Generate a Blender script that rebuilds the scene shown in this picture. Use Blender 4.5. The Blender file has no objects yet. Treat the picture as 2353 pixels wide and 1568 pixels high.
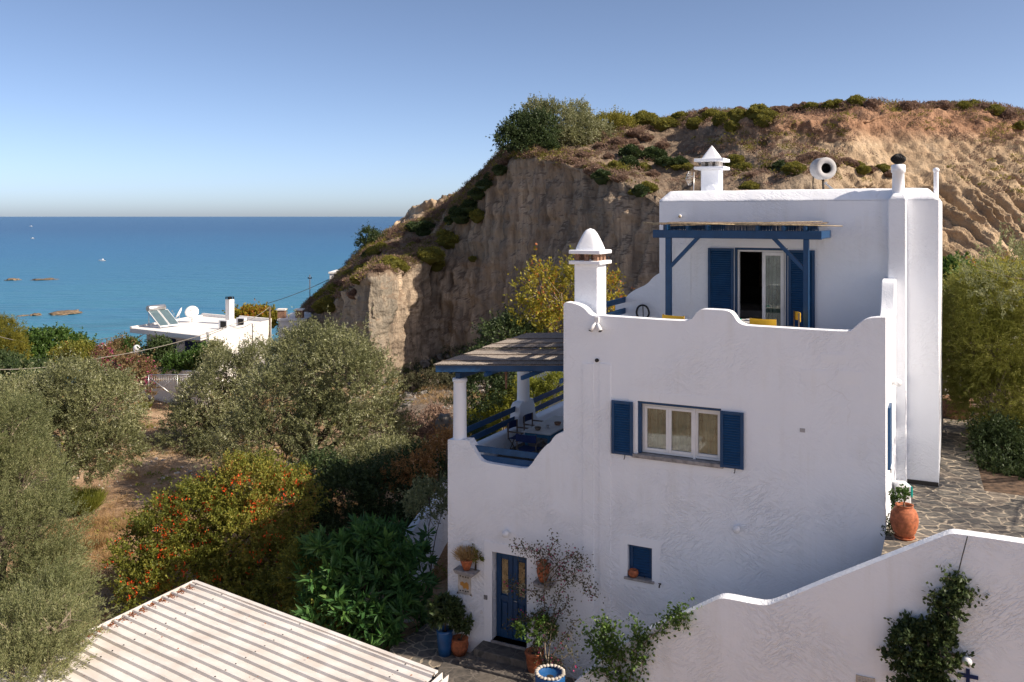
import bpy, bmesh, math, random
import numpy as np
from mathutils import Vector, Matrix, noise
from mathutils.geometry import tessellate_polygon
S = bpy.context.scene
COL = S.collection
# ------------------------------------------------------------------ camera
CX, HY, F, CH = 1176.5, 497.0, 2050.0, 10.2
cam = bpy.data.cameras.new('camera')
camo = bpy.data.objects.new('camera', cam)
COL.objects.link(camo)
camo.location = (0, 0, CH)
camo.rotation_euler = (math.radians(90), 0, 0)
cam.sensor_width = 36.0
cam.lens = 36.0 * F / 2353.0
cam.shift_y = -(784.0 - HY) / 2353.0
cam.clip_end = 60000
cam.clip_start = 0.2
S.camera = camo
# ------------------------------------------------------------------ light
SUN_EL = math.radians(37.5)
SUN_PHI = math.radians(-22.0)           # azimuth of the sun measured from +X towards +Y
sun = bpy.data.lights.new('sun', 'SUN')
sun.energy = 3.35
sun.angle = math.radians(0.5)
sun.color = (1.0, 0.87, 0.72)
suno = bpy.data.objects.new('sun', sun)
COL.objects.link(suno)
SD = Vector((math.cos(SUN_PHI) * math.cos(SUN_EL), math.sin(SUN_PHI) * math.cos(SUN_EL), math.sin(SUN_EL)))
suno.rotation_euler = (-SD).to_track_quat('-Z', 'Y').to_euler()
W = bpy.data.worlds.new('World')
S.world = W
W.use_nodes = True
nt = W.node_tree
bg = nt.nodes['Background']
sky = nt.nodes.new('ShaderNodeTexSky')
sky.sky_type = 'NISHITA'
sky.sun_disc = False
sky.sun_elevation = SUN_EL
sky.sun_rotation = math.radians(90) - SUN_PHI
sky.air_density = 0.4
sky.dust_density = 1.0
sky.ozone_density = 3.0
tint = nt.nodes.new('ShaderNodeMix'); tint.data_type = 'RGBA'; tint.blend_type = 'MULTIPLY'
tint.inputs[0].default_value = 1.0
tint.inputs[7].default_value = (1.08, .965, .85, 1)
nt.links.new(sky.outputs[0], tint.inputs[6]); nt.links.new(tint.outputs[2], bg.inputs[0])
bg.inputs[1].default_value = 0.113
S.view_settings.view_transform = 'Standard'
S.view_settings.look = 'None'
S.view_settings.exposure = 1.02
S.view_settings.gamma = 1.0
S.render.film_transparent = False
try:
    S.cycles.max_bounces = 8
    S.cycles.transparent_max_bounces = 6
    S.cycles.use_denoising = True
except Exception:
    pass

# ------------------------------------------------------------------ frames
TH = math.atan2(2050.0, 4126.0)          # 26.4 deg
ca, sa = math.cos(TH), math.sin(TH)
HM = Matrix.Translation((0, 21.5, 0)) @ Matrix.Rotation(-TH, 4, 'Z')   # house frame: a right along the facade, b back, z up
def P(x, y, Y):
    return Vector(((x - CX) / F * Y, Y, CH - (y - HY) / F * Y))
def PZ(x, y, z):
    Y = (CH - z) * F / (y - HY)
    return P(x, y, Y)
def FA(x, y, b=0.0):
    u = (x - CX) / F
    a = (u * (21.5 + ca * b) - sa * b) / (ca + sa * u)
    Y = 21.5 + ca * b - sa * a
    return a, CH - (y - HY) / F * Y
def H(a, b, z):
    return HM @ Vector((a, b, z))

# ------------------------------------------------------------------ objects
def tag(o, label=None, cat=None, group=None, kind=None):
    if label: o['label'] = label
    if cat: o['category'] = cat
    if group: o['group'] = group
    if kind: o['kind'] = kind
    return o
def thing(name, loc, label, cat, group=None):
    o = bpy.data.objects.new(name, None)
    COL.objects.link(o)
    o.location = loc
    o.empty_display_size = 0.2
    return tag(o, label, cat, group)
def root_loc(o):
    v = Vector((0, 0, 0))
    while o is not None:
        v += o.location
        o = o.parent
    return v
def dup(o, parent=None):
    c = o.copy()
    COL.objects.link(c)
    c.parent = parent
    for ch in list(o.children):
        dup(ch, c)
    return c

class MB:
    """collects geometry in world (or house) coordinates"""
    def __init__(s, m=None):
        s.v = []; s.f = []; s.m = m or Matrix.Identity(4); s.smooth = []
    def add(s, vs, fs, smooth=False, m=None):
        n = len(s.v)
        M = s.m @ m if m is not None else s.m
        for p in vs: s.v.append(tuple(M @ Vector(p)))
        for f in fs:
            s.f.append([i + n for i in f]); s.smooth.append(smooth)
        return s
    def box(s, x0, x1, y0, y1, z0, z1, m=None):
        vs = [(x0,y0,z0),(x1,y0,z0),(x1,y1,z0),(x0,y1,z0),(x0,y0,z1),(x1,y0,z1),(x1,y1,z1),(x0,y1,z1)]
        return s.add(vs, [(0,3,2,1),(4,5,6,7),(0,1,5,4),(1,2,6,5),(2,3,7,6),(3,0,4,7)], m=m)
    def hexa(s, q0, q1, m=None):
        """two quads (lists of 4 points) joined"""
        return s.add(list(q0) + list(q1), [(0,3,2,1),(4,5,6,7),(0,1,5,4),(1,2,6,5),(2,3,7,6),(3,0,4,7)], m=m)
    def tube(s, pts, rad, n=8, caps=True, m=None, smooth=True):
        pts = [Vector(p) for p in pts]
        if not hasattr(rad, '__len__'): rad = [rad] * len(pts)
        vs = []; fs = []
        prev = None
        for i, p in enumerate(pts):
            if i == 0: t = pts[1] - pts[0]
            elif i == len(pts) - 1: t = pts[-1] - pts[-2]
            else: t = (pts[i+1] - pts[i]).normalized() + (pts[i] - pts[i-1]).normalized()
            t.normalize()
            if prev is None:
                a = Vector((0, 0, 1)) if abs(t.z) < .9 else Vector((1, 0, 0))
                x = t.cross(a).normalized()
            else:
                x = (prev - t * prev.dot(t)).normalized()
            prev = x
            y = t.cross(x)
            for k in range(n):
                an = 2 * math.pi * k / n
                vs.append(p + (x * math.cos(an) + y * math.sin(an)) * rad[i])
        for i in range(len(pts) - 1):
            for k in range(n):
                k2 = (k + 1) % n
                fs.append((i*n+k, i*n+k2, (i+1)*n+k2, (i+1)*n+k))
        s.add(vs, fs, smooth, m)
        if caps:
            s.add(vs[:n], [tuple(range(n))[::-1]], False, m)
            s.add(vs[-n:], [tuple(range(n))], False, m)
        return s
    def lathe(s, prof, c=(0, 0, 0), n=24, m=None, wob=0):
        vs = []; fs = []
        for j, (r, z) in enumerate(prof):
            for k in range(n):
                an = 2 * math.pi * k / n
                rr = r * (1 + wob * math.sin(3 * an + j))
                vs.append((c[0] + rr * math.cos(an), c[1] + rr * math.sin(an), c[2] + z))
        for j in range(len(prof) - 1):
            for k in range(n):
                k2 = (k + 1) % n
                fs.append((j*n+k, j*n+k2, (j+1)*n+k2, (j+1)*n+k))
        return s.add(vs, fs, True, m)
    def sphere(s, c, r, n=14, m=None, sc=(1, 1, 1)):
        prof = [(max(1e-4, r * math.sin(math.pi * j / n)), -r * math.cos(math.pi * j / n)) for j in range(n + 1)]
        vs = []; fs = []
        for (rr, z) in prof:
            for k in range(n * 2):
                an = math.pi * k / n
                vs.append((c[0] + rr * math.cos(an) * sc[0], c[1] + rr * math.sin(an) * sc[1], c[2] + z * sc[2]))
        N = 2 * n
        for j in range(n):
            for k in range(N):
                k2 = (k + 1) % N
                fs.append((j*N+k, j*N+k2, (j+1)*N+k2, (j+1)*N+k))
        return s.add(vs, fs, True, m)
    def prism(s, poly, b0, b1, holes=(), m=None):
        """poly/holes: lists of (a, z); extruded along b"""
        loops = [list(poly)] + [list(h) for h in holes]
        tri = tessellate_polygon([[Vector((p[0], p[1], 0)) for p in l] for l in loops])
        flat = [p for l in loops for p in l]
        n = len(flat)
        vs = [(p[0], b0, p[1]) for p in flat] + [(p[0], b1, p[1]) for p in flat]
        fs = []
        for t in tri:
            fs.append((t[0], t[1], t[2])); fs.append((t[2] + n, t[1] + n, t[0] + n))
        o = 0
        for l in loops:
            k = len(l)
            for i in range(k):
                j = (i + 1) % k
                fs.append((o + i, o + j, o + j + n, o + i + n))
            o += k
        return s.add(vs, fs, m=m)
    def build(s, name, mat, parent=None, bevel=0.0, seg=2, base=None, disp=None, angle=0.6):
        bm = bmesh.new()
        vv = [bm.verts.new(p) for p in s.v]
        for f, sm in zip(s.f, s.smooth):
            try:
                fc = bm.faces.new([vv[i] for i in f]); fc.smooth = sm
            except ValueError:
                pass
        bmesh.ops.remove_doubles(bm, verts=bm.verts, dist=1e-5)
        bmesh.ops.recalc_face_normals(bm, faces=bm.faces)
        if bevel > 0:
            es = [e for e in bm.edges if len(e.link_faces) == 2 and e.calc_face_angle(0) > angle]
            try:
                bmesh.ops.bevel(bm, geom=es, offset=bevel, segments=seg, profile=0.5, affect='EDGES', clamp_overlap=True)
            except Exception:
                pass
            for f in bm.faces: f.smooth = True
        if parent is not None:
            off = root_loc(parent)
        elif base is not None:
            off = Vector(base)
        else:
            xs = [v.co.x for v in bm.verts]; ys = [v.co.y for v in bm.verts]; zs = [v.co.z for v in bm.verts]
            off = Vector(((min(xs) + max(xs)) / 2, (min(ys) + max(ys)) / 2, min(zs)))
        for v in bm.verts: v.co -= off
        me = bpy.data.meshes.new(name)
        bm.to_mesh(me); bm.free()
        me.materials.append(mat)
        o = bpy.data.objects.new(name, me)
        COL.objects.link(o)
        if bevel > 0:
            wn = o.modifiers.new('weighted', 'WEIGHTED_NORMAL'); wn.weight = 80; wn.keep_sharp = False
        if parent is not None: o.parent = parent
        else: o.location = off
        return o

def np_mesh(name, V, Fq, mat, parent=None, loc=None, attrs=None, smooth=False):
    """V (n,3), Fq (m,4|3) numpy -> object; attrs: face float attributes"""
    me = bpy.data.meshes.new(name)
    k = Fq.shape[1]
    me.vertices.add(len(V)); me.vertices.foreach_set('co', V.astype(np.float32).ravel())
    me.loops.add(Fq.size); me.loops.foreach_set('vertex_index', Fq.astype(np.int32).ravel())
    me.polygons.add(len(Fq)); me.polygons.foreach_set('loop_start', np.arange(0, Fq.size, k, dtype=np.int32))
    me.polygons.foreach_set('use_smooth', np.full(len(Fq), smooth))
    me.update(calc_edges=True)
    if attrs:
        for an, arr in attrs.items():
            at = me.attributes.new(an, 'FLOAT', 'FACE' if len(arr) == len(Fq) else 'POINT')
            at.data.foreach_set('value', arr.astype(np.float32))
    me.materials.append(mat)
    o = bpy.data.objects.new(name, me)
    COL.objects.link(o)
    if parent is not None: o.parent = parent
    if loc is not None: o.location = loc
    return o

# ------------------------------------------------------------------ materials
class NM:
    def __init__(s, name):
        s.m = bpy.data.materials.new(name); s.m.use_nodes = True
        s.t = s.m.node_tree; s.p = s.t.nodes['Principled BSDF']
        s.out = s.t.nodes['Material Output']
    def n(s, ty, **kw):
        nd = s.t.nodes.new(ty)
        for k, v in kw.items():
            if k in nd.inputs: nd.inputs[k].default_value = v
            else: setattr(nd, k, v)
        return nd
    def l(s, a, b): s.t.links.new(a, b)
    def coord(s, scale=(1, 1, 1), rot=(0, 0, 0), obj=False):
        g = s.n('ShaderNodeTexCoord') if obj else s.n('ShaderNodeNewGeometry')
        mp = s.n('ShaderNodeMapping')
        mp.inputs['Scale'].default_value = scale
        mp.inputs['Rotation'].default_value = rot
        s.l(g.outputs['Object'] if obj else g.outputs['Position'], mp.inputs['Vector'])
        return mp.outputs[0]
    def slant(s, rot, scale):
        v = s.coord((1, 1, 1), rot); mp = s.n('ShaderNodeMapping'); mp.inputs['Scale'].default_value = scale
        s.l(v, mp.inputs['Vector']); return mp.outputs[0]
    def noise(s, vec, scale, detail=3, rough=.55, dist=0.0):
        nd = s.n('ShaderNodeTexNoise')
        nd.inputs['Scale'].default_value = scale; nd.inputs['Detail'].default_value = detail
        nd.inputs['Roughness'].default_value = rough; nd.inputs['Distortion'].default_value = dist
        s.l(vec, nd.inputs['Vector']); return nd.outputs['Fac']
    def ramp(s, fac, stops, interp='LINEAR'):
        r = s.n('ShaderNodeValToRGB'); cr = r.color_ramp; cr.interpolation = interp
        while len(cr.elements) < len(stops): cr.elements.new(0.5)
        for e, (p, c) in zip(cr.elements, stops):
            e.position = p; e.color = (c[0], c[1], c[2], 1) if hasattr(c, '__len__') else (c, c, c, 1)
        s.l(fac, r.inputs[0]); return r.outputs[0]
    def mix(s, fac, a, b, mode='MIX'):
        m = s.n('ShaderNodeMix', data_type='RGBA', blend_type=mode)
        for v, i in ((fac, 0), (a, 6), (b, 7)):
            if hasattr(v, 'is_linked'): s.l(v, m.inputs[i])
            elif i == 0: m.inputs[i].default_value = v
            else: m.inputs[i].default_value = (v[0], v[1], v[2], 1)
        return m.outputs[2]
    def math(s, op, a, b=0.0, c=None):
        m = s.n('ShaderNodeMath', operation=op)
        for i, v in enumerate((a, b, c)):
            if v is None: continue
            if hasattr(v, 'is_linked'): s.l(v, m.inputs[i])
            else: m.inputs[i].default_value = v
        return m.outputs[0]
    def sep(s, v):
        x = s.n('ShaderNodeSeparateXYZ'); s.l(v, x.inputs[0]); return x.outputs
    def bump(s, h, strength=.5, dist=.02, nrm=None):
        b = s.n('ShaderNodeBump'); b.inputs['Strength'].default_value = strength; b.inputs['Distance'].default_value = dist
        s.l(h, b.inputs['Height'])
        if nrm is not None: s.l(nrm, b.inputs['Normal'])
        s.l(b.outputs[0], s.p.inputs['Normal']); return b.outputs[0]
    def col(s, c):
        if hasattr(c, 'is_linked'): s.l(c, s.p.inputs['Base Color'])
        else: s.p.inputs['Base Color'].default_value = (c[0], c[1], c[2], 1)
        return s
    def set(s, rough=.7, metal=0, spec=.4):
        s.p.inputs['Roughness'].default_value = rough; s.p.inputs['Metallic'].default_value = metal
        s.p.inputs['Specular IOR Level'].default_value = spec; return s

def simple(name, c, rough=.6, metal=0, spec=.4, var=.12, vs=3.0, bump=0.0, bs=30.0):
    m = NM(name).set(rough, metal, spec)
    v = m.coord()
    f = m.noise(v, vs, 4)
    lo = [x * (1 - var * 1.6) for x in c]; hi = [min(1, x * (1 + var)) for x in c]
    m.col(m.ramp(f, [(.3, lo), (.7, hi)]))
    if bump:
        m.bump(m.noise(v, bs, 3), bump, .01)
    return m.m

def stucco(name, c=(.86, .885, .93), strength=1.05, dirt=.55):
    m = NM(name).set(.85, 0, .25)
    v = m.coord()
    vr = m.coord((1, 1, 1), (0, 0, 0))
    # trowel strokes: patches of slanting ridges, distorted
    w1 = m.slant((0, .75, 0), (2.7, 2.7, 11)); w2 = m.slant((0, -.5, 0), (2.7, 2.7, 10.5))
    s1 = m.noise(w1, 2.2, 2.5, .55, .9); s2 = m.noise(w2, 2.0, 2.5, .55, 1.1)
    patch = m.ramp(m.noise(v, .9, 2), [(.42, 0), (.58, 1)])
    st = m.mix(patch, s1, s2)
    st = m.ramp(st, [(.42, 0), (.5, .7), (.56, .85), (.66, 1)])
    amt = m.ramp(m.noise(v, .55, 2), [(.38, .06), (.66, .85)])
    hz = m.ramp(m.math('MULTIPLY', m.sep(v)[2], .1), [(.0, 1.0), (.35, .8), (.62, .4)])
    amt = m.mix(1.0, amt, hz, 'MULTIPLY')
    h = m.mix(1.0, st, amt, 'MULTIPLY')
    fine = m.noise(v, 28, 3)
    big = m.noise(v, 1.3, 2)
    hh = m.math('ADD', m.math('MULTIPLY', h, 1.0), m.math('ADD', m.math('MULTIPLY', fine, .25), m.math('MULTIPLY', big, 1.6)))
    m.bump(hh, min(1, strength * .8), .028)
    # weathering: faint warm / grey staining with vertical runs
    run = m.noise(m.coord((2.6, 2.6, .22)), 1.4, 4)
    blot = m.noise(v, .7, 5)
    d = m.math('MULTIPLY', m.ramp(run, [(.5, 0), (.75, 1)]), m.ramp(blot, [(.42, 0), (.72, 1)]))
    cc = m.mix(m.math('MULTIPLY', d, dirt), c, (c[0] * .80, c[1] * .76, c[2] * .68))
    cc = m.mix(m.math('MULTIPLY', m.ramp(blot, [(.3, 1), (.5, 0)]), .12 * dirt), cc, (c[0] * .93, c[1] * .94, c[2] * 1.0))
    ck = m.n('ShaderNodeTexVoronoi', feature='DISTANCE_TO_EDGE'); ck.inputs['Scale'].default_value = .55
    dn = m.n('ShaderNodeTexNoise'); dn.inputs['Scale'].default_value = 2.2; dn.inputs['Detail'].default_value = 5; m.l(v, dn.inputs['Vector'])
    ad = m.n('ShaderNodeMixRGB'); ad.blend_type = 'ADD'; ad.inputs[0].default_value = .5; m.l(v, ad.inputs[1]); m.l(dn.outputs['Color'], ad.inputs[2]); m.l(ad.outputs[0], ck.inputs['Vector'])
    cm = m.math('MULTIPLY', m.ramp(ck.outputs['Distance'], [(.002, 1), (.008, 0)]), m.ramp(m.noise(v, .8, 2), [(.60, 0), (.66, .14)]))
    cc = m.mix(cm, cc, (.45, .42, .38))
    m.col(cc)
    return m.m
M = {}
M['stucco'] = stucco('white_stucco')
M['stucco_smooth'] = stucco('smooth_white_plaster', (.86, .88, .915), .35, .5)
M['far_white'] = stucco('white_limewash', (.80, .78, .75), .4, .5)

def paint(name, c, rough=.45):
    m = NM(name).set(rough, 0, .4)
    v = m.coord((1, 1, 1))
    f = m.noise(v, 5, 5, .6)
    g = m.noise(m.coord((30, 30, 3)), 1.5, 3)
    cc = m.ramp(f, [(.3, [x * .82 for x in c]), (.7, [x * 1.15 for x in c])])
    m.col(m.mix(m.ramp(g, [(.6, 0), (.8, .35)]), cc, [x * 1.5 + .01 for x in c]))
    m.bump(g, .15, .004)
    return m.m
M['blue'] = paint('blue_paint', (.004, .048, .135))
M['blue_rail'] = paint('weathered_blue_paint', (.012, .062, .155), .6)
M['blue_pale'] = paint('table_blue_paint', (.03, .13, .22), .5)
M['wframe'] = simple('white_aluminium', (.78, .78, .78), .35, 0, .5, .05)
M['grout'] = simple('stone_sill', (.30, .28, .27), .7, var=.25, vs=9)
M['black'] = simple('black_rubber', (.012, .012, .013), .5)
M['dark'] = simple('dark_interior', (.03, .028, .027), .8)
M['iron'] = simple('dark_iron', (.03, .028, .027), .5, .6)
M['terracotta'] = simple('terracotta', (.42, .13, .055), .75, var=.3, vs=14, bump=.3, bs=60)
M['brick'] = simple('bare_brick', (.30, .17, .11), .85, var=.35, vs=18, bump=.4, bs=50)
M['teal'] = simple('teal_plastic', (.0, .32, .27), .4)
M['yellow'] = simple('yellow_canvas', (.80, .47, .03), .75, var=.08)
M['bluecanvas'] = simple('navy_canvas', (.008, .02, .09), .8, var=.15)
M['wood'] = simple('weathered_wood', (.16, .12, .09), .8, var=.4, vs=12, bump=.3)
M['bamboo'] = simple('bamboo', (.42, .33, .20), .6, var=.35, vs=16)
M['steel'] = simple('galvanised_steel', (.55, .55, .55), .35, .8)
M['room'] = simple('room_plaster', (.78, .76, .72), .8)
M['cloth'] = simple('grey_cloth', (.45, .44, .44), .9)
M['stonegrey'] = simple('grey_stone', (.19, .175, .155), .85, var=.4, vs=4, bump=.7, bs=6)
M['stonepale'] = simple('pale_stone', (.55, .50, .44), .85, var=.3, vs=4, bump=.7, bs=5)
M['wire'] = simple('cable', (.25, .23, .2), .7)
M['wire_dark'] = simple('dark_cable', (.03, .03, .03), .7)

def glass():
    m = NM('window_glass')
    g = m.n('ShaderNodeBsdfGlossy'); g.inputs['Roughness'].default_value = .03; g.inputs['Color'].default_value = (1, 1, 1, 1)
    t = m.n('ShaderNodeBsdfTransparent'); t.inputs['Color'].default_value = (.86, .9, .88, 1)
    fr = m.n('ShaderNodeFresnel'); fr.inputs['IOR'].default_value = 1.5
    f = m.math('ADD', m.math('MULTIPLY', fr.outputs[0], 1.0), .05)
    mx = m.n('ShaderNodeMixShader'); m.l(f, mx.inputs[0]); m.l(t.outputs[0], mx.inputs[1]); m.l(g.outputs[0], mx.inputs[2])
    m.l(mx.outputs[0], m.out.inputs['Surface'])
    m.t.nodes.remove(m.p)
    return m.m
M['glass'] = glass()

def lace():
    m = NM('lace_curtain').set(.9, 0, .1)
    v = m.coord((1, 1, 1), (0, 0, TH))
    folds = m.noise(m.coord((9, 9, .4)), 1.6, 2)
    fl = m.n('ShaderNodeTexVoronoi', feature='DISTANCE_TO_EDGE'); fl.inputs['Scale'].default_value = 9
    m.l(v, fl.inputs['Vector'])
    mask = m.ramp(m.noise(v, 2.6, 2), [(.5, 0), (.56, 1)])
    line = m.math('MULTIPLY', m.ramp(fl.outputs['Distance'], [(.02, 1), (.07, 0)]), mask)
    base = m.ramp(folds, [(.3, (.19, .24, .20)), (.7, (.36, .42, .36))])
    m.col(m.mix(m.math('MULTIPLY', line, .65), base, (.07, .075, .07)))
    m.bump(folds, .8, .05)
    return m.m
M['lace'] = lace()
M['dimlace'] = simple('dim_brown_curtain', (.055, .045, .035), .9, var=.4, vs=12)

def paving(name, scale=3.0, stone=((.045, .05, .052), (.17, .14, .11), (.10, .105, .095)), mortar=(.44, .37, .28)):
    m = NM(name).set(.75, 0, .35)
    v = m.coord((1, 1, 1))
    nz = m.n('ShaderNodeTexNoise'); nz.inputs['Scale'].default_value = 3.2; nz.inputs['Detail'].default_value = 2
    m.l(v, nz.inputs['Vector'])
    vv = m.n('ShaderNodeMixRGB'); vv.blend_type = 'ADD'; vv.inputs[0].default_value = .35
    m.l(v, vv.inputs[1]); m.l(nz.outputs['Color'], vv.inputs[2])
    e = m.n('ShaderNodeTexVoronoi', feature='DISTANCE_TO_EDGE'); c = m.n('ShaderNodeTexVoronoi', feature='F1')
    for k in (e, c):
        k.voronoi_dimensions = '2D'
        k.inputs['Scale'].default_value = scale; m.l(vv.outputs[0], k.inputs['Vector'])
    sc = m.sep(c.outputs['Color'])
    st = m.ramp(sc[0], [(.0, stone[0]), (.45, stone[2]), (.7, stone[1]), (1.0, [x * 1.5 for x in stone[1]])], 'CONSTANT')
    st = m.mix(.55, st, m.ramp(m.noise(v, 8, 5), [(.25, stone[0]), (.8, [x * 2.1 for x in stone[1]])]))
    mo = m.ramp(m.noise(v, 14, 4), [(.3, [x * .7 for x in mortar]), (.7, mortar)])
    edge = m.ramp(e.outputs['Distance'], [(.045, 0), (.075, 1)])
    m.col(m.mix(edge, mo, st))
    m.bump(m.math('ADD', m.math('MULTIPLY', edge, .8), m.math('MULTIPLY', m.noise(v, 12, 4), .4)), .5, .02)
    return m.m
M['paving'] = paving('crazy_paving')
M['steps'] = paving('stone_steps', 2.6, ((.05, .047, .044), (.11, .095, .08), (.08, .07, .065)), (.17, .15, .13))
# ================================================================== VILLA
DECK, GF = 7.0, 3.75
villa = thing('villa', H(4, 3, -0.6), 'white stucco villa with blue shutters and two chimneys in front of the cliff', 'house')
def HB(): return MB(HM)
def fpoly(pts, b=0.0): return [FA(x, y, b) for x, y in pts]
def smooth_poly(pts, it=1):
    """Chaikin corner cutting of an open polyline"""
    for _ in range(it):
        q = [pts[0]]
        for a, b in zip(pts[:-1], pts[1:]):
            q.append((a[0] * .75 + b[0] * .25, a[1] * .75 + b[1] * .25)); q.append((a[0] * .25 + b[0] * .75, a[1] * .25 + b[1] * .75))
        q.append(pts[-1]); pts = q
    return pts
top = [(1029, 1011), (1076, 1012)] + smooth_poly([(1076, 1012), (1090, 1036), (1103, 1057), (1116, 1064), (1160, 1071), (1206, 1078), (1218, 1072), (1238, 1042), (1256, 1022), (1264, 1018), (1272, 1005), (1281, 997), (1295, 993)], 1) \
    + [(1295, 699), (1299, 695)] + smooth_poly([(1299, 695), (1318, 697), (1340, 706), (1352, 720), (1362, 727), (1380, 726)], 2) + [(1395, 727)] \
    + smooth_poly([(1395, 727), (1570, 739), (1590, 735), (1603, 715), (1612, 711), (1640, 712), (1672, 714), (1684, 722), (1694, 740), (1708, 748), (1730, 750)], 2) \
    + smooth_poly([(1730, 750), (1945, 763), (1957, 760), (1972, 745), (1988, 734), (2008, 730), (2035, 730)], 2)
outline = fpoly(top)
AR = FA(2035, 900)[0]
AL = outline[0][0]
A2 = FA(1295, 800)[0]
outline = [(AL, -1.3)] + outline + [(AR, -1.3)]
outline = [p for i, p in enumerate(outline) if i == 0 or (abs(p[0] - outline[i-1][0]) + abs(p[1] - outline[i-1][1])) > .004]
def rect(x0, y0, x1, y1, b=0.0):
    a0, z0 = FA(x0, y0, b); a1, z1 = FA(x1, y1, b)
    return a0, a1, z0, z1
wa0, wa1 = FA(1465, 921)[0], FA(1657, 939)[0]
wz1 = (FA(1465, 921)[1] + FA(1657, 940)[1]) / 2
wz0 = (FA(1465, 1046)[1] + FA(1657, 1070)[1]) / 2
da0, da1 = FA(1131, 1268)[0], FA(1211, 1286)[0]
dz1 = FA(1131, 1267)[1]; dz0 = FA(1131, 1470)[1]
sa0, sa1 = FA(1442, 1251)[0], FA(1498, 1260)[0]
sz1 = FA(1442, 1251)[1]; sz0 = FA(1442, 1325)[1]
def R(a0, a1, z0, z1): return [(a0, z0), (a1, z0), (a1, z1), (a0, z1)]
HT = .30
mb = HB(); mb.prism(outline, 0, HT, [R(wa0, wa1, wz0, wz1), R(da0, da1, dz0, dz1), R(sa0, sa1, sz0, sz1)])
mb.build('front_wall', M['stucco'], villa, bevel=.045, seg=3)
# side walls, floors, slabs
mb = HB()
mb.box(AR - .3, AR - .002, HT - .01, 4.0, -1.3, DECK + .9)                       # right wall of lower block
mb.build('side_wall', M['stucco'], villa, bevel=.03)
mb = HB()
zt = FA(2040, 645, 3.2)[1]
q = [(3.05, DECK + .88), (2.9, DECK + .9)]
prof = [(2.2, DECK + .85)] + smooth_poly([(2.2, DECK + .9), (2.6, DECK + .95), (2.85, DECK + 1.2), (3.0, zt - .15), (3.1, zt), (3.3, zt + .02), (3.9, zt + .02)], 2) + [(3.9, DECK + .85)]
vs = prof
n = len(vs)
mb.add([(AR - .29, b, z) for b, z in vs] + [(AR + .002, b, z) for b, z in vs], [tuple(range(n)), tuple(range(n, 2*n))[::-1]] + [(i, (i+1) % n, (i+1) % n + n, i + n) for i in range(n)])
mb.build('raised_parapet_end', M['stucco'], villa, bevel=.03)
mb = HB()
mb.box(A2, A2 + .28, HT, 9.9, GF, DECK + .25)                                     # left wall of the first floor block
mb.box(A2 + .28, AR - .3, 3.9, 9.9, GF, DECK - .01)
mb.build('inner_wall', M['stucco'], villa, bevel=.02)
mb = HB(); mb.box(A2 + .02, AR - .31, HT, 3.9, DECK - .2, DECK); mb.build('deck_floor', M['stonegrey'], villa)
mb = HB(); mb.box(AL + .31, A2 - .01, HT, 8.4, GF - .2, GF); mb.build('terrace_floor', M['steps'], villa)
# left retaining side of the ground floor with the terrace parapet on it
pz = 4.22
mb = HB()
pf = [(HT, -1.3), (HT, pz + .02), (.75, pz + .02), (3.35, pz), (3.42, pz + .12), (3.5, pz + .55), (3.62, pz + .66), (4.25, pz + .68), (4.4, pz + .66), (4.5, pz + .5), (4.62, pz + .12), (4.75, pz + .02), (8.4, pz + .02), (8.4, -1.3)]
n = len(pf)
mb.add([(AL + .001, b, z) for b, z in pf] + [(AL + .30, b, z) for b, z in pf], [tuple(range(n)), tuple(range(n, 2*n))[::-1]] + [(i, (i+1) % n, (i+1) % n + n, i + n) for i in range(n)])
mb.build('terrace_wall', M['stucco'], villa, bevel=.04, seg=2)
# railings of the terrace (left side and front opening)
def rail(parent, p0, p1, w=.13, t=.035, name='rail', mat='blue_rail'):
    mb = HB()
    p0 = Vector(p0); p1 = Vector(p1); d = (p1 - p0).normalized(); up = Vector((0, 0, 1)); s = d.cross(up).normalized() * t / 2
    h = Vector((0, 0, w / 2))
    mb.hexa([p0 - s - h, p0 + s - h, p0 + s + h, p0 - s + h], [p1 - s - h, p1 + s - h, p1 + s + h, p1 - s + h])
    return mb.build(name, M[mat], parent, bevel=.006, seg=1)
rl = thing('railing', H(0, .2, 4.2), 'three wide blue boards closing the dip in the terrace front wall above the blue door', 'railing')
for yy0, yy1 in ((1029, 1047), (1049, 1066), (1068, 1084)):
    a0, z0 = FA(1082, yy0, .17); a1, z1 = FA(1262, yy0 + 22, .17)
    rail(rl, (a0 - .1, .17, z0), (a1, .17, (z1 + z0) / 2 - .0), .155)
rl2 = thing('railing', H(AL + .15, 2, 4.2), 'two dark blue rails on the left terrace edge, between the two white columns', 'railing')
for z in (pz + .22, pz + .50): rail(rl2, (AL + .15, .6, z), (AL + .15, 3.5, z), .15)
rl3 = thing('railing', H(AL + .15, 6, 4.2), 'two dark blue rails on the terrace edge behind the far white column', 'railing')
for z in (pz + .22, pz + .50): rail(rl3, (AL + .15, 4.55, z), (AL + .15, 8.3, z), .15)
# columns
def column(a, b, z0, z1, r, label):
    t = thing('column', H(a, b, z0), label, 'column')
    mb = HB(); mb.lathe([(r * 1.08, 0), (r * 1.05, .05), (r * 1.02, .3), (r * .98, z1 - z0 - .12), (r * .98, z1 - z0)], (a, b, z0), 28)
    mb.build('shaft', M['stucco_smooth'], t)
    mb = HB(); mb.lathe([(r * .9, 0), (r * 1.12, .01), (r * 1.15, .05), (r * 1.1, .09), (.001, .1)], (a, b, z1 - .1), 28)
    mb.build('cap', M['stucco_smooth'], t)
    return t
ac = (FA(1055, 1000, .16)[0])
c1 = column(ac, .2, 4.60, FA(1055, 868, .2)[1], .165, 'round white column on the front left corner of the terrace, nearest the door')
column(AL + .17, 4.0, 4.85, 6.28, .175, 'round white column on the far terrace parapet, behind the table')
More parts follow.
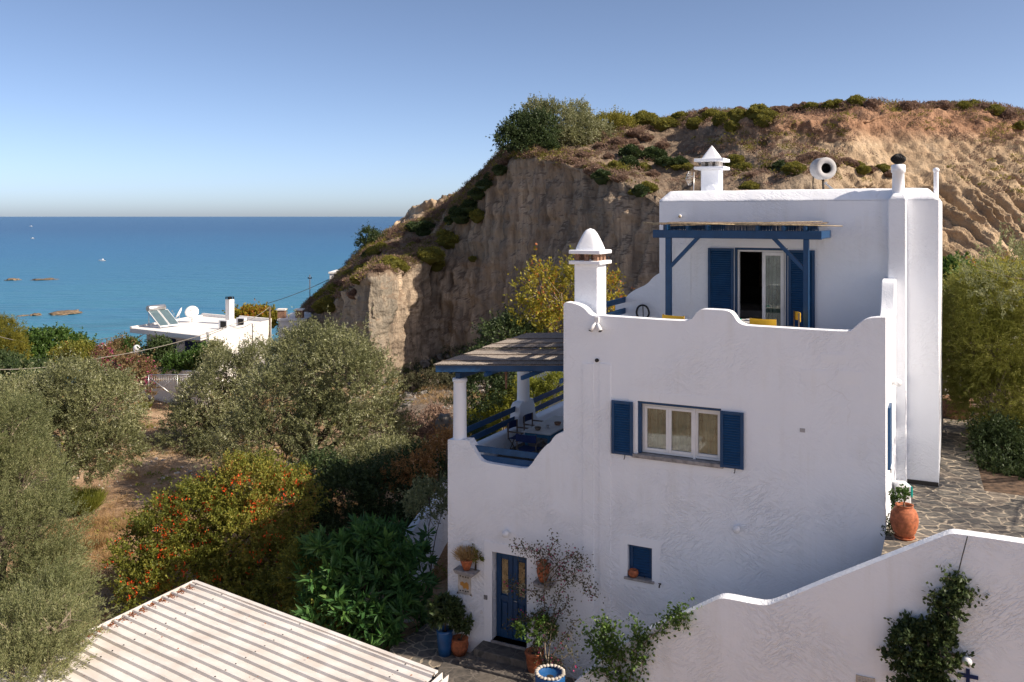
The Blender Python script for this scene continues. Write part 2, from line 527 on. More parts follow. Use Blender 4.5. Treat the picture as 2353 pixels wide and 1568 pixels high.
# plaster pads beside the downpipe chase
def pad(x0, x1, ytop, ybot, rnd, label=None, b=0.0, t=.020):
    a0 = FA(x0, ybot, b)[0]; a1 = FA(x1, ybot, b)[0]; zt = FA(x0, ytop, b)[1]; zb = FA(x0, ybot, b)[1]
    w = a1 - a0
    pl = [(a0, zt), (a1, zt)]
    for k in range(9):
        an = math.pi * k / 8
        pl.append((a0 + w / 2 + w / 2 * math.cos(an), zb - w / 2 * math.sin(an) * rnd + w * .3))
    mb = HB(); mb.prism(pl, b - t, b + .02); return mb.build('plaster_strip', M['stucco'], villa, bevel=.02, seg=2)
pad(1339, 1365, 834, 1424, 1.0)
pad(1377, 1404, 834, 1431, 1.0)
mb = HB(); a, z = FA(1372.5, 828); mb.tube([(a, -.05, z), (a, .05, z)], .042, 14); mb.build('pipe_end', M['black'], villa)
# flat plaster borders
def border(a0, a1, z0, z1, w, b=0, t=.007, bottom=True, name='window_surround'):
    mb = HB()
    o = R(a0 - w, a1 + w, z0 - (w if bottom else -.0005), z1 + w)
    mb.prism(o, b - t, b + .01, [R(a0, a1, z0 + (0 if bottom else .001), z1)])
    return mb.build(name, M['stucco_smooth'], villa, bevel=.006, seg=1)
border(wa0, wa1, wz0 - .02, wz1, .22)
border(sa0, sa1, sz0, sz1, .19)
mb = HB()
for a0_, a1_, z0_, z1_ in ((da0 - .22, da0, dz0 - .1, dz1 + .22), (da1, da1 + .24, dz0 - .1, dz1 + .22), (da0, da1, dz1, dz1 + .22)):
    mb.box(a0_, a1_, -.014, .01, z0_, z1_)
mb.build('door_surround', M['stucco_smooth'], villa)
# faint square plaster patches
for (x0, y0, x1, y1, b) in ((1886, 812, 1944, 836, 0), (1840, 849, 1897, 881, 0), (1922, 851, 1980, 884, 0), (1964, 497, 2016, 520, 3.9)):
    a0, z1_ = FA(x0, y0, b); a1, z0_ = FA(x1, y1, b)
    mb = HB(); mb.box(a0, a1, b - .008, b + .01, z0_, z1_); mb.build('plaster_patch', M['stucco_smooth'], villa)
a0, z1_ = FA(1838, 984); a1, z0_ = FA(1850, 994)
mb = HB(); mb.box(a0, a1, -.01, .01, z0_, z1_); mb.build('vent_plate', M['cloth'], villa)

# louvred shutter (flat against a wall at depth b)
def shutter(a0, a1, z0, z1, b, parent, label=None, hinge_right=True):
    fr = .07; t = .045
    mb = HB()
    mb.box(a0, a0 + fr, b - t, b, z0, z1); mb.box(a1 - fr, a1, b - t, b, z0, z1)
    mb.box(a0 + fr, a1 - fr, b - t + .002, b, z1 - fr, z1 - .002); mb.box(a0 + fr, a1 - fr, b - t + .002, b, z0 + .002, z0 + fr)
    o = mb.build('shutter', M['blue'], parent, bevel=.006, seg=1)
    if label: o['label'] = label
    mb = HB(); mb.box(a0 + fr, a1 - fr, b - .014, b - .004, z0 + fr, z1 - fr)
    n = int((z1 - z0 - 2 * fr) / .055)
    for k in range(n):
        z = z0 + fr + (k + .5) * (z1 - z0 - 2 * fr) / n
        mb.hexa([(a0 + fr, b - .012, z + .016), (a0 + fr, b - .016, z + .026), (a0 + fr, b - .040, z - .012), (a0 + fr, b - .036, z - .022)],
                [(a1 - fr, b - .012, z + .016), (a1 - fr, b - .016, z + .026), (a1 - fr, b - .040, z - .012), (a1 - fr, b - .036, z - .022)])
    mb.build('slats', M['blue'], o)
    mb = HB(); am = (a0 * .35 + a1 * .65)
    mb.tube([(am, b - .05, z0 + .02), (am, b - .07, z0 - .05), (am - .02, b - .06, z0 - .09)], .01, 5); mb.build('catch', M['iron'], o)
    return o
# main three-light window
shw = FA(1457, 925)[0] - FA(1407, 922)[0]
win = HB()
bw = .13
def frame(mb, a0, a1, z0, z1, b0, b1, w):
    mb.box(a0, a0 + w, b0, b1, z0, z1); mb.box(a1 - w, a1, b0, b1, z0, z1)
    mb.box(a0 + w, a1 - w, b0 + .001, b1 - .001, z0, z0 + w); mb.box(a0 + w, a1 - w, b0 + .001, b1 - .001, z1 - w, z1)
fr = HB(); frame(fr, wa0 + .07, wa1, wz0 + .05, wz1 - .06, bw, bw + .09, .05)
wf = fr.build('window', M['wframe'], villa, bevel=.005, seg=1)
L = wa1 - wa0 - .07
cuts = [wa0 + .07 + .05, wa0 + .07 + L * .338, wa0 + .07 + L * .655, wa1 - .05]
for i in range(3):
    g = .018 if i else 0
    f2 = HB(); frame(f2, cuts[i] + (.02 if i == 2 else 0), cuts[i + 1], wz0 + .10, wz1 - .11, bw - .012 + (.03 if i == 2 else 0), bw + .05 + (.03 if i == 2 else 0), .062)
    so = f2.build('sash', M['wframe'], wf, bevel=.006, seg=1)
    gl = HB(); gl.box(cuts[i] + .062, cuts[i + 1] - .062, bw + .026 + (.03 if i == 2 else 0), bw + .032 + (.03 if i == 2 else 0), wz0 + .162, wz1 - .172); gl.build('pane', M['glass'], wf)
mb = HB()
mb.box(wa0 + .07 + L * .655 - .02, wa0 + .07 + L * .655 + .035, bw - .02, bw + .06, wz0 + .02, wz1 - .06)
mb.build('mullion', M['wframe'], wf, bevel=.005, seg=1)
mb = HB(); mb.box(wa0 - .0, wa0 + .07, .03, bw + .1, wz0 + .05, wz1); mb.box(wa0 + .07, wa1, .03, bw + .1, wz1 - .06, wz1); mb.build('outer_frame', M['blue'], wf)
mb = HB(); mb.box(wa0 - .12, wa1 + .06, -.07, .26, wz0 - .05, wz0 + .035); mb.build('sill', M['grout'], wf, bevel=.008, seg=1)
# curtain with real folds
def curtain(a0, a1, z0, z1, b, parent, mat='lace', amp=.018, waves=14):
    n = int((a1 - a0) / .012); vs = []; fs = []
    for i in range(n + 1):
        a = a0 + (a1 - a0) * i / n
        bb = b + amp * math.sin(i / n * waves * 6.28 + 1.5 * math.sin(i / n * 9)) 
        vs += [(a, bb, z0), (a, bb * 1.0, z1)]
    for i in range(n): fs.append((2*i, 2*i+2, 2*i+3, 2*i+1))
    mb = HB(); mb.add(vs, fs, True); return mb.build('curtain', M[mat], parent)
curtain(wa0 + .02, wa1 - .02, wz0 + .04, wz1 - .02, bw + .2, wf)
for nm, x0, x1, yt0, yb0 in (('left', 1407, 1456, 922, 1041), ('right', 1656, 1710, 950, 1074)):
    a0 = FA(x0, yt0)[0]; a1 = FA(x1, yt0)[0]
    z1_ = wz1 - .03; z0_ = wz0 - .02
    shutter(a0, a1, z0_, z1_, -.03, wf)
# room box behind the window (dark)
mb = HB()
mb.box(A2 + .4, AR - .4, 3.2, 3.25, GF, DECK - .25); mb.box(A2 + .4, AR - .4, HT + .3, 3.2, GF - .1, GF); mb.box(A2+.4, AR-.4, HT+.02, 3.2, DECK-.3, DECK-.25)
mb.build('room_lining', M['room'], villa)
# small window with closed shutter and sill
mb = HB(); frame(mb, sa0, sa1, sz0, sz1, .12, .17, .03); sw = mb.build('window', M['blue'], villa)
sw['label'] = 'small square window closed by blue louvres, low on the front wall'
shutter(sa0 + .02, sa1 - .02, sz0 + .02, sz1 - .02, .16, sw)
mb = HB(); mb.box(sa0 - .07, sa1 + .06, -.06, .14, sz0 - .05, sz0 + .005); mb.build('sill', M['grout'], sw, bevel=.008, seg=1)
pt = thing('flower_pot', H(sa0 + .12, .03, sz0 + .01), 'small round terracotta pot on the sill of the low blue window', 'pot')
mb = HB(); mb.lathe([(.001, 0), (.07, 0), (.11, .05), (.12, .1), (.10, .15), (.08, .165), (.075, .15), (.001, .12)], (sa0 + .13, .02, sz0 + .012), 20); mb.build('pot_body', M['terracotta'], pt)
mb = HB(); mb.lathe([(.001, .115), (.05, .125), (.076, .12)], (sa0 + .13, .02, sz0 + .012), 20); mb.build('soil', M['dark'], pt)
# tap
tp = thing('wall_tap', H(FA(1518, 1343)[0], -.03, FA(1518, 1343)[1]), 'small dark garden tap on the white wall right of the low blue window', 'tap')
a, z = FA(1518, 1342)
mb = HB(); mb.tube([(a, 0, z), (a, -.08, z), (a, -.11, z - .05)], .016, 7); mb.build('spout', M['iron'], tp)
mb = HB(); mb.box(a - .03, a + .03, -.075, -.055, z + .02, z + .035); mb.build('handle', M['iron'], tp)

# front door
dm = (da0 + da1) / 2 
mb = HB(); bd = .20
mb.box(da0, da1, bd + .03, bd + .07, dz0, dz1 + .01)
door = mb.build('door', M['blue'], villa)
for (q0, q1) in ((da0 + .02, dm - .006), (dm + .006, da1 - .02)):
    f = HB(); w = .12
    f.box(q0, q0 + w, bd - .01, bd + .028, dz0 + .02, dz1); f.box(q1 - w, q1, bd - .01, bd + .028, dz0 + .02, dz1)
    for (z0_, z1_) in ((dz0 + .02, dz0 + .24), (dz0 + .93, dz0 + 1.05), (dz1 - .2, dz1)):
        f.box(q0 + w, q1 - w, bd - .008, bd + .028, z0_, z1_)
    f.box(q0 + w + .04, q1 - w - .04, bd + .005, bd + .03, dz0 + .30, dz0 + .87)
    f.build('door_leaf', M['blue'], door, bevel=.006, seg=1)
    g = HB(); g.box(q0 + w + .02, q1 - w - .02, bd + .012, bd + .026, dz0 + 1.08, dz1 - .23); g.build('pane', M['glass'], door)
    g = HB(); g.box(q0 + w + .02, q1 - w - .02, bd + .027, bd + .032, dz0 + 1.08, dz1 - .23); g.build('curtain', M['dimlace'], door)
mb = HB(); mb.tube([(dm + .05, bd - .02, dz0 + .98), (dm + .05, bd - .06, dz0 + .98), (dm + .14, bd - .06, dz0 + .98)], .011, 6); mb.build('handle', M['steel'], door)
mb = HB(); mb.box(da0 - .02, da1 + .02, -.04, bd + .05, dz0 - .06, dz0); mb.build('threshold', M['grout'], door)

# ------------------------------------------------------------------ upper block
UL, UR, UB = FA(1515, 600, 3.9)[0], FA(2157, 800, 3.9)[0], 10.2
ZT0, ZT1 = FA(1800, 461, 3.9)[1], FA(1800, 436, 4.15)[1]
ud0, ud1 = FA(1688, 600, 3.9)[0], FA(1810, 600, 3.9)[0]
uz1 = FA(1750, 570, 3.9)[1]
mb = HB()
mb.prism([(UL, DECK - 3.6), (ud0, DECK - 3.6), (ud0, DECK + .02), (ud0, uz1), (ud1, uz1), (ud1, DECK + .02), (ud1, DECK - 3.6), (UR, DECK - 3.6), (UR, ZT0 - .002), (UL, ZT0 - .002)], 3.9, 4.2)
mb.build('upper_front_wall', M['stucco'], villa)
mb = HB(); mb.box(ud0, ud1, 3.905, 4.2, DECK - 3.6, DECK + .02); mb.build('door_step', M['stucco_smooth'], villa)
mb = HB(); mb.box(UL + .001, UL + .3, 4.2, UB, 3.0, ZT0 - .002); mb.build('upper_side_wall', M['stucco'], villa)
mb = HB(); mb.box(UR - .3, UR - .001, 4.2, UB, 3.0, ZT0 - .002); mb.build('upper_side_wall', M['stucco'], villa)
mb = HB(); mb.box(UL, UR, UB - .3, UB - .001, 3.0, ZT0); mb.build('upper_back_wall', M['stucco'], villa)
# chamfered parapet
def ring(mb, r0, r1, z0, z1):
    c0 = [(r0[0], r0[2], z0), (r0[1], r0[2], z0), (r0[1], r0[3], z0), (r0[0], r0[3], z0)]
    c1 = [(r1[0], r1[2], z1), (r1[1], r1[2], z1), (r1[1], r1[3], z1), (r1[0], r1[3], z1)]
    return c0, c1
I = .24
N_ = 60
def strip(mb, loops):
    n = len(loops[0]); vs = [p for l in loops for p in l]; fs = []
    for j in range(len(loops) - 1):
        for i in range(n):
            i2 = (i + 1) % n; fs.append((j*n+i, j*n+i2, (j+1)*n+i2, (j+1)*n+i))
    mb.add(vs, fs, True)
def rect_loop(ins, z, wob, seed):
    pts = []
    a0, a1, b0, b1 = UL + ins, UR - ins, 3.9 + ins, UB - ins
    cor = [(a0, b0), (a1, b0), (a1, b1), (a0, b1)]
    for k in range(4):
        p, q = cor[k], cor[(k + 1) % 4]
        for i in range(N_):
            t = i / N_; a = p[0] + (q[0] - p[0]) * t; b = p[1] + (q[1] - p[1]) * t
            w = wob * (noise.noise(Vector((a * 1.7, b * 1.7, seed))) + .4 * noise.noise(Vector((a * 6, b * 6, seed))))
            pts.append((a, b, z + w))
    return pts
mb = HB()
strip(mb, [rect_loop(0, ZT0 - .02, 0, 0), rect_loop(.0, ZT0 + .01, .02, 1), rect_loop(.03, ZT0 + .05, .03, 1), rect_loop(I * .8, ZT1 - .05, .02, 2), rect_loop(I, ZT1 - .01, .012, 3), rect_loop(I + .12, ZT1, .012, 3), rect_loop(I + .22, ZT1 - .05, 0, 3), rect_loop(I + .24, ZT1 - .5, 0, 3)])
mb.build('parapet', M['stucco'], villa)
mb = HB(); mb.box(UL + .2, UR - .2, 4.1, UB - .2, ZT1 - .52, ZT1 - .42); roof = mb.build('roof', M['stucco_smooth'], villa)
# pilaster with flue
pa0, pa1 = FA(2050, 700, 3.62)[0] - .1, FA(2083, 700, 3.62)[0]
mb = HB(); mb.box(pa0, pa1, 3.6, 3.93, 2.8, ZT0 - .02); mb.add([(pa0, 3.6, ZT0 - .02), (pa1, 3.6, ZT0 - .02), (pa1, 3.93, ZT0 - .02), (pa0, 3.93, ZT0 - .02), (pa0 + .1, 3.78, ZT0 + .14), (pa1 - .03, 3.78, ZT0 + .14), (pa1 - .03, 4.1, ZT0 + .2), (pa0 + .1, 4.1, ZT0 + .2)], [(0, 1, 5, 4), (1, 2, 6, 5), (2, 3, 7, 6), (3, 0, 4, 7), (4, 5, 6, 7)])
mb.build('chimney_breast', M['stucco'], villa, bevel=.04)
fa_ = (FA(2064, 420, 3.95)[0]); zf = FA(2064, 436, 3.95)[1]
fl = thing('flue', H(fa_, 3.95, zf), 'white round flue pipe with a dark finned cowl on the upper flat roof', 'flue pipe')
ztop = FA(2064, 378, 3.95)[1]
mb = HB(); mb.lathe([(.14, -.25), (.14, 0), (.135, ztop - zf - .2), (.16, ztop - zf - .19), (.16, ztop - zf - .02), (.12, ztop - zf)], (fa_, 3.98, zf), 24); mb.build('pipe', M['stucco_smooth'], fl)
hc = ztop - zf
mb = HB()
for k in range(22):
    an = k / 22 * 6.283
    pts = []
    for j in range(9):
        u = j / 8; r = .165 * math.sin(.35 + u * 2.55); an2 = an + u * 1.0
        pts.append((fa_ + r * math.cos(an2), 3.98 + r * math.sin(an2), zf + hc + .01 + u * .24))
    mb.tube(pts, .012, 5, caps=False)
mb.sphere((fa_, 3.98, zf + hc + .12), .145, 10, sc=(1, 1, .9)); mb.build('cowl', M['iron'], fl)
# thin vent pipe
va, vz = FA(2151, 436, 4.4); vt = FA(2151, 392, 4.4)[1]
vp = thing('vent_pipe', H(va, 4.4, vz - .2), 'slim white vent pipe with a small rounded cap at the right edge of the roof', 'vent pipe')
mb = HB(); mb.lathe([(.055, -.5), (.055, vt - vz - .02)], (va, 4.4, vz), 14); mb.build('pipe', M['stucco_smooth'], vp)
mb = HB(); mb.lathe([(.055, 0), (.072, .01), (.072, .06), (.04, .09), (.001, .1)], (va, 4.4, vt - .03), 14); mb.build('cap', M['stucco_smooth'], vp)
# skirting behind the AC
mb = HB(); mb.box(pa1, UR, 3.86, 3.91, 3.86, 3.96); mb.build('skirting', M['dark'], villa)
# raised plaster pads on the upper wall
pad(1536, 1549, 560, 700, 1.0, b=3.9, t=.018); pad(1563, 1588, 560, 700, 1.0, b=3.9, t=.018)
# crown mouldings over the doors: thin ledge lines
a0, z0_ = FA(1640, 556, 3.9); a1 = FA(1905, 556, 3.9)[0]
border(ud0, ud1, DECK, uz1, .2, b=3.9, bottom=False, name='door_surround')
# sliding door: frame, left sash open, right sash glass + curtain
ub = 3.98
mb = HB(); w = .05
mb.box(ud0, ud0 + .06, 3.93, 4.1, DECK + .02, uz1); mb.box(ud0 + .06, ud1, 3.93, 4.1, uz1 - .06, uz1); mb.box(ud1 - .05, ud1, 3.93, 4.1, DECK + .02, uz1 - .06)
ud = mb.build('terrace_door', M['blue'], villa)
mb = HB(); frame(mb, ud0 + .06, ud1 - .05, DECK + .02, uz1 - .06, ub, ub + .1, .045); mb.build('door_frame', M['wframe'], ud)
um = FA(1752, 600, 3.9)[0]
mb = HB(); frame(mb, um - .02, ud1 - .10, DECK + .06, uz1 - .11, ub - .02, ub + .03, .085); mb.build('sash', M['wframe'], ud, bevel=.005, seg=1)
mb = HB(); mb.box(um + .065, ud1 - .185, ub, ub + .006, DECK + .145, uz1 - .195); mb.build('pane', M['glass'], ud)
curtain(um + .02, ud1 - .1, DECK + .05, uz1 - .08, ub + .28, ud, waves=6)
sl0, sl1 = FA(1628, 600, 3.9)[0], FA(1687, 600, 3.9)[0]
shutter(sl0, sl1, DECK + .04, uz1 - .02, 3.87, ud)
sr0, sr1 = FA(1812, 600, 3.9)[0], FA(1873, 600, 3.9)[0]
shutter(sr0, sr1, DECK + .04, uz1 - .04, 3.87, ud)
# upper room
mb = HB()
mb.box(UL + .3, UR - .3, 4.2, 8.5, DECK - .05, DECK + .01)
mb.build('room_floor', M['terracotta'], villa)
mb = HB(); mb.box(UL + .3, UR - .3, 8.5, 8.6, DECK, ZT1 - .55); mb.box(UL + .31, UR - .31, 4.21, 8.5, ZT1 - .62, ZT1 - .55); mb.build('room_lining', M['room'], villa)
pa_, pz_ = FA(1718, 620, 8.45)
pic = thing('wall_picture', H(pa_, 8.45, pz_ - .5), 'dark framed picture on the back wall seen through the open terrace door', 'picture')
mb = HB(); frame(mb, pa_ - .42, pa_ + .42, pz_ - .65, pz_ + .65, 8.42, 8.48, .07); mb.build('frame', M['wood'], pic)
mb = HB(); mb.box(pa_ - .35, pa_ + .35, 8.45, 8.46, pz_ - .58, pz_ + .58); mb.build('canvas', M['dark'], pic)
bd_a, _ = FA(1722, 700, 6.5)
bed = thing('bed', H(bd_a, 6.6, DECK), 'bed with grey covers just inside the open terrace door', 'bed')
mb = HB(); mb.box(bd_a - .9, bd_a + .8, 5.7, 7.7, DECK + .02, DECK + .38); mb.build('bed_base', M['wood'], bed, bevel=.02)
mb = HB(); mb.box(bd_a - .88, bd_a + .78, 5.72, 7.68, DECK + .38, DECK + .6); mb.build('mattress', M['cloth'], bed, bevel=.06, seg=3)
mb = HB(); mb.box(bd_a - .9, bd_a + .8, 7.7, 7.8, DECK + .02, DECK + 1.1); mb.build('headboard', M['dark'], bed, bevel=.02)

# back-left curved parapet of the deck (continuing from the upper block) and left rails
pl = smooth_poly([(1518, 626), (1500, 636), (1486, 654), (1462, 664), (1444, 675), (1432, 690), (1424, 697), (1412, 698)], 2)
pl = [FA(x, y, 3.9) for x, y in pl]
mb = HB(); mb.prism([(UL - .001, DECK - .2)] + [(UL - .001, pl[0][1])] + pl[1:] + [(pl[-1][0], DECK - .2)], 3.95, 4.2)
mb.build('deck_side_parapet', M['stucco'], villa, bevel=.03)
cl = pl[-1][0]
rl4 = thing('railing', H(A2 + .14, 2.5, DECK), 'two blue boards on the left edge of the roof terrace behind the big chimney', 'railing')
for z in (DECK + .62, DECK + .92): rail(rl4, (A2 + .14, .9, z), (A2 + .14, 3.95, z), .15)
mb = HB(); mb.box(A2, A2 + .26, HT, 4.0, DECK + .2, DECK + .32); mb.box(A2 + .003, A2 + .257, HT + .003, 1.35, DECK + .31, DECK + 1.12); mb.build('deck_kerb', M['stucco'], villa, bevel=.03)  # taller second box: hidden return added to keep sun off the corner column
# shutter seen edge-on on the left wall of the upper block
mb = HB(); mb.box(UL - .06, UL - .01, 4.4, 5.0, DECK + 1.0, DECK + 2.6); mb.build('shutter', M['blue'], villa)

# big front chimney --------------------------------------------------
def chimney(name, a0, a1, b0, b1, z0, zs, zb, zd, ztp, label, mat_b='brick', slab=.1, parent=villa, round_top=True, npil=3):
    mb = HB(); mb.box(a0, a1, b0, b1, z0, zs); c = mb.build('chimney', M['stucco'], parent, bevel=.03)
    c['label'] = label
    h = zb - zs
    mb = HB(); mb.box(a0 - slab, a1 + slab, b0 - slab, b1 + slab, zs, zs + .085); mb.box(a0 - slab, a1 + slab, b0 - slab, b1 + slab, zb, zb + .09); mb.build('slab', M['stucco_smooth'], c, bevel=.015, seg=2)
    mb = HB(); pw = .11
    for i in range(npil):
        t = i / (npil - 1)
        aa = a0 + .01 + (a1 - a0 - pw - .02) * t; bb = b0 + .01 + (b1 - b0 - pw - .02) * t
        mb.box(aa, aa + pw, b0 + .01, b0 + .01 + pw, zs + .085, zb); mb.box(aa, aa + pw, b1 - .01 - pw, b1 - .01, zs + .085, zb)
        if 0 < i < npil - 1:
            mb.box(a0 + .01, a0 + .01 + pw, bb, bb + pw, zs + .085, zb); mb.box(a1 - .01 - pw, a1 - .01, bb, bb + pw, zs + .085, zb)
    mb.build('brick_piers', M[mat_b], c, bevel=.006, seg=1)
    loops = []; K = 14
    for j in range(K + 1):
        t = j / K
        if round_top:
            w = 1 - .04 * t - .42 * (t ** 1.5) - .54 * t ** 4.0
            w = float(np.interp(t, [0, .08, .3, .5, .7, .84, .93, .98, 1], [1, .97, .84, .71, .57, .44, .30, .16, .03]))
        else: w = max(.03, 1 - t ** 1.05 * .97) if t > .06 else 1.0
        z = zb + .09 + (ztp - zb - .09) * t
        am, bm_ = (a0 + a1) / 2, (b0 + b1) / 2; ha, hb = (a1 - a0) / 2 * w, (b1 - b0) / 2 * w
        l = []
        for k in range(24):
            an = 2 * math.pi * k / 24 + math.pi / 24
            cx_, cy_ = math.cos(an), math.sin(an); e = (.30 + .45 * t ** 2) if round_top else .30
            l.append((am + ha * math.copysign(abs(cx_) ** e, cx_), bm_ + hb * math.copysign(abs(cy_) ** e, cy_), z))
        loops.append(l)
    mb = HB(); strip(mb, loops); mb.add(loops[-1], [tuple(range(24))]); mb.build('cap', M['stucco_smooth'], c)
    return c
q0, q1 = FA(1319, 650, .42)[0], FA(1373, 650, .42)[0]
chimney('chimney', q0, q1, .42, 1.02, DECK - .2, FA(1345, 608, .42)[1], FA(1345, 584, .42)[1], 0, FA(1350, 525, .7)[1], 'large white chimney with brick openings and rounded cap on the terrace corner')
u0, u1 = FA(1610, 400, 6.0)[0], FA(1653, 400, 6.0)[0]
chimney('chimney', u0, u1, 6.0, 6.45, ZT1 - .45, FA(1630, 390, 6)[1], FA(1630, 372, 6)[1], 0, FA(1630, 335, 6.2)[1], 'slender white chimney with pointed cap on the upper flat roof', mat_b='stonepale', slab=.16, round_top=False)
# small arched hood at the foot of the slender chimney
ha, hz = FA(1633, 437, 5.7)
mb = HB(); pl = [(ha - .14, hz - .45), (ha - .14, hz + .02)] + [(ha + .14 * -math.cos(k * math.pi / 10), hz + .02 + .14 * math.sin(k * math.pi / 10)) for k in range(11)] + [(ha + .14, hz - .45)]
mb.prism(pl, 5.7, 6.0); mb.build('vent_hood', M['stucco'], villa, bevel=.01)

# roof clutter -------------------------------------------------------
da_, dz_ = FA(1890, 388, 5.2)
t = thing('loudspeaker', H(da_, 5.2, ZT1 - .45), 'round grey drum-shaped horn with a dark hollow centre on the roof edge', 'loudspeaker')
mm = HM @ Matrix.Translation((da_, 5.2, dz_)) @ Matrix.Rotation(math.radians(32), 4, 'Z') @ Matrix.Rotation(math.radians(90), 4, 'X')
mb = MB(mm); mb.lathe([(.13, .20), (.14, .235), (.265, .235), (.285, .20), (.285, -.14), (.25, -.18), (.001, -.2)], (0, 0, 0), 32); mb.build('drum', M['cloth'], t)
mb = MB(mm); mb.lathe([(.135, .23), (.12, .05), (.06, -.05), (.001, -.06)], (0, 0, 0), 28); mb.build('cone', M['black'], t)
mb = HB(); mb.tube([(da_ - .22, 5.2, dz_), (da_ - .24, 5.2, dz_ - .4), (da_ - .2, 5.2, ZT1 - .45)], .014, 6)
mb.tube([(da_, 5.3, dz_ - .2), (da_ + .02, 5.3, ZT1 - .45)], .03, 8); mb.build('stand', M['iron'], t)
a_, z_ = FA(1907, 430, 5.0)
dsh = thing('metal_bracket', H(a_, 5.0, ZT1 - .45), 'small pale slanted metal tray lying on the roof below the drum horn', 'bracket')
mb = MB(HM @ Matrix.Translation((a_, 5.0, z_)) @ Matrix.Rotation(.7, 4, 'Y')); mb.box(-.16, .16, -.06, .06, -.02, .02); mb.box(-.16, -.13, -.06, .06, .02, .05); mb.build('tray', M['steel'], dsh)
mb = HB(); mb.tube([(a_, 5.0, z_), (a_ + .05, 5, ZT1 - .45)], .01, 6); mb.build('leg', M['steel'], dsh)
a_, z_ = FA(1585, 412, 5.5)
an = thing('antenna', H(a_, 5.5, ZT1 - .45), 'small lattice television antenna left of the slender roof chimney', 'antenna')
mb = HB(); mb.tube([(a_ + .1, 5.5, ZT1 - .45), (a_ + .12, 5.5, z_ + .2)], .012, 6)
mb.tube([(a_ + .12, 5.5, z_ + .1), (a_ - .12, 5.5, z_)], .008, 5); mb.build('mast', M['steel'], an)
mb = HB()
for k in range(9):
    zz = z_ - .16 + k * .045; ww = .03 + .05 * math.sin(k / 8 * math.pi)
    mb.tube([(a_ - ww, 5.42, zz), (a_ + ww * .4, 5.6, zz)], .006, 4)
mb.tube([(a_ - .03, 5.5, z_ - .18), (a_ - .12, 5.5, z_), (a_ - .03, 5.5, z_ + .22)], .007, 4); mb.build('reflector', M['steel'], an)

# ------------------------------------------------------------------ wall lamps
M['globe'] = simple('opal_glass', (.75, .76, .78), .25, 0, .5, .03)
def wall_lamp(p, nrm, label, r=.085):
    t = thing('wall_lamp', p, label, 'wall lamp')
    n_ = Vector(nrm).normalized()
    mb = MB(); mb.tube([p - n_ * .0, p + n_ * .05, p + n_ * .07], [r * .6, r * .62, r * .5], 14); mb.build('base', M['wframe'], t)
    mb = MB(); mb.sphere(p + n_ * (.05 + r * .8), r, 10); mb.build('globe', M['globe'], t)
    return t
nF = (HM.to_3x3() @ Vector((0, -1, 0))); nR = (HM.to_3x3() @ Vector((1, 0, 0)))
a, z = FA(1166, 1224); wall_lamp(H(a, 0, z), nF, 'white globe lamp above the blue front door')
a, z = FA(1695, 1213); wall_lamp(H(a, 0, z), nF, 'white globe lamp on the middle of the lower facade, right of the low window')
wall_lamp(H(AR, 2.0, FA(2050, 886, 1.6)[1]), nR, 'white globe lamp sticking out from the sunlit right edge of the wall')
# twin spotlight under the parapet
a, z = FA(1373, 730)
t = thing('spotlight', H(a, 0, z - .2), 'white twin spotlight under the parapet below the big chimney', 'spotlight')
mb = HB(); mb.box(a - .055, a + .055, -.07, .0, z - .12, z + .02); mb.build('bracket', M['wframe'], t, bevel=.01)
for s_ in (-1, 1):
    mb = HB(); mb.tube([(a + s_ * .02, -.06, z - .12), (a + s_ * .07, -.1, z - .2), (a + s_ * .12, -.14, z - .29)], [.025, .045, .058], 12); h_ = mb.build('lamp_head', M['wframe'], t)
    mb = HB(); mb.tube([(a + s_ * .12, -.14, z - .288), (a + s_ * .125, -.145, z - .305)], [.05, .03], 12); mb.build('lens', M['iron'], h_)
a, z = FA(1564, 497, 3.9)
t = thing('spotlight', H(a, 3.9, z), 'tiny round brass spotlight high on the upper wall left of the pergola', 'spotlight')
mb = HB(); mb.tube([(a, 3.9, z), (a, 3.84, z), (a, 3.80, z - .01)], [.03, .05, .045], 12); mb.build('lamp_head', M['wframe'], t)
mb = HB(); mb.sphere((a, 3.80, z - .01), .035, 8); mb.build('bulb', M['bamboo'], t)
# shutter folded against right wall
shz0, shz1 = FA(2043, 1080, .6)[1], FA(2043, 937, .6)[1]
sd = HB(); sd.box(AR + .0, AR + .05, .55, 1.15, shz0, shz1); s1 = sd.build('shutter', M['blue'], villa, bevel=.006, seg=1); s1['label'] = 'blue shutter seen edge-on against the right wall'
mb = HB(); mb.box(AR + .05, AR + .07, .6, .64, shz0 - .06, shz0 + .02); mb.build('catch', M['iron'], s1)
# hose coil
a, z = FA(1477, 718, 3.85)
ho = MB(HM)
for k in range(5):
    r = .165 + .011 * (k % 3); b_ = 3.86 - .018 * (k // 2)
    ho.tube([(a + r * math.cos(q / 24 * 6.283), b_ - .01 * math.sin(q), z + r * 1.1 * math.sin(q / 24 * 6.283)) for q in range(25)], .013, 6, caps=False)
ho.tube([(a + .0, 3.86, z + .17), (a + .02, 3.84, z - .2)], .012, 6)
o = ho.build('hose', M['black']); tag(o, 'black coiled garden hose hanging on the white parapet of the roof terrace', 'hose')

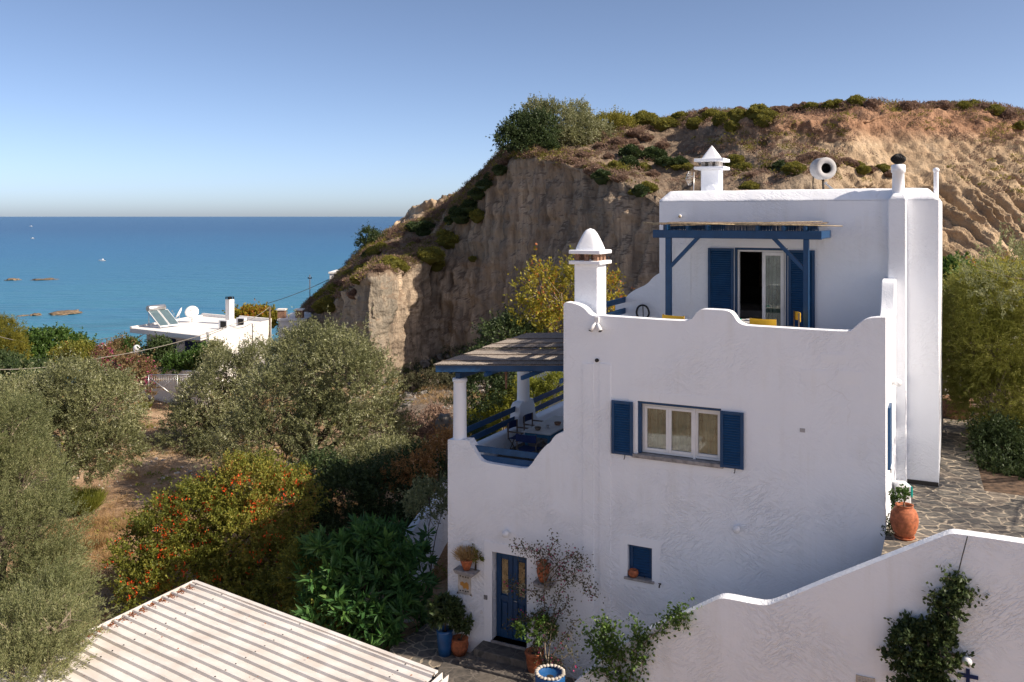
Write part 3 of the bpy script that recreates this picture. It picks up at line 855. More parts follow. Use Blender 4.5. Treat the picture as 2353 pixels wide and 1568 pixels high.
# ------------------------------------------------------------------ pergola on the deck
pg = thing('pergola', H(4.3, 2.2, DECK), 'dark blue timber pergola with a reed and bamboo roof over the upper terrace door', 'pergola')
PB = 2.15
def wbox(name, a0, a1, b0, b1, z0, z1, par=None, mat='blue', bev=.008):
    mb = HB(); mb.box(a0, a1, b0, b1, z0, z1); return mb.build(name, M[mat], par, bevel=bev, seg=1)
p0 = FA(1528, 640, PB)[0]; p1 = FA(1541, 640, PB)[0]; r0 = FA(1845, 640, PB)[0]; r1 = FA(1858, 640, PB)[0]
zb0, zb1 = FA(1700, 549, PB)[1], FA(1700, 530, PB)[1]
bl, br = FA(1500, 540, PB)[0], FA(1888, 540, PB)[0]
wbox('post', p0, p1, PB + .02, PB + .14, DECK, zb0, pg); wbox('post', r0, r1, PB + .02, PB + .14, DECK, zb0, pg)
wbox('beam', bl, br, PB, PB + .10, zb0, zb1, pg)
wbox('beam', br - .1, br - .0, PB + .10, 3.88, zb0 + .01, zb1 - .005, pg)
for ax, s_ in ((p1, 1), (r0, -1)):
    mb = HB(); L_ = .62; w_ = .09
    c0 = Vector((ax, 0, zb0 - L_)); c1 = Vector((ax + s_ * L_ * .95, 0, zb0))
    q = [(c0.x, c0.z), (c0.x, c0.z - w_ * 1.4), (c1.x + s_ * w_ * 1.3, c1.z), (c1.x, c1.z)]
    mb.prism(q, PB + .025, PB + .115); mb.build('brace', M['blue'], pg, bevel=.005, seg=1)
ztr = FA(1700, 514, PB)[1]
for x in (1532, 1580, 1625, 1740, 1800, 1850):
    a0 = FA(x, 520, PB)[0]
    wbox('rafter', a0 - .035, a0 + .035, PB - .05, 3.88, zb1, ztr - .03, pg)
rng = random.Random(4)
mb = HB()
a = bl + .15
while a < br - .05:
    r = .009 + rng.random() * .005; dz = rng.random() * .02
    mb.tube([(a, PB + .02 - rng.random() * .1, ztr - .015 - rng.random() * .02), (a + rng.uniform(-.01, .01), 3.0, ztr + dz), (a, 3.88, ztr + dz)], r, 4)
    a += .030
mb.build('reed_mat', M['wood'], pg)
mb = HB()   # blue painted reeds hanging behind the beam
a = bl + .2
while a < br - .1:
    mb.tube([(a, PB + .25, ztr - .02), (a + rng.uniform(-.012, .012), PB + .25, zb1 - .06)], .011, 4); a += .026
mb.build('reed_fringe', M['blue'], pg)
mb = HB()
for (x0, x1, y0, y1, r, dd) in ((1479, 1700, 512, 517, .014, -.16), (1530, 1700, 513, 517, .02, -.13), (1540, 1890, 519, 509, .016, -.1), (1690, 1936, 516, 520, .022, -.17), (1500, 1850, 515, 515, .018, .5), (1560, 1900, 516, 514, .018, .9)):
    a0, z0_ = FA(x0, y0, PB + dd); a1, z1_ = FA(x1, y1, PB + dd)
    mb.tube([(a0, PB + dd, z0_), ((a0 + a1) / 2, PB + dd, (z0_ + z1_) / 2 + .01), (a1, PB + dd, z1_)], [r * .8, r * .7, r * .5], 7)
mb.build('bamboo_pole', M['bamboo'], pg)

# ------------------------------------------------------------------ director chairs and tables
def director_chair(base, rot, cat_label, canvas, wood, group=None, hb=.85):
    t = thing('director_chair', base, cat_label, 'chair', group)
    X = Matrix.Translation(base) @ Matrix.Rotation(rot, 4, 'Z')
    for sx in (-1, 1):
        mb = MB(X)
        mb.tube([(sx * .26, -.22, 0), (-sx * .24, -.22, .45)], .014, 6); mb.tube([(sx * .26, .2, 0), (-sx * .24, .2, .45)], .014, 6)
        mb.box(sx * .27 - .015, sx * .27 + .015, .17, .2, .42, hb)
        mb.build('leg', M[wood], t)
        mb = MB(X); mb.box(sx * .28 - .03, sx * .28 + .03, -.26, .2, .62, .645); mb.box(sx * .28 - .015, sx * .28 + .015, -.24, -.2, .42, .62); mb.build('armrest', M[wood], t)
    mb = MB(X); mb.add([(-.26, -.24, .45), (0, -.24, .425), (.26, -.24, .45), (-.26, .2, .45), (0, .2, .425), (.26, .2, .45), (-.26, -.24, .435), (0, -.24, .41), (.26, -.24, .435), (-.26, .2, .435), (0, .2, .41), (.26, .2, .435)], [(0, 1, 4, 3), (1, 2, 5, 4), (6, 9, 10, 7), (7, 10, 11, 8), (0, 3, 9, 6), (2, 8, 11, 5), (0, 6, 7, 1), (1, 7, 8, 2), (3, 4, 10, 9), (4, 5, 11, 10)]); mb.build('seat', M[canvas], t)
    mb = MB(X)
    nn = 8; vs = []; fs = []
    for i in range(nn + 1):
        x = -.285 + .57 * i / nn; y = .205 + .05 * math.cos((i / nn - .5) * math.pi)
        for yy in (y, y + .012):
            for z in (hb - .2, hb - .01): vs.append((x, yy, z))
    for i in range(nn):
        o_ = 4 * i; q_ = o_ + 4
        fs += [(o_, q_, q_+1, o_+1), (o_+2, o_+3, q_+3, q_+2), (o_+1, q_+1, q_+3, o_+3), (o_, o_+2, q_+2, q_)]
    fs += [(0, 1, 3, 2), (4*nn, 4*nn+2, 4*nn+3, 4*nn+1)]
    mb.add(vs, fs); mb.build('backrest', M[canvas], t)
    return t
def table(a, b, z, la, lb, h, top, leg, label, name='table'):
    t = thing(name, H(a, b, z), label, 'table')
    wbox('tabletop', a - la / 2, a + la / 2, b - lb / 2, b + lb / 2, z + h - .035, z + h, t, top)
    mb = HB(); frame_z = z + h - .035
    mb.box(a - la/2 + .05, a + la/2 - .05, b - lb/2 + .05, b - lb/2 + .08, frame_z - .1, frame_z); mb.box(a - la/2 + .05, a + la/2 - .05, b + lb/2 - .08, b + lb/2 - .05, frame_z - .1, frame_z)
    mb.box(a - la/2 + .05, a - la/2 + .08, b - lb/2 + .08, b + lb/2 - .08, frame_z - .1, frame_z); mb.box(a + la/2 - .08, a + la/2 - .05, b - lb/2 + .08, b + lb/2 - .08, frame_z - .1, frame_z)
    mb.build('apron', M[leg], t)
    for sa_ in (-1, 1):
        for sb_ in (-1, 1):
            x = a + sa_ * (la / 2 - .075); y = b + sb_ * (lb / 2 - .075)
            wbox('leg', x - .035, x + .035, y - .035, y + .035, z, frame_z, t, leg)
    return t
M['tabletop'] = simple('pale_tabletop', (.55, .54, .52), .5)
# deck furniture
ta, _ = FA(1714, 742, 2.15)
table(ta, 2.15, DECK, .9, .7, .72, 'tabletop', 'blue', 'small pale-topped table on the upper terrace between the yellow chairs')
c_, _ = FA(1765, 745, 1.2)
HR = HM.to_3x3()
# yellow chairs: the nearest has its back to us, the second faces left
ch1 = director_chair(H(c_, .80, DECK), -TH + math.pi, 'yellow canvas chair with its back to the parapet, left of the other yellow chair', 'yellow', 'wood', hb=.97)
c_, _ = FA(1811, 735, 1.9)
ch2 = director_chair(H(c_, 1.9, DECK), -TH - math.pi / 2 + .35, 'yellow canvas chair turned sideways beside the blue pergola post', 'yellow', 'wood', hb=1.0)
c_, _ = FA(1571, 740, 1.6)
ch3 = director_chair(H(c_ + .05, .92, DECK), -TH + math.pi - .25, 'yellow canvas chair almost hidden behind the parapet left of its hump', 'yellow', 'wood', hb=.93)
# crockery
a_, z_ = ta, DECK + .72
for da, db, lab in ((-.2, .05, 'small pale dish on the left of the upper terrace table'), (.05, .1, 'small pale dish in the middle of the upper terrace table')):
    mb = HB(); mb.lathe([(.001, 0), (.05, 0), (.09, .025), (.085, .03), (.05, .01), (.001, .008)], (a_ + da, 2.15 + db, z_), 16)
    o = mb.build('dish', M['teal'] if da < 0 else M['wframe']); tag(o, lab, 'dish')
# lower terrace set: long table along b
ta_ = -.30
table(ta_, 3.1, GF, .80, 2.1, .75, 'tabletop', 'blue_pale', 'long grey-topped table with pale blue legs on the covered lower terrace')
for (da, b_, rot, lab) in ((-.74, 3.5, -TH + math.pi / 2, 'dark blue canvas chair at the far left side of the lower terrace table'),
                          (-.76, 2.55, -TH + math.pi / 2, 'greyish blue canvas chair at the near left side of the lower terrace table'),
                          (-.0, 1.62, -TH + math.pi, 'dark blue canvas chair at the near end of the lower terrace table, behind the railing'),
                          (.78, 3.0, -TH - math.pi / 2, 'dark blue canvas chair on the far right side of the lower terrace table')):
    director_chair(H(ta_ + da, b_, GF), rot, lab, 'bluecanvas', 'wood')
for k, (x, y, rr, mt, lab) in enumerate(((-.1, 2.35, .09, 'wood', 'round brown bowl at the near end of the lower terrace table'), (.05, 2.65, .055, 'steel', 'shiny metal pot on the middle of the lower terrace table'), (.15, 3.1, .1, 'brick', 'shallow reddish basket towards the back of the lower terrace table'))):
    mb = HB(); mb.lathe([(.001, 0), (rr * .7, 0), (rr, .06), (rr * .95, .08), (rr * .8, .05), (.001, .03)], (ta_ + x, y, GF + .75), 18)
    o = mb.build('bowl', M[mt]); tag(o, lab, 'bowl')

# ------------------------------------------------------------------ lower pergola (reed roof)
pl_ = thing('pergola', P(1150, 850, 22.5), 'low pergola with a dark reed roof and blue fascia beam over the left terrace', 'pergola')
zr = 6.56
E0 = P(1001, 848, 21.95); E1 = P(1298, 848, 21.95)      # front fascia
E0.z = 6.47; E1.z = 6.47
D2 = (HM.to_3x3() @ Vector((0, 1, 0))).normalized()
def beam(p0, p1, w, h, name, par, mat='blue'):
    p0 = Vector(p0); p1 = Vector(p1); d = (p1 - p0).normalized(); s_ = d.cross(Vector((0, 0, 1))).normalized() * w / 2; u = Vector((0, 0, h / 2))
    mb = MB(); mb.hexa([p0 - s_ - u, p0 + s_ - u, p0 + s_ + u, p0 - s_ + u], [p1 - s_ - u, p1 + s_ - u, p1 + s_ + u, p1 - s_ + u]); return mb.build(name, M[mat], par, bevel=.006, seg=1)
beam(E0 - Vector((0, 0, .02)), E1 + Vector((.05, 0, 0)), .06, .17, 'fascia', pl_)
cz = FA(1055, 868, .2)[1]
pc = H(ac, .2, cz + .07)
beam(pc - D2 * .12, pc + D2 * 4.6, .12, .16, 'beam', pl_)
pd = H(1.15, .2, cz + .07)
for k in range(7):
    q = H(AL + .1 + k * .5, -.1, cz + .19); 
    if k in (0, 2, 4, 6): beam(q, q + D2 * 4.9, .06, .1, 'rafter', pl_)
# reed roof: two overlapping tiers of reeds running along d2
def reeds(pA, pB, length, n, name, z0, z1, rg, r=.012):
    mb = MB()
    for i in range(n):
        t = i / (n - 1); p = pA.lerp(pB, t)
        L_ = length(t) * rg.uniform(.985, 1.01)
        j = rg.uniform(-.03, .03)
        mb.tube([p - D2 * (.04 + j) + Vector((0, 0, z0 + rg.random() * .012)), p + D2 * L_ * .5 + Vector((0, 0, (z0 + z1) / 2 + rg.random() * .012)), p + D2 * L_ + Vector((0, 0, z1 + rg.random() * .012))], r * rg.uniform(.8, 1.2), 4, caps=False)
    # cover strips under the reeds keep the mat closed
    vs = [pA + Vector((0, 0, z0 - .012)), pB + Vector((0, 0, z0 - .012)), pB + D2 * length(1) + Vector((0, 0, z1 - .012)), pA + D2 * length(0) + Vector((0, 0, z1 - .012))]
    vs2 = [v - Vector((0, 0, .012)) for v in vs]
    mb.hexa(vs2, vs)
    return mb.build(name, M['reed'], pl_)
def reedmat():
    m = NM('old_reeds').set(.85, 0, .2)
    v = m.coord((1, 1, 1), (0, 0, 0))
    f = m.noise(m.coord((40, 40, 40)), 1.0, 2); g = m.noise(v, 1.2, 3)
    c1_ = m.ramp(f, [(.3, (.10, .085, .075)), (.7, (.42, .37, .32))])
    m.col(m.mix(m.ramp(g, [(.35, 0), (.7, .55)]), c1_, (.20, .185, .175)))
    return m.m
M['reed'] = reedmat()
rg = random.Random(9)
R0 = Vector((E0.x - .03, E0.y - .06, 0)); R1 = Vector((E1.x + .1, E1.y - .06, 0))
reeds(R0, R1, lambda t: 2.35, 150, 'reed_mat', zr, zr + .06, rg)
s0 = P(1108, 811, 24.0); s1 = P(1320, 806, 24.2)
reeds(Vector((s0.x, s0.y, 0)), Vector((s1.x, s1.y, 0)), lambda t: 2.75, 105, 'reed_mat', zr + .10, zr + .16, rg)
for q in (.35, 1.3, 2.1):       # battens
    for base_, z_ in ((R0, zr + .035),):
        pA = R0 + D2 * q; pB = R1 + D2 * q
        beam(Vector((pA.x, pA.y, zr + .04 + q * .02)), Vector((pB.x, pB.y, zr + .04 + q * .02)), .03, .02, 'batten', pl_, 'wood')
for q in (.5, 1.4):
    pA = s0 + D2 * q; pB = s1 + D2 * q
    beam(Vector((pA.x, pA.y, zr + .14 + q * .02)), Vector((pB.x, pB.y, zr + .14 + q * .02)), .03, .02, 'batten', pl_, 'wood')
# hanging wooden ornament
hp = P(1163, 850, 23.4)
ho_ = thing('hanging_lantern', hp, 'narrow reddish wooden ornament hanging from the lower pergola between the columns', 'hanging lamp')
mb = MB(); mb.tube([hp + Vector((0, 0, .25)), hp - Vector((0, 0, .1))], .006, 5); mb.build('cord', M['wire'], ho_)
mb = MB(); mb.lathe([(.02, -.5), (.028, -.42), (.035, -.2), (.028, -.1), (.04, -.08), (.03, -.04), (.01, 0)], hp, 12); mb.build('lantern_body', M['brick'], ho_)

# ------------------------------------------------------------------ stair wall in front
SB = -1.8
sw_pts = [(1250, 1640), (1330, 1560), (1420, 1490), (1484, 1452)] + smooth_poly([(1484, 1452), (1570, 1413), (1640, 1381), (1656, 1375), (1676, 1377), (1745, 1391), (1764, 1391), (1784, 1385), (1900, 1337)], 2) + smooth_poly([(1900, 1337), (2160, 1235), (2183, 1227), (2200, 1227), (2353, 1249), (2560, 1281)], 2)
sp = [FA(x, y, SB) for x, y in sw_pts]
sp = [p for i, p in enumerate(sp) if i == 0 or abs(p[0] - sp[i-1][0]) > .01]
mb = HB(); mb.prism([(sp[0][0], -1.5)] + sp + [(sp[-1][0], -1.5)], SB, SB + .28)
swl = mb.build('stair_wall', M['stucco'], bevel=.07, seg=3); tag(swl, 'white stucco wall stepping down beside the stairs across the bottom right', 'wall')
# stone stairs between that wall and the facade
st = thing('stone_stairs', H(5, -.8, 0), 'narrow stone stairs climbing between the front wall and the house', 'stairs')
mb = HB()
aa, zz = 2.6, -.45
k = 0
while zz < 3.6:
    mb.box(aa, aa + .29 if zz < 3.35 else 12, SB + .28, -.002, -1.4, zz + .17); aa += .30 if not (4.9 < aa < 5.9) else .9; zz += .17
mb.build('treads', M['steps'], st)
# door steps
ds = thing('door_steps', H(0, -.4, -.5), 'two low stone steps below the blue front door', 'steps')
for k, (d_, z_) in enumerate(((.5, -.16), (.95, -.33))):
    mb = HB(); mb.box(da0 - .25 - .15 * k, da1 + .9 + .1 * k, -d_, -.002, -.62, dz0 + z_ + .1); mb.build('step', M['steps'], ds, bevel=.02)
# curved patio kerb
mb = HB(); pl = [(da0 - 1.6, -.95)]
pc_ = [(da0 - .55 + 2.6 * 0, 0)]
cc_ = FA(1140, 1560)[0]
pts = [(-1.35, -1.0), (-1.25, -1.5), (-.9, -2.0), (-.3, -2.45), (.6, -2.75), (1.8, -2.9), (3.2, -2.9), (3.2, -.96), (-1.3, -.96)]
n = len(pts); mb.add([(x, y, -.75) for x, y in pts] + [(x, y, -.40) for x, y in pts], [tuple(range(n)), tuple(range(n, 2*n))[::-1]] + [(i, (i+1) % n, (i+1) % n + n, i + n) for i in range(n)])
mb.build('landing', M['steps'], ds, bevel=.02)

# ------------------------------------------------------------------ wall fixtures by the door
# stone brackets
def shelf(xa, ya, w, label):
    a, z = FA(xa, ya)
    mb = HB(); mb.prism([(a - w / 2, z), (a - w / 2 * .8, z - .09), (a + w / 2 * .7, z - .12), (a + w / 2, z - .02)], -.30, .02)
    o = mb.build('wall_shelf', M['grout'], None, bevel=.015); tag(o, label, 'shelf'); return a, z
a1s, z1s = shelf(1079, 1304, .62, 'rough grey stone shelf on the wall left of the blue door, under the grassy pot')
a2s, z2s = shelf(1257, 1332, .5, 'rough grey stone shelf on the wall right of the blue door, under the jar')
t = thing('flower_pot', H(a1s, -.15, z1s), 'small terracotta pot on the stone shelf left of the blue door', 'pot')
mb = HB(); mb.lathe([(.001, 0), (.08, 0), (.15, .2), (.17, .24), (.155, .26), (.13, .22), (.001, .2)], (a1s, -.15, z1s), 20); mb.build('pot_body', M['terracotta'], t)
mb = HB(); mb.lathe([(.001, .2), (.1, .215), (.13, .21)], (a1s, -.15, z1s), 20); mb.build('soil', M['dark'], t)
jar = thing('clay_jar', H(a2s - .02, -.16, z2s), 'brown clay jar with a lug handle on the stone shelf right of the blue door', 'jar')
mb = HB(); mb.lathe([(.001, 0), (.07, 0), (.12, .1), (.155, .25), (.14, .37), (.08, .44), (.075, .47), (.10, .50), (.085, .505), (.06, .47), (.001, .4)], (a2s - .03, -.16, z2s), 24); mb.build('jar_body', M['terracotta'], jar)
for s_ in (-1, 1):
    mb = HB(); mb.tube([(a2s - .03 + s_ * .08, -.16, z2s + .46), (a2s - .03 + s_ * .17, -.16, z2s + .45), (a2s - .03 + s_ * .15, -.16, z2s + .36)], .016, 7); mb.build('handle', M['terracotta'], jar)
# hide-shaped ceramic plaque
a, z = FA(1068, 1341); wq, hq = .22, .29
oc = [(-1, .98), (-.72, .84), (-.3, .9), (.1, .86), (.5, .92), (.8, .84), (1.05, 1.02), (.86, .7), (.8, .3), (.84, -.2), (.78, -.6), (1.0, -1.0), (.62, -.85), (.1, -.92), (-.4, -.86), (-1.0, -1.0), (-.8, -.62), (-.84, -.2), (-.78, .3), (-.86, .7)]
mb = HB(); mb.prism([(a + x * wq, z + y * hq) for x, y in oc], -.03, .0)
pq = mb.build('wall_plaque', M['stonepale'], None, bevel=.006, seg=1); tag(pq, 'cream ceramic plaque shaped like a hide with a small orange picture, under the grassy pot', 'plaque')
mb = HB(); oc2 = [(-.5, .1), (-.2, .18), (.0, .05), (.3, .2), (.55, .05), (.6, -.35), (.45, -.45), (.2, -.3), (-.05, -.45), (-.2, -.2), (-.5, -.15)]
mb.prism([(a + x * wq, z + y * hq) for x, y in oc2], -.037, -.029); o = mb.build('painted_motif', simple('ochre_glaze', (.55, .26, .06), .4), pq)
mb = HB()
for xx, yy in ((-.5, .62), (-.15, .58), (.2, .6), (.5, .58), (-.5, -.62), (-.15, -.6), (.2, -.62), (.5, -.6), (-.86, .84), (.9, .86), (-.86, -.84), (.86, -.84)):
    mb.box(a + xx * wq - .018, a + xx * wq + .018, -.036, -.029, z + yy * hq - .014, z + yy * hq + .014)
mb.build('dark_marks', M['iron'], pq)
# house number tile: small dark digits
a, z = FA(1117, 1372)
mb = HB(); mb.box(a - .045, a + .045, -.028, -.012, z - .05, z + .05); tl = mb.build('number_tile', M['cloth']); tag(tl, 'tiny dark-edged house number tile on the left door surround', 'number tile')
mb = HB(); frame(mb, a - .045, a + .045, z - .05, z + .05, -.034, -.027, .012); mb.box(a - .018, a + .018, -.034, -.027, z + .01, z + .022); mb.box(a + .006, a + .018, -.034, -.027, z - .03, z + .01); mb.box(a - .018, a - .008, -.034, -.027, z - .006, z + .01); mb.build('marking', M['iron'], tl)
a, z = FA(1107, 1407)
mb = HB(); mb.box(a - .03, a + .03, -.02, .0, z - .04, z + .04); tl = mb.build('doorbell', M['wframe'], None, bevel=.008); tag(tl, 'small pale doorbell box left of the door, below the number tile', 'doorbell')
# blue cross and globe lamp and grate on the stair wall
a, z = FA(2224, 1553, SB)
mb = HB(); mb.box(a - .03, a + .03, SB - .03, SB, z - .2, z + .12); mb.box(a - .16, a - .03, SB - .03, SB, z - .03, z + .03); mb.box(a + .03, a + .16, SB - .03, SB, z - .03, z + .03)
cr = mb.build('wall_cross', M['bluecanvas'], None); tag(cr, 'dark blue wooden cross on the white wall at the bottom right', 'cross')
a, z = FA(2222, 1512, SB); wall_lamp(H(a, SB, z), nF, 'white globe lamp on the front wall above the blue cross', .09)
a0, z1_ = FA(1967, 1550, SB); a1 = FA(2011, 1556, SB)[0]
mb = HB(); frame(mb, a0, a1, z1_ - .4, z1_, SB - .025, SB, .015)
k = a0 + .03
while k < a1 - .02:
    mb.box(k, k + .006, SB - .015, SB - .009, z1_ - .385, z1_ - .015); k += .026
k = z1_ - .38
while k < z1_ - .02:
    mb.box(a0 + .016, a1 - .016, SB - .022, SB - .016, k, k + .006); k += .026
gr_ = mb.build('wall_grate', M['steel'], None); tag(gr_, 'metal mesh grate low on the white wall left of the dark creeper', 'grate')
mb = HB(); mb.lathe([(.001, 0), (.13, .0), (.13, .02), (.1, .03), (.001, .03)], (0, 0, 0), 16, m=Matrix.Translation(((a0 + a1) / 2 + .02, SB - .001, z1_ - .22)) @ Matrix.Rotation(math.pi / 2, 4, 'X') @ Matrix.Scale(-.2, 4, (0, 0, 1))); mb.build('opening', M['iron'], gr_)

# ------------------------------------------------------------------ right hand court
# raised earth bank and paving
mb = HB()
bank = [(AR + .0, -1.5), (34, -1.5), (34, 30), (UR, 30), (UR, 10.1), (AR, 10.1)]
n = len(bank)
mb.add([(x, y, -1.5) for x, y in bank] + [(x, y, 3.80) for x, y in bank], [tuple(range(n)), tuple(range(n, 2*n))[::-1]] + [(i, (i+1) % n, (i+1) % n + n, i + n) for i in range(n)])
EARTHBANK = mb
pav = HB()
def court(x, y): 
    v = HM.inverted() @ PZ(x, y, 3.84); return (v.x, v.y)
pp = [(AR + .001, -1.51), (33, -1.51), (33, .2)] + [court(2900, 1178), court(2353, 1140), court(2262, 1128), court(2244, 1060), court(2241, 985), court(2215, 900), court(2205, 850)] + [(UR + .01, 20), (UR + .01, 3.9), (AR + .001, 3.9)]
n = len(pp)
pav.add([(x, y, 3.78) for x, y in pp] + [(x, y, 3.84) for x, y in pp], [tuple(range(n)), tuple(range(n, 2*n))[::-1]] + [(i, (i+1) % n, (i+1) % n + n, i + n) for i in range(n)])
o = pav.build('paved_court', M['paving']); tag(o, kind='structure')
# large pot
pp_ = PZ(2078, 1236, 3.85)
big = thing('large_urn', pp_, 'big round orange terracotta urn with a green shrub at the right corner of the house', 'urn')
sc_ = 63 / 2050 * pp_.y
prof = [(.001, .05), (.27, .05), (.30, .1), (.40, .25), (.47, .48), (.495, .68), (.47, .88), (.40, 1.04), (.31, 1.13), (.285, 1.17), (.31, 1.20), (.33, 1.235), (.30, 1.245), (.265, 1.2), (.25, 1.12), (.001, 1.1)]
prof2 = []
for i in range(len(prof) - 1):
    (r0_, z0_), (r1_, z1_) = prof[i], prof[i + 1]
    m_ = 5 if .2 < z0_ < 1.1 and i < 9 else 1
    for j in range(m_):
        t = j / m_; r_ = r0_ + (r1_ - r0_) * t
        if m_ > 1: r_ += .006 * math.sin((z0_ + (z1_ - z0_) * t) * 75)
        prof2.append((r_, z0_ + (z1_ - z0_) * t))
prof2.append(prof[-1])
k_ = sc_ * .98
mb = MB(); mb.lathe([(r * k_, z * k_) for r, z in prof2], pp_, 40); mb.build('urn_body', M['terracotta'], big)
mb = MB(); mb.lathe([(.001, 0), (.34 * k_, 0), (.37 * k_, .07 * k_), (.34 * k_, .075 * k_), (.3 * k_, .03 * k_), (.001, .03 * k_)], pp_, 32); mb.build('saucer', M['terracotta'], big)
mb = MB(); mb.lathe([(.001, 1.12 * k_), (.255 * k_, 1.13 * k_)], pp_, 20); mb.build('soil', M['dark'], big)
URN = (pp_, k_)
# white cabinet / AC unit
c0 = PZ(2067, 1160, 3.85); c0 = P(2072, 1150, 19.6); c0.z = 3.85
acu = thing('pump_unit', c0, 'white box unit with a teal corner standing behind the orange urn', 'appliance')
zt_ = CH - (1110 - HY) / F * 19.6
X = Matrix.Translation(c0) @ Matrix.Rotation(-.1, 4, 'Z')
mb = MB(X); mb.box(-.14, .14, -.2, .2, .05, zt_ - 3.85); mb.build('casing', M['wframe'], acu, bevel=.03, seg=2)
mb = MB(X); mb.box(.13, .17, -.202, .1, zt_ - 3.85 - .25, zt_ - 3.85 - .03); mb.build('corner_panel', M['teal'], acu, bevel=.005, seg=1)
mb = MB(X); mb.box(-.13, -.08, -.2, .2, 0, .05); mb.box(.08, .13, -.2, .2, 0, .05); mb.build('foot', M['iron'], acu)
# round stone planter with tree
tp_ = PZ(2196, 957, 3.85)
pln = thing('stone_planter', tp_, 'round stone-walled planter around a tree trunk beside the paved path', 'planter')
k_ = tp_.y / 2050
mb = MB(); mb.lathe([(.001, 0), (34 * k_, 0), (33 * k_, 33 * k_), (36 * k_, 36 * k_), (36 * k_, 42 * k_), (28 * k_, 43 * k_), (27 * k_, 36 * k_), (.001, 35 * k_)], tp_, 28, wob=.02); mb.build('planter_wall', M['brick'], pln)
TREE1 = tp_
# ================================================================== GROUND
GP = np.array([(0,19.5,-.55),(-3,20,-.6),(-2.5,23,-.9),(-6,22,-1.3),(-8,26,-1.7),(-12,24,-1.9),(-15,32,-2.3),(-12,40,-1.9),(-8,38,-1.7),(-3,35,-1.2),(-2.5,45,0.0),
 (-1,52,0),(-5,60,-.8),(-8,64,-1.4),(3,50,1.0),(-10,58,-1.2),(-20,55,-1.9),(-24,66,-1.7),(-30,50,-2.2),(-40,60,-3),(-35,35,-2.8),(-20,20,-2.2),(-30,10,-2.2),(-5,10,-1.2),(3,10,-.8),(8,10,-.8),(2,26,-1.0),(3,32,.5),
 (8,34,2.2),(12,25,3.0),(15,35,3.4),(20,20,3.4),(6,45,2.0),(25,50,4),(14,12,0),(30,30,3.6),(-18,75,-3.2),(-30,82,-5),(-45,80,-6),(-10,72,-1.4),(0,62,.3),(-6,29,-1.5),(-3.5,30,-1.2)], float)
def ground_z(x, y):
    x = np.asarray(x, float); y = np.asarray(y, float)
    d2 = (x[..., None] - GP[:, 0]) ** 2 + (y[..., None] - GP[:, 1]) ** 2 + .5
    w = d2 ** -1.6
    z = (w * GP[:, 2]).sum(-1) / w.sum(-1)
    far = np.clip((y - 78) / 60, 0, 1) * 16 + np.clip((-x - 38) / 50, 0, 1) * 8
    return z - far
def gz(x, y): return float(ground_z(np.array([x]), np.array([y]))[0])
def npnoise(x, y, z, sc, oct=4, seed=0.0, rough=.5):
    out = np.zeros(x.size)
    xf, yf, zf = x.ravel(), y.ravel(), z.ravel()
    for i in range(xf.size):
        p = Vector((xf[i] * sc + seed, yf[i] * sc, zf[i] * sc)); a = 1; s = 0
        for _ in range(oct):
            s += a * noise.noise(p); p = p * 2.03; a *= rough
        out[i] = s
    return out.reshape(x.shape)
def gridmesh(name, X, Y, Z, mat, attrs=None, smooth=True):
    ny, nx = X.shape
    V = np.stack([X.ravel(), Y.ravel(), Z.ravel()], 1)
    i = np.arange(ny - 1)[:, None] * nx + np.arange(nx - 1)[None, :]
    Fq = np.stack([i, i + 1, i + nx + 1, i + nx], -1).reshape(-1, 4)
    return np_mesh(name, V, Fq, mat, attrs=attrs, smooth=smooth)
def soilmat():
    m = NM('dry_soil').set(.95, 0, .15)
    v = m.coord()
    f = m.noise(v, .35, 5); g = m.noise(v, 3.0, 6, .65); h = m.noise(v, 18, 4, .7)
    c = m.ramp(f, [(.32, (.27, .165, .09)), (.48, (.46, .31, .19)), (.62, (.60, .44, .29)), (.75, (.40, .28, .13))])
    c = m.mix(m.ramp(g, [(.4, 0), (.7, .8)]), c, (.16, .10, .055))
    c = m.mix(m.ramp(h, [(.58, 0), (.68, .8)]), c, (.52, .42, .31))
    c = m.mix(m.ramp(h, [(.30, .7), (.40, 0)]), c, (.07, .045, .03))
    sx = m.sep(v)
    rubble_shade = m.math('MULTIPLY', m.ramp(m.math('MULTIPLY_ADD', sx[0], .02, .5), [(.31, 0), (.36, 1)]), m.ramp(m.math('MULTIPLY', sx[1], .01), [(.39, 0), (.45, 1)]))
    c = m.mix(m.math('MULTIPLY', rubble_shade, .85), c, m.ramp(g, [(.3, (.085, .07, .055)), (.55, (.17, .145, .12)), (.75, (.27, .235, .20))]))  # grey rubble soil, darkened further to stand in for shade at the cliff foot
    m.col(c)
    m.bump(m.math('ADD', m.math('MULTIPLY', g, 1.0), m.math('MULTIPLY', h, .5)), .9, .12)
    return m.m
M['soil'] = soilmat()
gx, gy = np.meshgrid(np.linspace(-110, 60, 260), np.linspace(-15, 190, 300))
Zg = ground_z(gx, gy)
nz_ = npnoise(gx, gy, gx * 0, .25, 4)
Zg = Zg + nz_ * .22
# keep below the paved levels by the house
near = (np.abs(gx + 1.5) < 6) & (np.abs(gy - 20) < 4)
Zg = np.where(near, np.minimum(Zg, -.66), Zg)
Zg = np.where((gx > -1) & (gy < 23), np.minimum(Zg, -.7), Zg)
Zg = np.where((gy > 150), np.minimum(Zg, -23.5), Zg)
g_ = gridmesh('ground', gx, gy, Zg, M['soil'])
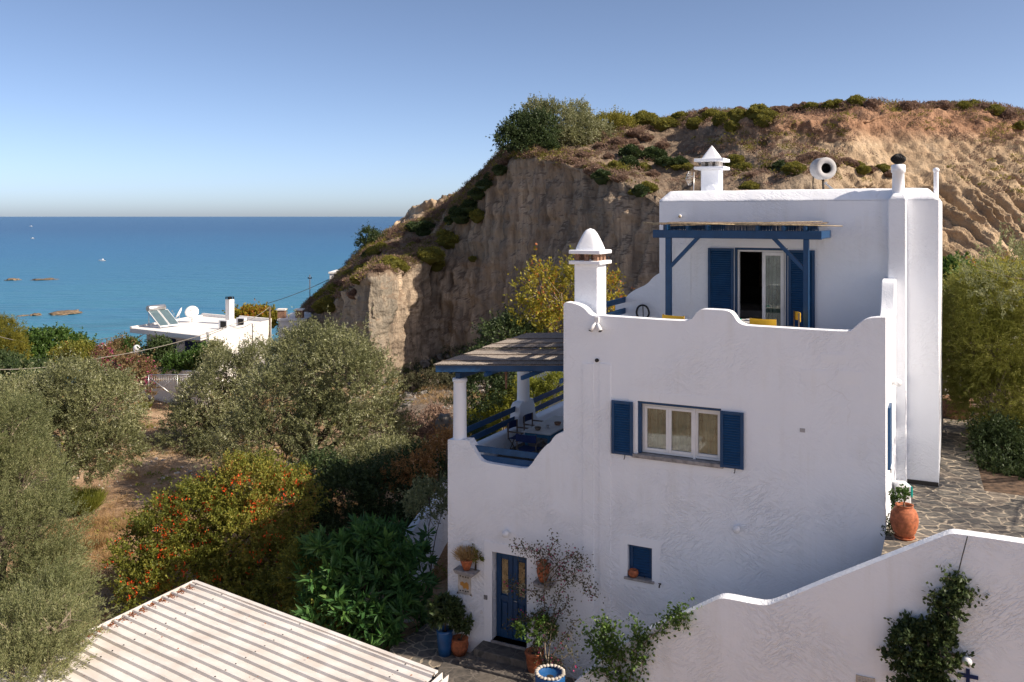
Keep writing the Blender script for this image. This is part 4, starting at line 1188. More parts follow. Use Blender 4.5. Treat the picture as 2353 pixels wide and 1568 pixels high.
# unseen hill added behind the camera to bounce sunlight onto the shaded facade
hx_, hy_ = np.meshgrid(np.linspace(-220, 220, 60), np.linspace(-240, -14.9, 50))
hzz = -1.6 + np.clip(-14.9 - hy_, 0, 300) * .33 + npnoise(hx_, hy_, hx_ * 0, .03, 3) * np.clip((-14.9 - hy_) / 20, 0, 1) * 5
M['bounce_hill_soil'] = simple('pale_bounce_hill', (.54, .55, .56), .95, var=.3, vs=.2)
o = gridmesh('bounce_hill', hx_, hy_, hzz, M['bounce_hill_soil']); tag(o, kind='structure'); tag(g_, kind='structure')
M['shaded_soil'] = simple('shade_darkened_soil', (.11, .07, .045), .95, var=.5, vs=6, bump=.6, bs=12)  # soil painted dark to stand in for shade under the right-hand trees
eb = EARTHBANK.build('earth_bank', M['shaded_soil']); tag(eb, kind='structure')
# patio in front of the door and path along the left side
pts = [PZ(800, 1700, -.56), PZ(900, 1486, -.56), PZ(965, 1444, -.56), PZ(1020, 1402, -.56), H(AL + .4, .3, -.56), H(AL + .02, -.02, -.56), H(5.5, -.02, -.56), H(5.5, -1.5, -.56), H(3, -3.5, -.56), H(-1, -6, -.56)]
mb = MB(); n = len(pts)
mb.add([(p.x, p.y, -.8) for p in pts] + [(p.x, p.y, -.56) for p in pts], [tuple(range(n)), tuple(range(n, 2*n))[::-1]] + [(i, (i+1) % n, (i+1) % n + n, i + n) for i in range(n)])
o = mb.build('patio', M['paving']); tag(o, kind='structure')
# low white garden wall left of the house
w0 = P(922, 1245, 25.4); w1 = P(1030, 1165, 31.5); w0.z = -1.6; w1.z = -1.6
def wallseg(p0, p1, z0, z1a, z1b, t, name, mat, label, parent=None, bevel=.03):
    d = (p1 - p0); d.z = 0; d.normalize(); s_ = Vector((-d.y, d.x, 0)) * t / 2
    mb = MB(); mb.hexa([p0 - s_ + Vector((0,0,z0-p0.z)), p0 + s_ + Vector((0,0,z0-p0.z)), p0 + s_ + Vector((0,0,z1a-p0.z)), p0 - s_ + Vector((0,0,z1a-p0.z))],
                       [p1 - s_ + Vector((0,0,z0-p1.z)), p1 + s_ + Vector((0,0,z0-p1.z)), p1 + s_ + Vector((0,0,z1b-p1.z)), p1 - s_ + Vector((0,0,z1b-p1.z))])
    o = mb.build(name, M[mat], parent, bevel=bevel)
    if label: tag(o, label, 'wall')
    return o
wallseg(w0, w1, -1.8, .95, .95, .25, 'garden_wall', 'stucco', 'low white garden wall in the shade left of the villa, behind the broad-leaved bush')
# white wall behind the terrace
q0_ = P(1222, 850, 34.5); q1_ = P(1420, 850, 33)
wallseg(q0_, q1_, 0, 4.75, 4.75, .3, 'garden_wall', 'far_white', 'plain white wall behind the covered terrace, seen right of the far column')

# ================================================================== SEA
SEA = -22.0
def seamat():
    m = NM('sea_water')
    m.set(.32, 0, .35)
    v = m.coord()
    y = m.sep(v)[1]
    r = m.math('SQRT', m.math('MULTIPLY', y, 1.0 / 9000))
    big = m.noise(m.coord((.004, .016, 1)), 1.0, 4); mid = m.noise(m.coord((.012, .07, 1)), 1.0, 4)
    rr = m.math('ADD', r, m.math('MULTIPLY', m.math('SUBTRACT', big, .5), .10))
    c = m.ramp(rr, [(.13, (.055, .22, .285)), (.20, (.035, .175, .28)), (.30, (.022, .13, .27)), (.48, (.022, .085, .20)), (.85, (.030, .10, .21))])
    c = m.mix(m.ramp(mid, [(.45, 0), (.72, .6)]), c, (.03, .15, .30))
    sh = m.noise(m.coord((.03, .05, 1)), 1.0, 4)
    near_ = m.ramp(m.math('MULTIPLY', y, 1 / 1000.0), [(.24, 1), (.34, 0)])
    c = m.mix(m.math('MULTIPLY', m.ramp(sh, [(.52, 0), (.62, .55)]), near_), c, (.02, .09, .15))
    m.col(c)
    w1_ = m.noise(m.coord((.35, 1.1, 1)), 1.0, 4, .6); w2_ = m.noise(m.coord((.05, .18, 1)), 1.0, 3)
    m.bump(m.math('ADD', w1_, m.math('MULTIPLY', w2_, 3.5)), .8, .8)
    return m.m
M['sea'] = seamat()
sv = np.array([(-40000., 110., SEA), (40000., 110., SEA), (40000., 50000., SEA), (-40000., 50000., SEA)])
o = np_mesh('sea', sv, np.array([[0, 1, 2, 3]]), M['sea']); tag(o, kind='structure')
# sea rocks
def rock(name, c, sx, sy, sz, mat, label, cat='rock', seed=0, group=None, amp=.35, sub=4, fr=1.6):
    bm = bmesh.new(); bmesh.ops.create_icosphere(bm, subdivisions=sub, radius=1)
    for v in bm.verts:
        p = v.co.copy(); d = 1 + amp * (noise.noise(p * fr + Vector((seed, 0, 0))) + .5 * noise.noise(p * fr * 2.3 + Vector((seed, 5, 0)))+ .25 * noise.noise(p * fr * 5 + Vector((seed, 5, 0))))
        v.co = Vector((p.x * sx * d, p.y * sy * d, p.z * sz * d))
    me = bpy.data.meshes.new(name); bm.to_mesh(me); bm.free(); me.materials.append(M[mat])
    for p_ in me.polygons: p_.use_smooth = True
    o = bpy.data.objects.new(name, me); COL.objects.link(o); o.location = c
    tag(o, label, cat, group); return o
M['searock'] = simple('wet_sea_rock', (.20, .145, .09), .8, var=.5, vs=.7, bump=.6, bs=2)
for (x, y, wpx, hpx, lab, sd) in ((150, 719, 34, 4.5, 'longest low brown rock in the sea, left of the flat-roofed house', 1), (83, 723, 12, 3.5, 'small round brown rock in the sea left of the long one', 2),
                             (30, 642, 14, 3.6, 'dark rock farther out at the left edge of the sea', 3), (100, 641, 26, 1.7, 'thin flat reef farther out in the sea, right of the dark rock', 4), (52, 724, 12, 1.0, 'barely awash rock at the far left of the near row', 5)):
    p = PZ(x, y + 2, SEA); k = p.y / F
    rock('sea_rock', p, wpx * k, wpx * k * 1.2, hpx * k * 1.25, 'searock', lab, seed=sd * 3.1, amp=.5)
# boat
def boat(x, y, Lpx, label):
    p = PZ(x, y, SEA); k = p.y / F; L_ = Lpx * k
    t = thing('motor_boat', p, label, 'boat')
    mb = MB(Matrix.Translation(p)); h = L_ * .13
    st_ = []
    for i in range(9):
        u = i / 8; xx = -L_ / 2 + L_ * u; w = L_ * .16 * (1 - max(0, (.35 - u) / .35) ** 2 if u < .35 else 1)
        hh = h * (1.25 - .4 * u)
        st_.append([(xx, -w, hh), (xx, -w * .6, -h * .3), (xx, w * .6, -h * .3), (xx, w, hh), (xx, w * .8, hh * .8), (xx, -w * .8, hh * .8)])
    vs = [q for s_ in st_ for q in s_]; fs = []
    for i in range(8):
        for j in range(6):
            fs.append((i*6+j, i*6+(j+1) % 6, (i+1)*6+(j+1) % 6, (i+1)*6+j))
    fs += [tuple(range(6)), tuple(range(48, 54))[::-1]]
    mb.add(vs, fs); mb.build('hull', M['far_white'] , t)
    mb = MB(Matrix.Translation(p)); mb.box(L_ * .05, L_ * .22, -L_ * .08, L_ * .08, h * .6, h * 2.6); mb.build('cabin', M['wframe'], t)
    mb = MB(Matrix.Translation(p)); mb.box(L_ * .46, L_ * .53, -L_ * .03, L_ * .03, 0, h * 1.6); mb.build('outboard_motor', M['iron'], t)
boat(234, 600, 15, 'small white motor boat with a tiny cabin, nearest of the boats on the sea')
boat(74, 549, 9, 'tiny boat far out on the sea at the left')
boat(71, 521, 7, 'faintest boat near the horizon at the far left')

# ================================================================== CLIFF
ST = [(640,84,-10,800,84.5,790,85,780,86),(700,78,-6,735,78.5,722,80,712,82),(760,71,-4,700,72,672,76,650,80),(800,66.5,-3,665,68,635,74,605,80),
(845,57.5,-3,650,59,600,70,560,80),(900,61,-3,632,62.4,575,72,530,80),(960,65.5,-3,615,66.6,560,74,510,80),(1000,68,-3,580,69.2,545,74,492,80),(1050,66.5,-3,500,69.0,480,72,458,77),
(1110,64.5,-3,440,67.5,425,70,412,73),(1165,62.5,-3,385,66,372,68,352,72),(1250,59.5,-2.5,368,63,345,67,322,74),(1400,54,-2.5,405,58.5,345,66,288,76),
(1520,50,-1.5,445,54.5,360,64,275,77),(1650,48,0,450,52,350,62,263,75),(1800,49,1,440,52.5,345,60,255,71),(1950,50,2,425,54,322,59,247,67),
(2070,51,2,400,56,295,60,244,67),(2200,52,2,420,57,300,62,240,67),(2300,52,2,460,57,318,62,250,67),(2400,52,2,480,57,340,61,276,66),(2600,52,2,560,56,420,60,360,64),(2800,52,2,640,56,560,60,480,64)]
ST = np.array(ST, float)
NC, = (640,)
xs_ = np.interp(np.linspace(0, 1, NC), [0, .12, .42, 1], [640, 800, 1300, 2800])
def sm(col):
    a = np.interp(xs_, ST[:, 0], ST[:, col]); k = np.ones(9) / 9
    return np.convolve(np.pad(a, 4, 'edge'), k, 'valid')
Yf, zf_, ye, Ye, ym, Ym, yr, Yr = [sm(i) for i in range(1, 9)]
def wz(y, Y): return CH - (y - HY) / F * Y
U = (xs_ - CX) / F
kx_ = [640, 1560, 1640, 1750, 2000, 2080, 2200, 2800]
wS = np.interp(xs_, kx_, [0, 0, 1, 1, 1, .6, .35, .2])
ysd = (ym + yr) / 2; Ysd = (Ym + Yr) / 2
yS = ysd * (1 - wS) + (yr * .55 + ym * .45 - 12) * wS; YS = Ysd * (1 - wS) + (Ym + 1.0) * wS
nodesY = [Yf - .6, Yf, Yf * .45 + Ye * .55, Ye, Ym, YS, Yr, Yr + 9, Yr + 26, Yr + 60]
nodesZ = [zf_ - 1, zf_, (zf_ * .42 + wz(ye, Ye) * .58), wz(ye, Ye), wz(ym, Ym), wz(yS, YS), wz(yr, Yr), wz(yr, Yr) - .6, wz(yr, Yr) - 5, zf_ * 0 - 24]
nodesX = [U * a for a in (Yf, Yf, nodesY[2], Ye, Ym, YS, Yr, Yr, Yr, Yr)]
tpar = [0, .03, .28, .5, .66, .76, .86, .92, .97, 1.0]
NR = 300
rr_ = np.linspace(0, 1, NR)
def interp_rows(nodes):
    A = np.stack(nodes, 0); out = np.empty((NR, NC))
    for j in range(NC): out[:, j] = np.interp(rr_, tpar, A[:, j])
    # soften the break lines a little
    k = np.array([1, 2, 3, 2, 1]) / 9; o2 = out.copy()
    for i in range(2, NR - 2): o2[i] = sum(k[q] * out[i + q - 2] for q in range(5))
    return o2
Xc, Yc, Zc = interp_rows(nodesX), interp_rows(nodesY), interp_rows(nodesZ)
# normals
dXu, dXv = np.gradient(Xc, axis=1), np.gradient(Xc, axis=0); dYu, dYv = np.gradient(Yc, axis=1), np.gradient(Yc, axis=0); dZu, dZv = np.gradient(Zc, axis=1), np.gradient(Zc, axis=0)
N3 = np.stack([dYu * dZv - dZu * dYv, dZu * dXv - dXu * dZv, dXu * dYv - dYu * dXv], -1)
N3 /= np.linalg.norm(N3, axis=-1, keepdims=True) + 1e-9
steep = np.clip(1.1 - np.abs(N3[..., 2]) * 1.15, 0, 1)
vis = (rr_ < .9)[:, None] * np.ones((1, NC))
def vnoise(sx, sy, sz, oct, seed, rough=.5): return npnoise(Xc * sx, Yc * sy, Zc * sz, 1.0, oct, seed, rough)
n1 = vnoise(.14, .14, .10, 3, 3.0)
n2 = vnoise(.55, .55, .13, 4, 11.0, .55)      # vertical gullies
n3 = vnoise(1.5, 1.5, 1.1, 4, 23.0, .6)
n4 = vnoise(.9, .9, .9, 3, 31.0, .5)
n5 = vnoise(1.5, 1.5, .2, 3, 61.0, .55)
ledge = vnoise(.05, .05, 1.4, 3, 47.0, .6)
rightw = 1 / (1 + np.exp(-(xs_ - 1980) / 60))[None, :]
# slanting rills on the eroded right hand slope
q_ = Xc * .8 + Zc * .62
rill = npnoise(q_ * 1.15, Yc * .05, Zc * .09, 1.0, 3, 77.0)
gul = -np.abs(n2) * 1.0
disp = n1 * 1.1 + gul * 1.0 * steep * (1 - .97 * rightw) + n3 * (.17 + .05 * rightw) + n5 * .32 * steep * (1 - rightw) + n4 * (.16 - .05 * rightw) + ledge * .12 * steep - rightw * np.abs(rill) * 1.45 * np.exp(-((Zc - 10.0 - n1) / 4.6) ** 2) - rightw * 1.5 / (1 + np.exp((Zc - 6.6 - 1.2 * n1) * 3))  + rightw * ledge * .12
top_fade = np.clip((rr_ - .78) / .08, 0, 1)[:, None]
disp = disp * (1 - .6 * top_fade)
Xc += N3[..., 0] * disp; Yc += N3[..., 1] * disp; Zc += N3[..., 2] * disp
def cliffmat():
    m = NM('cliff_earth').set(.95, 0, .12)
    v = m.coord(); s_ = m.sep(v)
    streak = m.noise(m.coord((.9, .9, .10)), 1.0, 6, .62)
    streak2 = m.noise(m.coord((2.6, 2.6, .22)), 1.0, 5, .65)
    big = m.noise(v, .12, 4); med = m.noise(v, .8, 6, .65); fine = m.noise(v, 5, 6, .7)
    strat = m.noise(m.coord((.06, .06, 1.3)), 1.0, 5, .6)
    # left: brown with grey-green wash; right: pale sandy
    rt = m.ramp(m.math('MULTIPLY_ADD', s_[0], .02, .36), [(.60, 0), (.80, 1)])
    left = m.ramp(streak, [(.30, (.17, .14, .11)), (.46, (.33, .265, .20)), (.58, (.45, .36, .265)), (.72, (.60, .475, .345))])
    right = m.ramp(med, [(.28, (.27, .195, .13)), (.5, (.41, .305, .20)), (.72, (.53, .41, .28))])
    c = m.mix(rt, left, right)
    c = m.mix(m.math('MULTIPLY', m.ramp(streak2, [(.5, 0), (.68, .75)]), m.math('SUBTRACT', 1.0, m.math('MULTIPLY', rt, .8))), c, (.12, .10, .085))
    gw = m.math('MULTIPLY', m.ramp(big, [(.47, 0), (.60, .65)]), m.math('SUBTRACT', 1.0, rt))
    c = m.mix(gw, c, (.21, .20, .165))
    c = m.mix(m.ramp(strat, [(.58, 0), (.70, .3)]), c, (.36, .22, .13))
    c = m.mix(m.ramp(med, [(.60, 0), (.78, .5)]), c, (.45, .37, .28))
    c = m.mix(m.ramp(fine, [(.30, .4), (.43, 0)]), c, (.12, .09, .065))
    # spur of pale ochre rock on the left
    # reddish cap of the hill, following height and noise
    hz = m.math('ADD', s_[2], m.math('MULTIPLY', big, 2.5))
    red = m.math('MULTIPLY', m.ramp(m.math('MULTIPLY', hz, .04), [(.655, 0), (.70, 1)]), m.ramp(m.math('MULTIPLY_ADD', s_[0], .02, .36), [(.62, 0), (.74, 1)]))
    c = m.mix(red, c, m.ramp(med, [(.3, (.21, .115, .07)), (.7, (.42, .255, .16))]))
    nrm_ = m.n('ShaderNodeNewGeometry'); nz__ = m.sep(nrm_.outputs['True Normal'])[2]
    veg = m.math('MULTIPLY', m.ramp(nz__, [(.35, 0), (.6, 1)]), m.math('SUBTRACT', 1.0, rt))
    c = m.mix(m.math('MULTIPLY', veg, .85), c, m.ramp(med, [(.3, (.10, .075, .055)), (.5, (.19, .14, .10)), (.68, (.26, .19, .13)), (.76, (.44, .34, .25))]))
    m.col(c)
    hh = m.math('ADD', m.math('MULTIPLY', med, 1.2), m.math('ADD', m.math('MULTIPLY', fine, .45), m.math('MULTIPLY', streak2, .8)))
    m.bump(hh, 1.0, .24)
    return m.m
M['cliff'] = cliffmat()
cl_ = gridmesh('cliff', Xc, Yc, Zc, M['cliff']); tag(cl_, kind='structure')
PXc = Xc / Yc * F + CX; PYc = HY - (Zc - CH) / Yc * F
def on_cliff(x, y):
    sel = slice(0, int(NR * .9))
    d = (PXc[sel] - x) ** 2 + (PYc[sel] - y) ** 2
    # nearest visible: among close candidates take the smallest Y
    m_ = d.min(); idx = np.argwhere(d <= m_ + 16)
    k = min(idx, key=lambda q: Yc[q[0], q[1]])
    return Vector((Xc[k[0], k[1]], Yc[k[0], k[1]], Zc[k[0], k[1]]))
# small distant headland
hx = np.linspace(870, 1200, 120); prof_x = [870, 893, 920, 950, 1000, 1050, 1110, 1200]; prof_y = [560, 545, 508, 478, 464, 452, 448, 440]
hp_ = np.interp(hx, prof_x, prof_y)
rows = []
for k_, (Yd, fr) in enumerate(((104, 1.35), (106, .8), (108, .45), (111, .2), (115, .02), (120, 0), (150, .1))):
    y_ = hp_ + (600 - hp_) * fr
    rows.append(np.stack([(hx - CX) / F * Yd, np.full(120, float(Yd)), CH - (y_ - HY) / F * Yd], -1))
rows = np.array(rows); rf = []
for i in range(len(rows) - 1):
    for q in range(12): rf.append(rows[i] * (1 - q / 12) + rows[i + 1] * q / 12)
rf.append(rows[-1]); rf = np.array(rf)
nn_ = npnoise(rf[..., 0], rf[..., 1], rf[..., 2], .35, 5, 5.0, .6)
rf[..., 2] += nn_ * .7; rf[..., 1] -= nn_ * 1.5
M['headland'] = simple('headland_rock', (.38, .29, .20), .95, var=.5, vs=.5, bump=.8, bs=1.2)
hd = gridmesh('headland', rf[..., 0], rf[..., 1], rf[..., 2], M['headland']); tag(hd, kind='structure')

# ================================================================== FOLIAGE
def leafmat(name, c0, c1, c2, trans=.3, rough=.55, spec=.3, accent=None, acc=.93):
    m = NM(name); m.set(rough, 0, spec)
    a = m.n('ShaderNodeAttribute', attribute_name='rnd'); b = m.n('ShaderNodeAttribute', attribute_name='clump')
    stops = [(.0, c0), (.5, c1), (acc - .02 if accent else 1.0, c2)]
    if accent: stops.append((acc, accent))
    c = m.ramp(a.outputs['Fac'], stops)
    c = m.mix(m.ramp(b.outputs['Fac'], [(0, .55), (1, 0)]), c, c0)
    m.col(c)
    tr = m.n('ShaderNodeBsdfTranslucent'); m.l(m.mix(.5, c, c2), tr.inputs['Color'])
    mx = m.n('ShaderNodeMixShader'); mx.inputs[0].default_value = trans
    m.l(m.p.outputs[0], mx.inputs[1]); m.l(tr.outputs[0], mx.inputs[2]); m.l(mx.outputs[0], m.out.inputs['Surface'])
    return m.m
M['olive'] = leafmat('olive_leaves', (.065, .076, .030), (.19, .205, .085), (.42, .42, .21), .25, .42, .5, (.66, .65, .45), .93)
M['olive_g'] = leafmat('greener_olive_leaves', (.075, .092, .034), (.19, .215, .085), (.38, .37, .18), .28, .5, .4)
M['broad'] = leafmat('broad_green_leaves', (.03, .085, .025), (.065, .17, .045), (.16, .28, .06), .3, .5, .35)
M['hedge'] = leafmat('honeysuckle_leaves', (.05, .075, .015), (.20, .225, .035), (.46, .40, .08), .38, .5, .3, (.45, .20, .06), .96)
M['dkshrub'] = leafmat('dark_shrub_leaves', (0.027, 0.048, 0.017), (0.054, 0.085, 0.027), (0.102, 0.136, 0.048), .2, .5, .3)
M['ysrub'] = leafmat('yellow_shrub_leaves', (0.112, 0.138, 0.022), (0.250, 0.269, 0.035), (0.450, 0.450, 0.075), .4, .5, .3)
M['fig'] = leafmat('autumn_leaves', (0.078, 0.098, 0.018), (0.273, 0.260, 0.033), (0.546, 0.429, 0.046), .4, .5, .3, (0.494, 0.130, 0.039), .9)
M['green'] = leafmat('bright_green_leaves', (0.030, 0.068, 0.015), (0.075, 0.143, 0.027), (0.150, 0.240, 0.045), .3, .45, .4)
M['willow'] = leafmat('yellowish_willowy_leaves', (.14, .17, .03), (.33, .34, .06), (.58, .54, .17), .35, .5, .35)
M['pine'] = leafmat('pine_needles', (0.052, 0.065, 0.010), (0.156, 0.150, 0.019), (0.299, 0.260, 0.039), .25, .6, .2)
M['bougain'] = leafmat('bougainvillea_leaves', (0.098, 0.070, 0.035), (0.224, 0.154, 0.070), (0.364, 0.266, 0.126), .35, .6, .2)
M['petal_pink'] = leafmat('pink_bracts', (.30, .03, .10), (.48, .06, .18), (.62, .14, .28), .4, .6, .2)
M['petal_red'] = leafmat('orange_red_blossom', (.55, .045, .012), (.80, .09, .02), (.95, .18, .05), .4, .5, .2)
M['dry'] = leafmat('dry_grass_blades', (0.195, 0.117, 0.052), (0.390, 0.260, 0.117), (0.585, 0.416, 0.208), .3, .8, .1)
M['grassg'] = leafmat('green_grass_blades', (0.120, 0.144, 0.024), (0.240, 0.264, 0.048), (0.384, 0.384, 0.084), .3, .7, .1)
M['thyme'] = leafmat('green_thorn_bush', (.07, .075, .018), (.21, .20, .04), (.42, .37, .07), .22, .7, .15)
M['scrubdark'] = leafmat('scrubby_dark_leaves', (.04, .045, .025), (.09, .09, .045), (.17, .15, .09), .2, .7, .15)
M['thorn'] = leafmat('dry_thorn_bush', (0.120, 0.080, 0.061), (0.272, 0.184, 0.136), (0.464, 0.320, 0.240), .2, .8, .1)
M['rust'] = leafmat('rusty_creeper', (0.130, 0.078, 0.026), (0.390, 0.195, 0.065), (0.650, 0.364, 0.156), .35, .6, .1, (0.806, 0.520, 0.364), .88)
M['bark'] = simple('bark', (.12, .09, .065), .9, var=.5, vs=6, bump=.8, bs=14)
M['bark_pale'] = simple('pale_bark', (.26, .21, .15), .9, var=.4, vs=6, bump=.6, bs=14)

def unit(v): return v / (np.linalg.norm(v, axis=-1, keepdims=True) + 1e-9)
def leaf_quads(pos, dirs, L, Wd, rng, fold=True):
    n = len(pos)
    side = unit(np.cross(dirs, rng.normal(size=(n, 3))))
    L = np.asarray(L).reshape(-1, 1) * np.ones((n, 1)); Wd = np.asarray(Wd).reshape(-1, 1) * np.ones((n, 1))
    up = np.cross(side, dirs)
    V = np.empty((n, 4, 3))
    V[:, 0] = pos; V[:, 1] = pos + dirs * L * .5 + side * Wd * .5 + up * L * .06; V[:, 2] = pos + dirs * L; V[:, 3] = pos + dirs * L * .5 - side * Wd * .5 + up * L * .06
    return V.reshape(-1, 3), np.arange(4 * n).reshape(n, 4)
def crown_points(lobes, ntw, rng, shell=.45, low=-.75, hole=-.36):
    """lobes: list of (cx,cy,cz,rx,ry,rz); returns twig origins, outward normals"""
    lobes = np.array(lobes, float)
    vol = (lobes[:, 3] * lobes[:, 4] * lobes[:, 5]) ** (2 / 3.)
    idx = rng.choice(len(lobes), ntw, p=vol / vol.sum())
    d = unit(rng.normal(size=(ntw, 3)))
    d[:, 2] = np.where(d[:, 2] < low, -d[:, 2], d[:, 2])
    r = 1 - shell * rng.random(ntw) ** 1.6
    c = lobes[idx, :3]; R_ = lobes[idx, 3:]
    # bumpy radius
    ph = np.array([noise.noise(Vector((d[i, 0] * 2.2 + idx[i] * 3.1, d[i, 1] * 2.2, d[i, 2] * 2.2))) for i in range(ntw)])
    rr = r * (1 + .28 * ph)
    p = c + d * R_ * rr[:, None]
    # drop points deep in other lobes
    keep = np.ones(ntw, bool)
    for j in range(len(lobes)):
        q = (p - lobes[j, :3]) / lobes[j, 3:]
        keep &= ~((np.linalg.norm(q, axis=1) < .52) & (idx != j))
    p = p[keep]; d = unit(d[keep] / R_[keep]); 
    # density holes
    h = np.array([noise.noise(Vector(tuple(q * 1.15)) ) + .5 * noise.noise(Vector(tuple(q * 2.7))) for q in p])
    k2 = h > hole
    return p[k2], d[k2], h[k2]
def crown(name, lobes, ntw, nleaf, L, Wd, twig, mat, parent, seed, up=.45, shell=.45, spread=.9, low=-.75, droop=0, fanout=False, whorl=False):
    rng = np.random.default_rng(seed)
    off = np.array(root_loc(parent)) if parent is not None else np.zeros(3)
    p, d, h = crown_points(lobes, ntw, rng, shell, low)
    n = len(p)
    td = unit(d + np.array([0, 0, up]) + rng.normal(size=(n, 3)) * .45)
    tl = twig * (.6 + .8 * rng.random(n)) * np.where(rng.random(n) < .09, 2.1, 1.0)
    s = rng.random((n, nleaf)) if not whorl else .9 + .1 * rng.random((n, nleaf))
    pos = p[:, None, :] + td[:, None, :] * (tl[:, None] * s)[..., None]
    ld = unit(td[:, None, :] * (1.0 if not whorl else .55) + rng.normal(size=(n, nleaf, 3)) * spread + np.array([0, 0, -droop]))
    pos += rng.normal(size=pos.shape) * .015
    LL = L * (.7 + .6 * rng.random(n * nleaf)); WW = Wd * (.7 + .6 * rng.random(n * nleaf))
    V, Fq = leaf_quads(pos.reshape(-1, 3), ld.reshape(-1, 3), LL, WW, rng)
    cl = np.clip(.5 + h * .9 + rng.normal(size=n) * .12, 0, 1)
    tone = rng.random(n) * .22 + .3 * np.clip(.5 + np.array([noise.noise(Vector(tuple(q * .55 + seed))) for q in p]) * 1.3, 0, 1)
    rnd = np.clip(rng.random((n, nleaf)) * .62 + tone[:, None], 0, 1) 
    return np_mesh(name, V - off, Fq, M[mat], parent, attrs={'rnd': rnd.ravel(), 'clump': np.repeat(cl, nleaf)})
def trunk(parent, base, tops, r0, seed, name='trunk', mat='bark', r1=.03, kink=None, fork=.35):
    kink = min(.25, (Vector(tops[0]) - Vector(base)).length * .05)
    rnd_ = random.Random(seed); mb = MB()
    base = Vector(base); mids = []
    cen = sum((Vector(t) for t in tops), Vector()) / len(tops)
    f = base.lerp(cen, fork) + Vector((rnd_.uniform(-.15, .15), rnd_.uniform(-.15, .15), 0))
    mb.tube([base - Vector((0, 0, .2)), base.lerp(f, .3) + Vector((rnd_.uniform(-.1, .1) * r0 * 5, 0, 0)), base.lerp(f, .7), f], [r0 * 1.35, r0, r0 * .85, r0 * .8], 9)
    for t in tops:
        t = Vector(t); m1 = f.lerp(t, .35) + Vector([rnd_.uniform(-kink, kink) for _ in range(3)]); m2 = f.lerp(t, .7) + Vector([rnd_.uniform(-kink, kink) for _ in range(3)])
        mb.tube([f, m1, m2, t], [r0 * .6, r0 * .42, r0 * .25, r1], 6)
        for q in range(3):
            bl__ = min(1.0, (t - f).length * .35)
            s_ = m1.lerp(m2, rnd_.random()); e = s_ + (t - f).normalized() * .5 * bl__ + Vector([rnd_.uniform(-.8, .8) * bl__ for _ in range(3)])
            mb.tube([s_, s_.lerp(e, .5) + Vector((0, 0, .1)), e], [r0 * .25, r0 * .14, r1 * .5], 5)
    return mb.build(name, M[mat], parent)
def tree(name, base, lobes, ntw, nleaf, L, Wd, twig, mat, label, cat, seed, r0=.18, group=None, bark='bark', **kw):
    t = thing(name, base, label, cat, group)
    c = crown('crown', lobes, ntw, nleaf, L, Wd, twig, mat, t, seed, **kw)
    tops = [(l[0], l[1], l[2] + l[5] * .35) for l in lobes]
    trunk(t, base, tops, r0, seed, mat=bark)
    if len(lobes) > 4 and ('olive' in name or 'fig' in name):
        rt_ = random.Random(seed); tw = MB()
        for l in lobes:
            for _ in range(9):
                d = Vector((rt_.gauss(0, 1), rt_.gauss(0, 1) - .4, rt_.gauss(0, 1) + .3)).normalized(); c_ = Vector(l[:3])
                e = c_ + Vector((d.x * l[3], d.y * l[4], d.z * l[5])) * rt_.uniform(.85, 1.12); m_ = c_.lerp(e, .5) + Vector([rt_.uniform(-.15, .15) for _ in range(3)])
                tw.tube([c_, m_, e], [.03, .02, .006], 4, caps=False)
        tw.build('twigs', M['bark_pale'], t)
    return t
def PL(x, y, Y, rx, ry, rz):   # lobe given by pixel centre and radii in pixels (rx, rz), metres for depth
    p = P(x, y, Y); k = Y / F
    return (p.x, p.y, p.z, rx * k, ry, rz * k)
# ---- main olive tree
b0 = P(690, 1100, 38); b0.z = gz(b0.x, b0.y)
tree('olive_tree', b0, [PL(770, 860, 38, 90, 2.4, 95), PL(830, 905, 37.5, 85, 2.2, 90), PL(690, 855, 38.5, 70, 2.2, 80), PL(640, 930, 37.5, 85, 2.2, 90), PL(860, 985, 37, 80, 2.0, 60), PL(760, 1000, 36.5, 95, 2.2, 75), PL(600, 1010, 37, 85, 2.2, 75), PL(700, 800, 39, 45, 1.6, 45)],
     6600, 22, .115, .036, .42, 'olive', 'biggest silvery olive tree in the middle of the garden, right behind the orange-flowered shrub', 'olive tree', 1, .28)
b0 = P(500, 1045, 46); b0.z = gz(b0.x, b0.y)
tree('olive_tree', b0, [PL(520, 868, 47, 55, 1.8, 52), PL(480, 930, 46.5, 75, 2.0, 70), PL(440, 1000, 46, 65, 1.9, 65), PL(530, 1000, 45.5, 75, 2.0, 70), PL(600, 860, 47, 60, 1.8, 70), PL(470, 1060, 45, 60, 1.6, 45)],
     5000, 22, .115, .036, .42, 'olive', 'grey-green olive tree just left of the biggest one, in front of the flat-roofed house', 'olive tree', 2, .22)
# ---- second olive at left
b0 = P(140, 1124, 37); b0.z = gz(b0.x, b0.y)
tree('olive_tree', b0, [PL(170, 910, 36, 80, 2.2, 70), PL(235, 950, 36, 75, 2.2, 85), PL(90, 950, 36, 80, 2.2, 80), PL(20, 960, 35, 70, 2.2, 70), PL(260, 1030, 35.5, 55, 1.8, 60), PL(150, 1010, 35, 85, 2.0, 65), PL(200, 1060, 35, 60, 1.6, 40)],
     5600, 22, .115, .036, .40, 'olive', 'olive tree at the left with a dark trunk, behind the nearest one', 'olive tree', 3, .25)
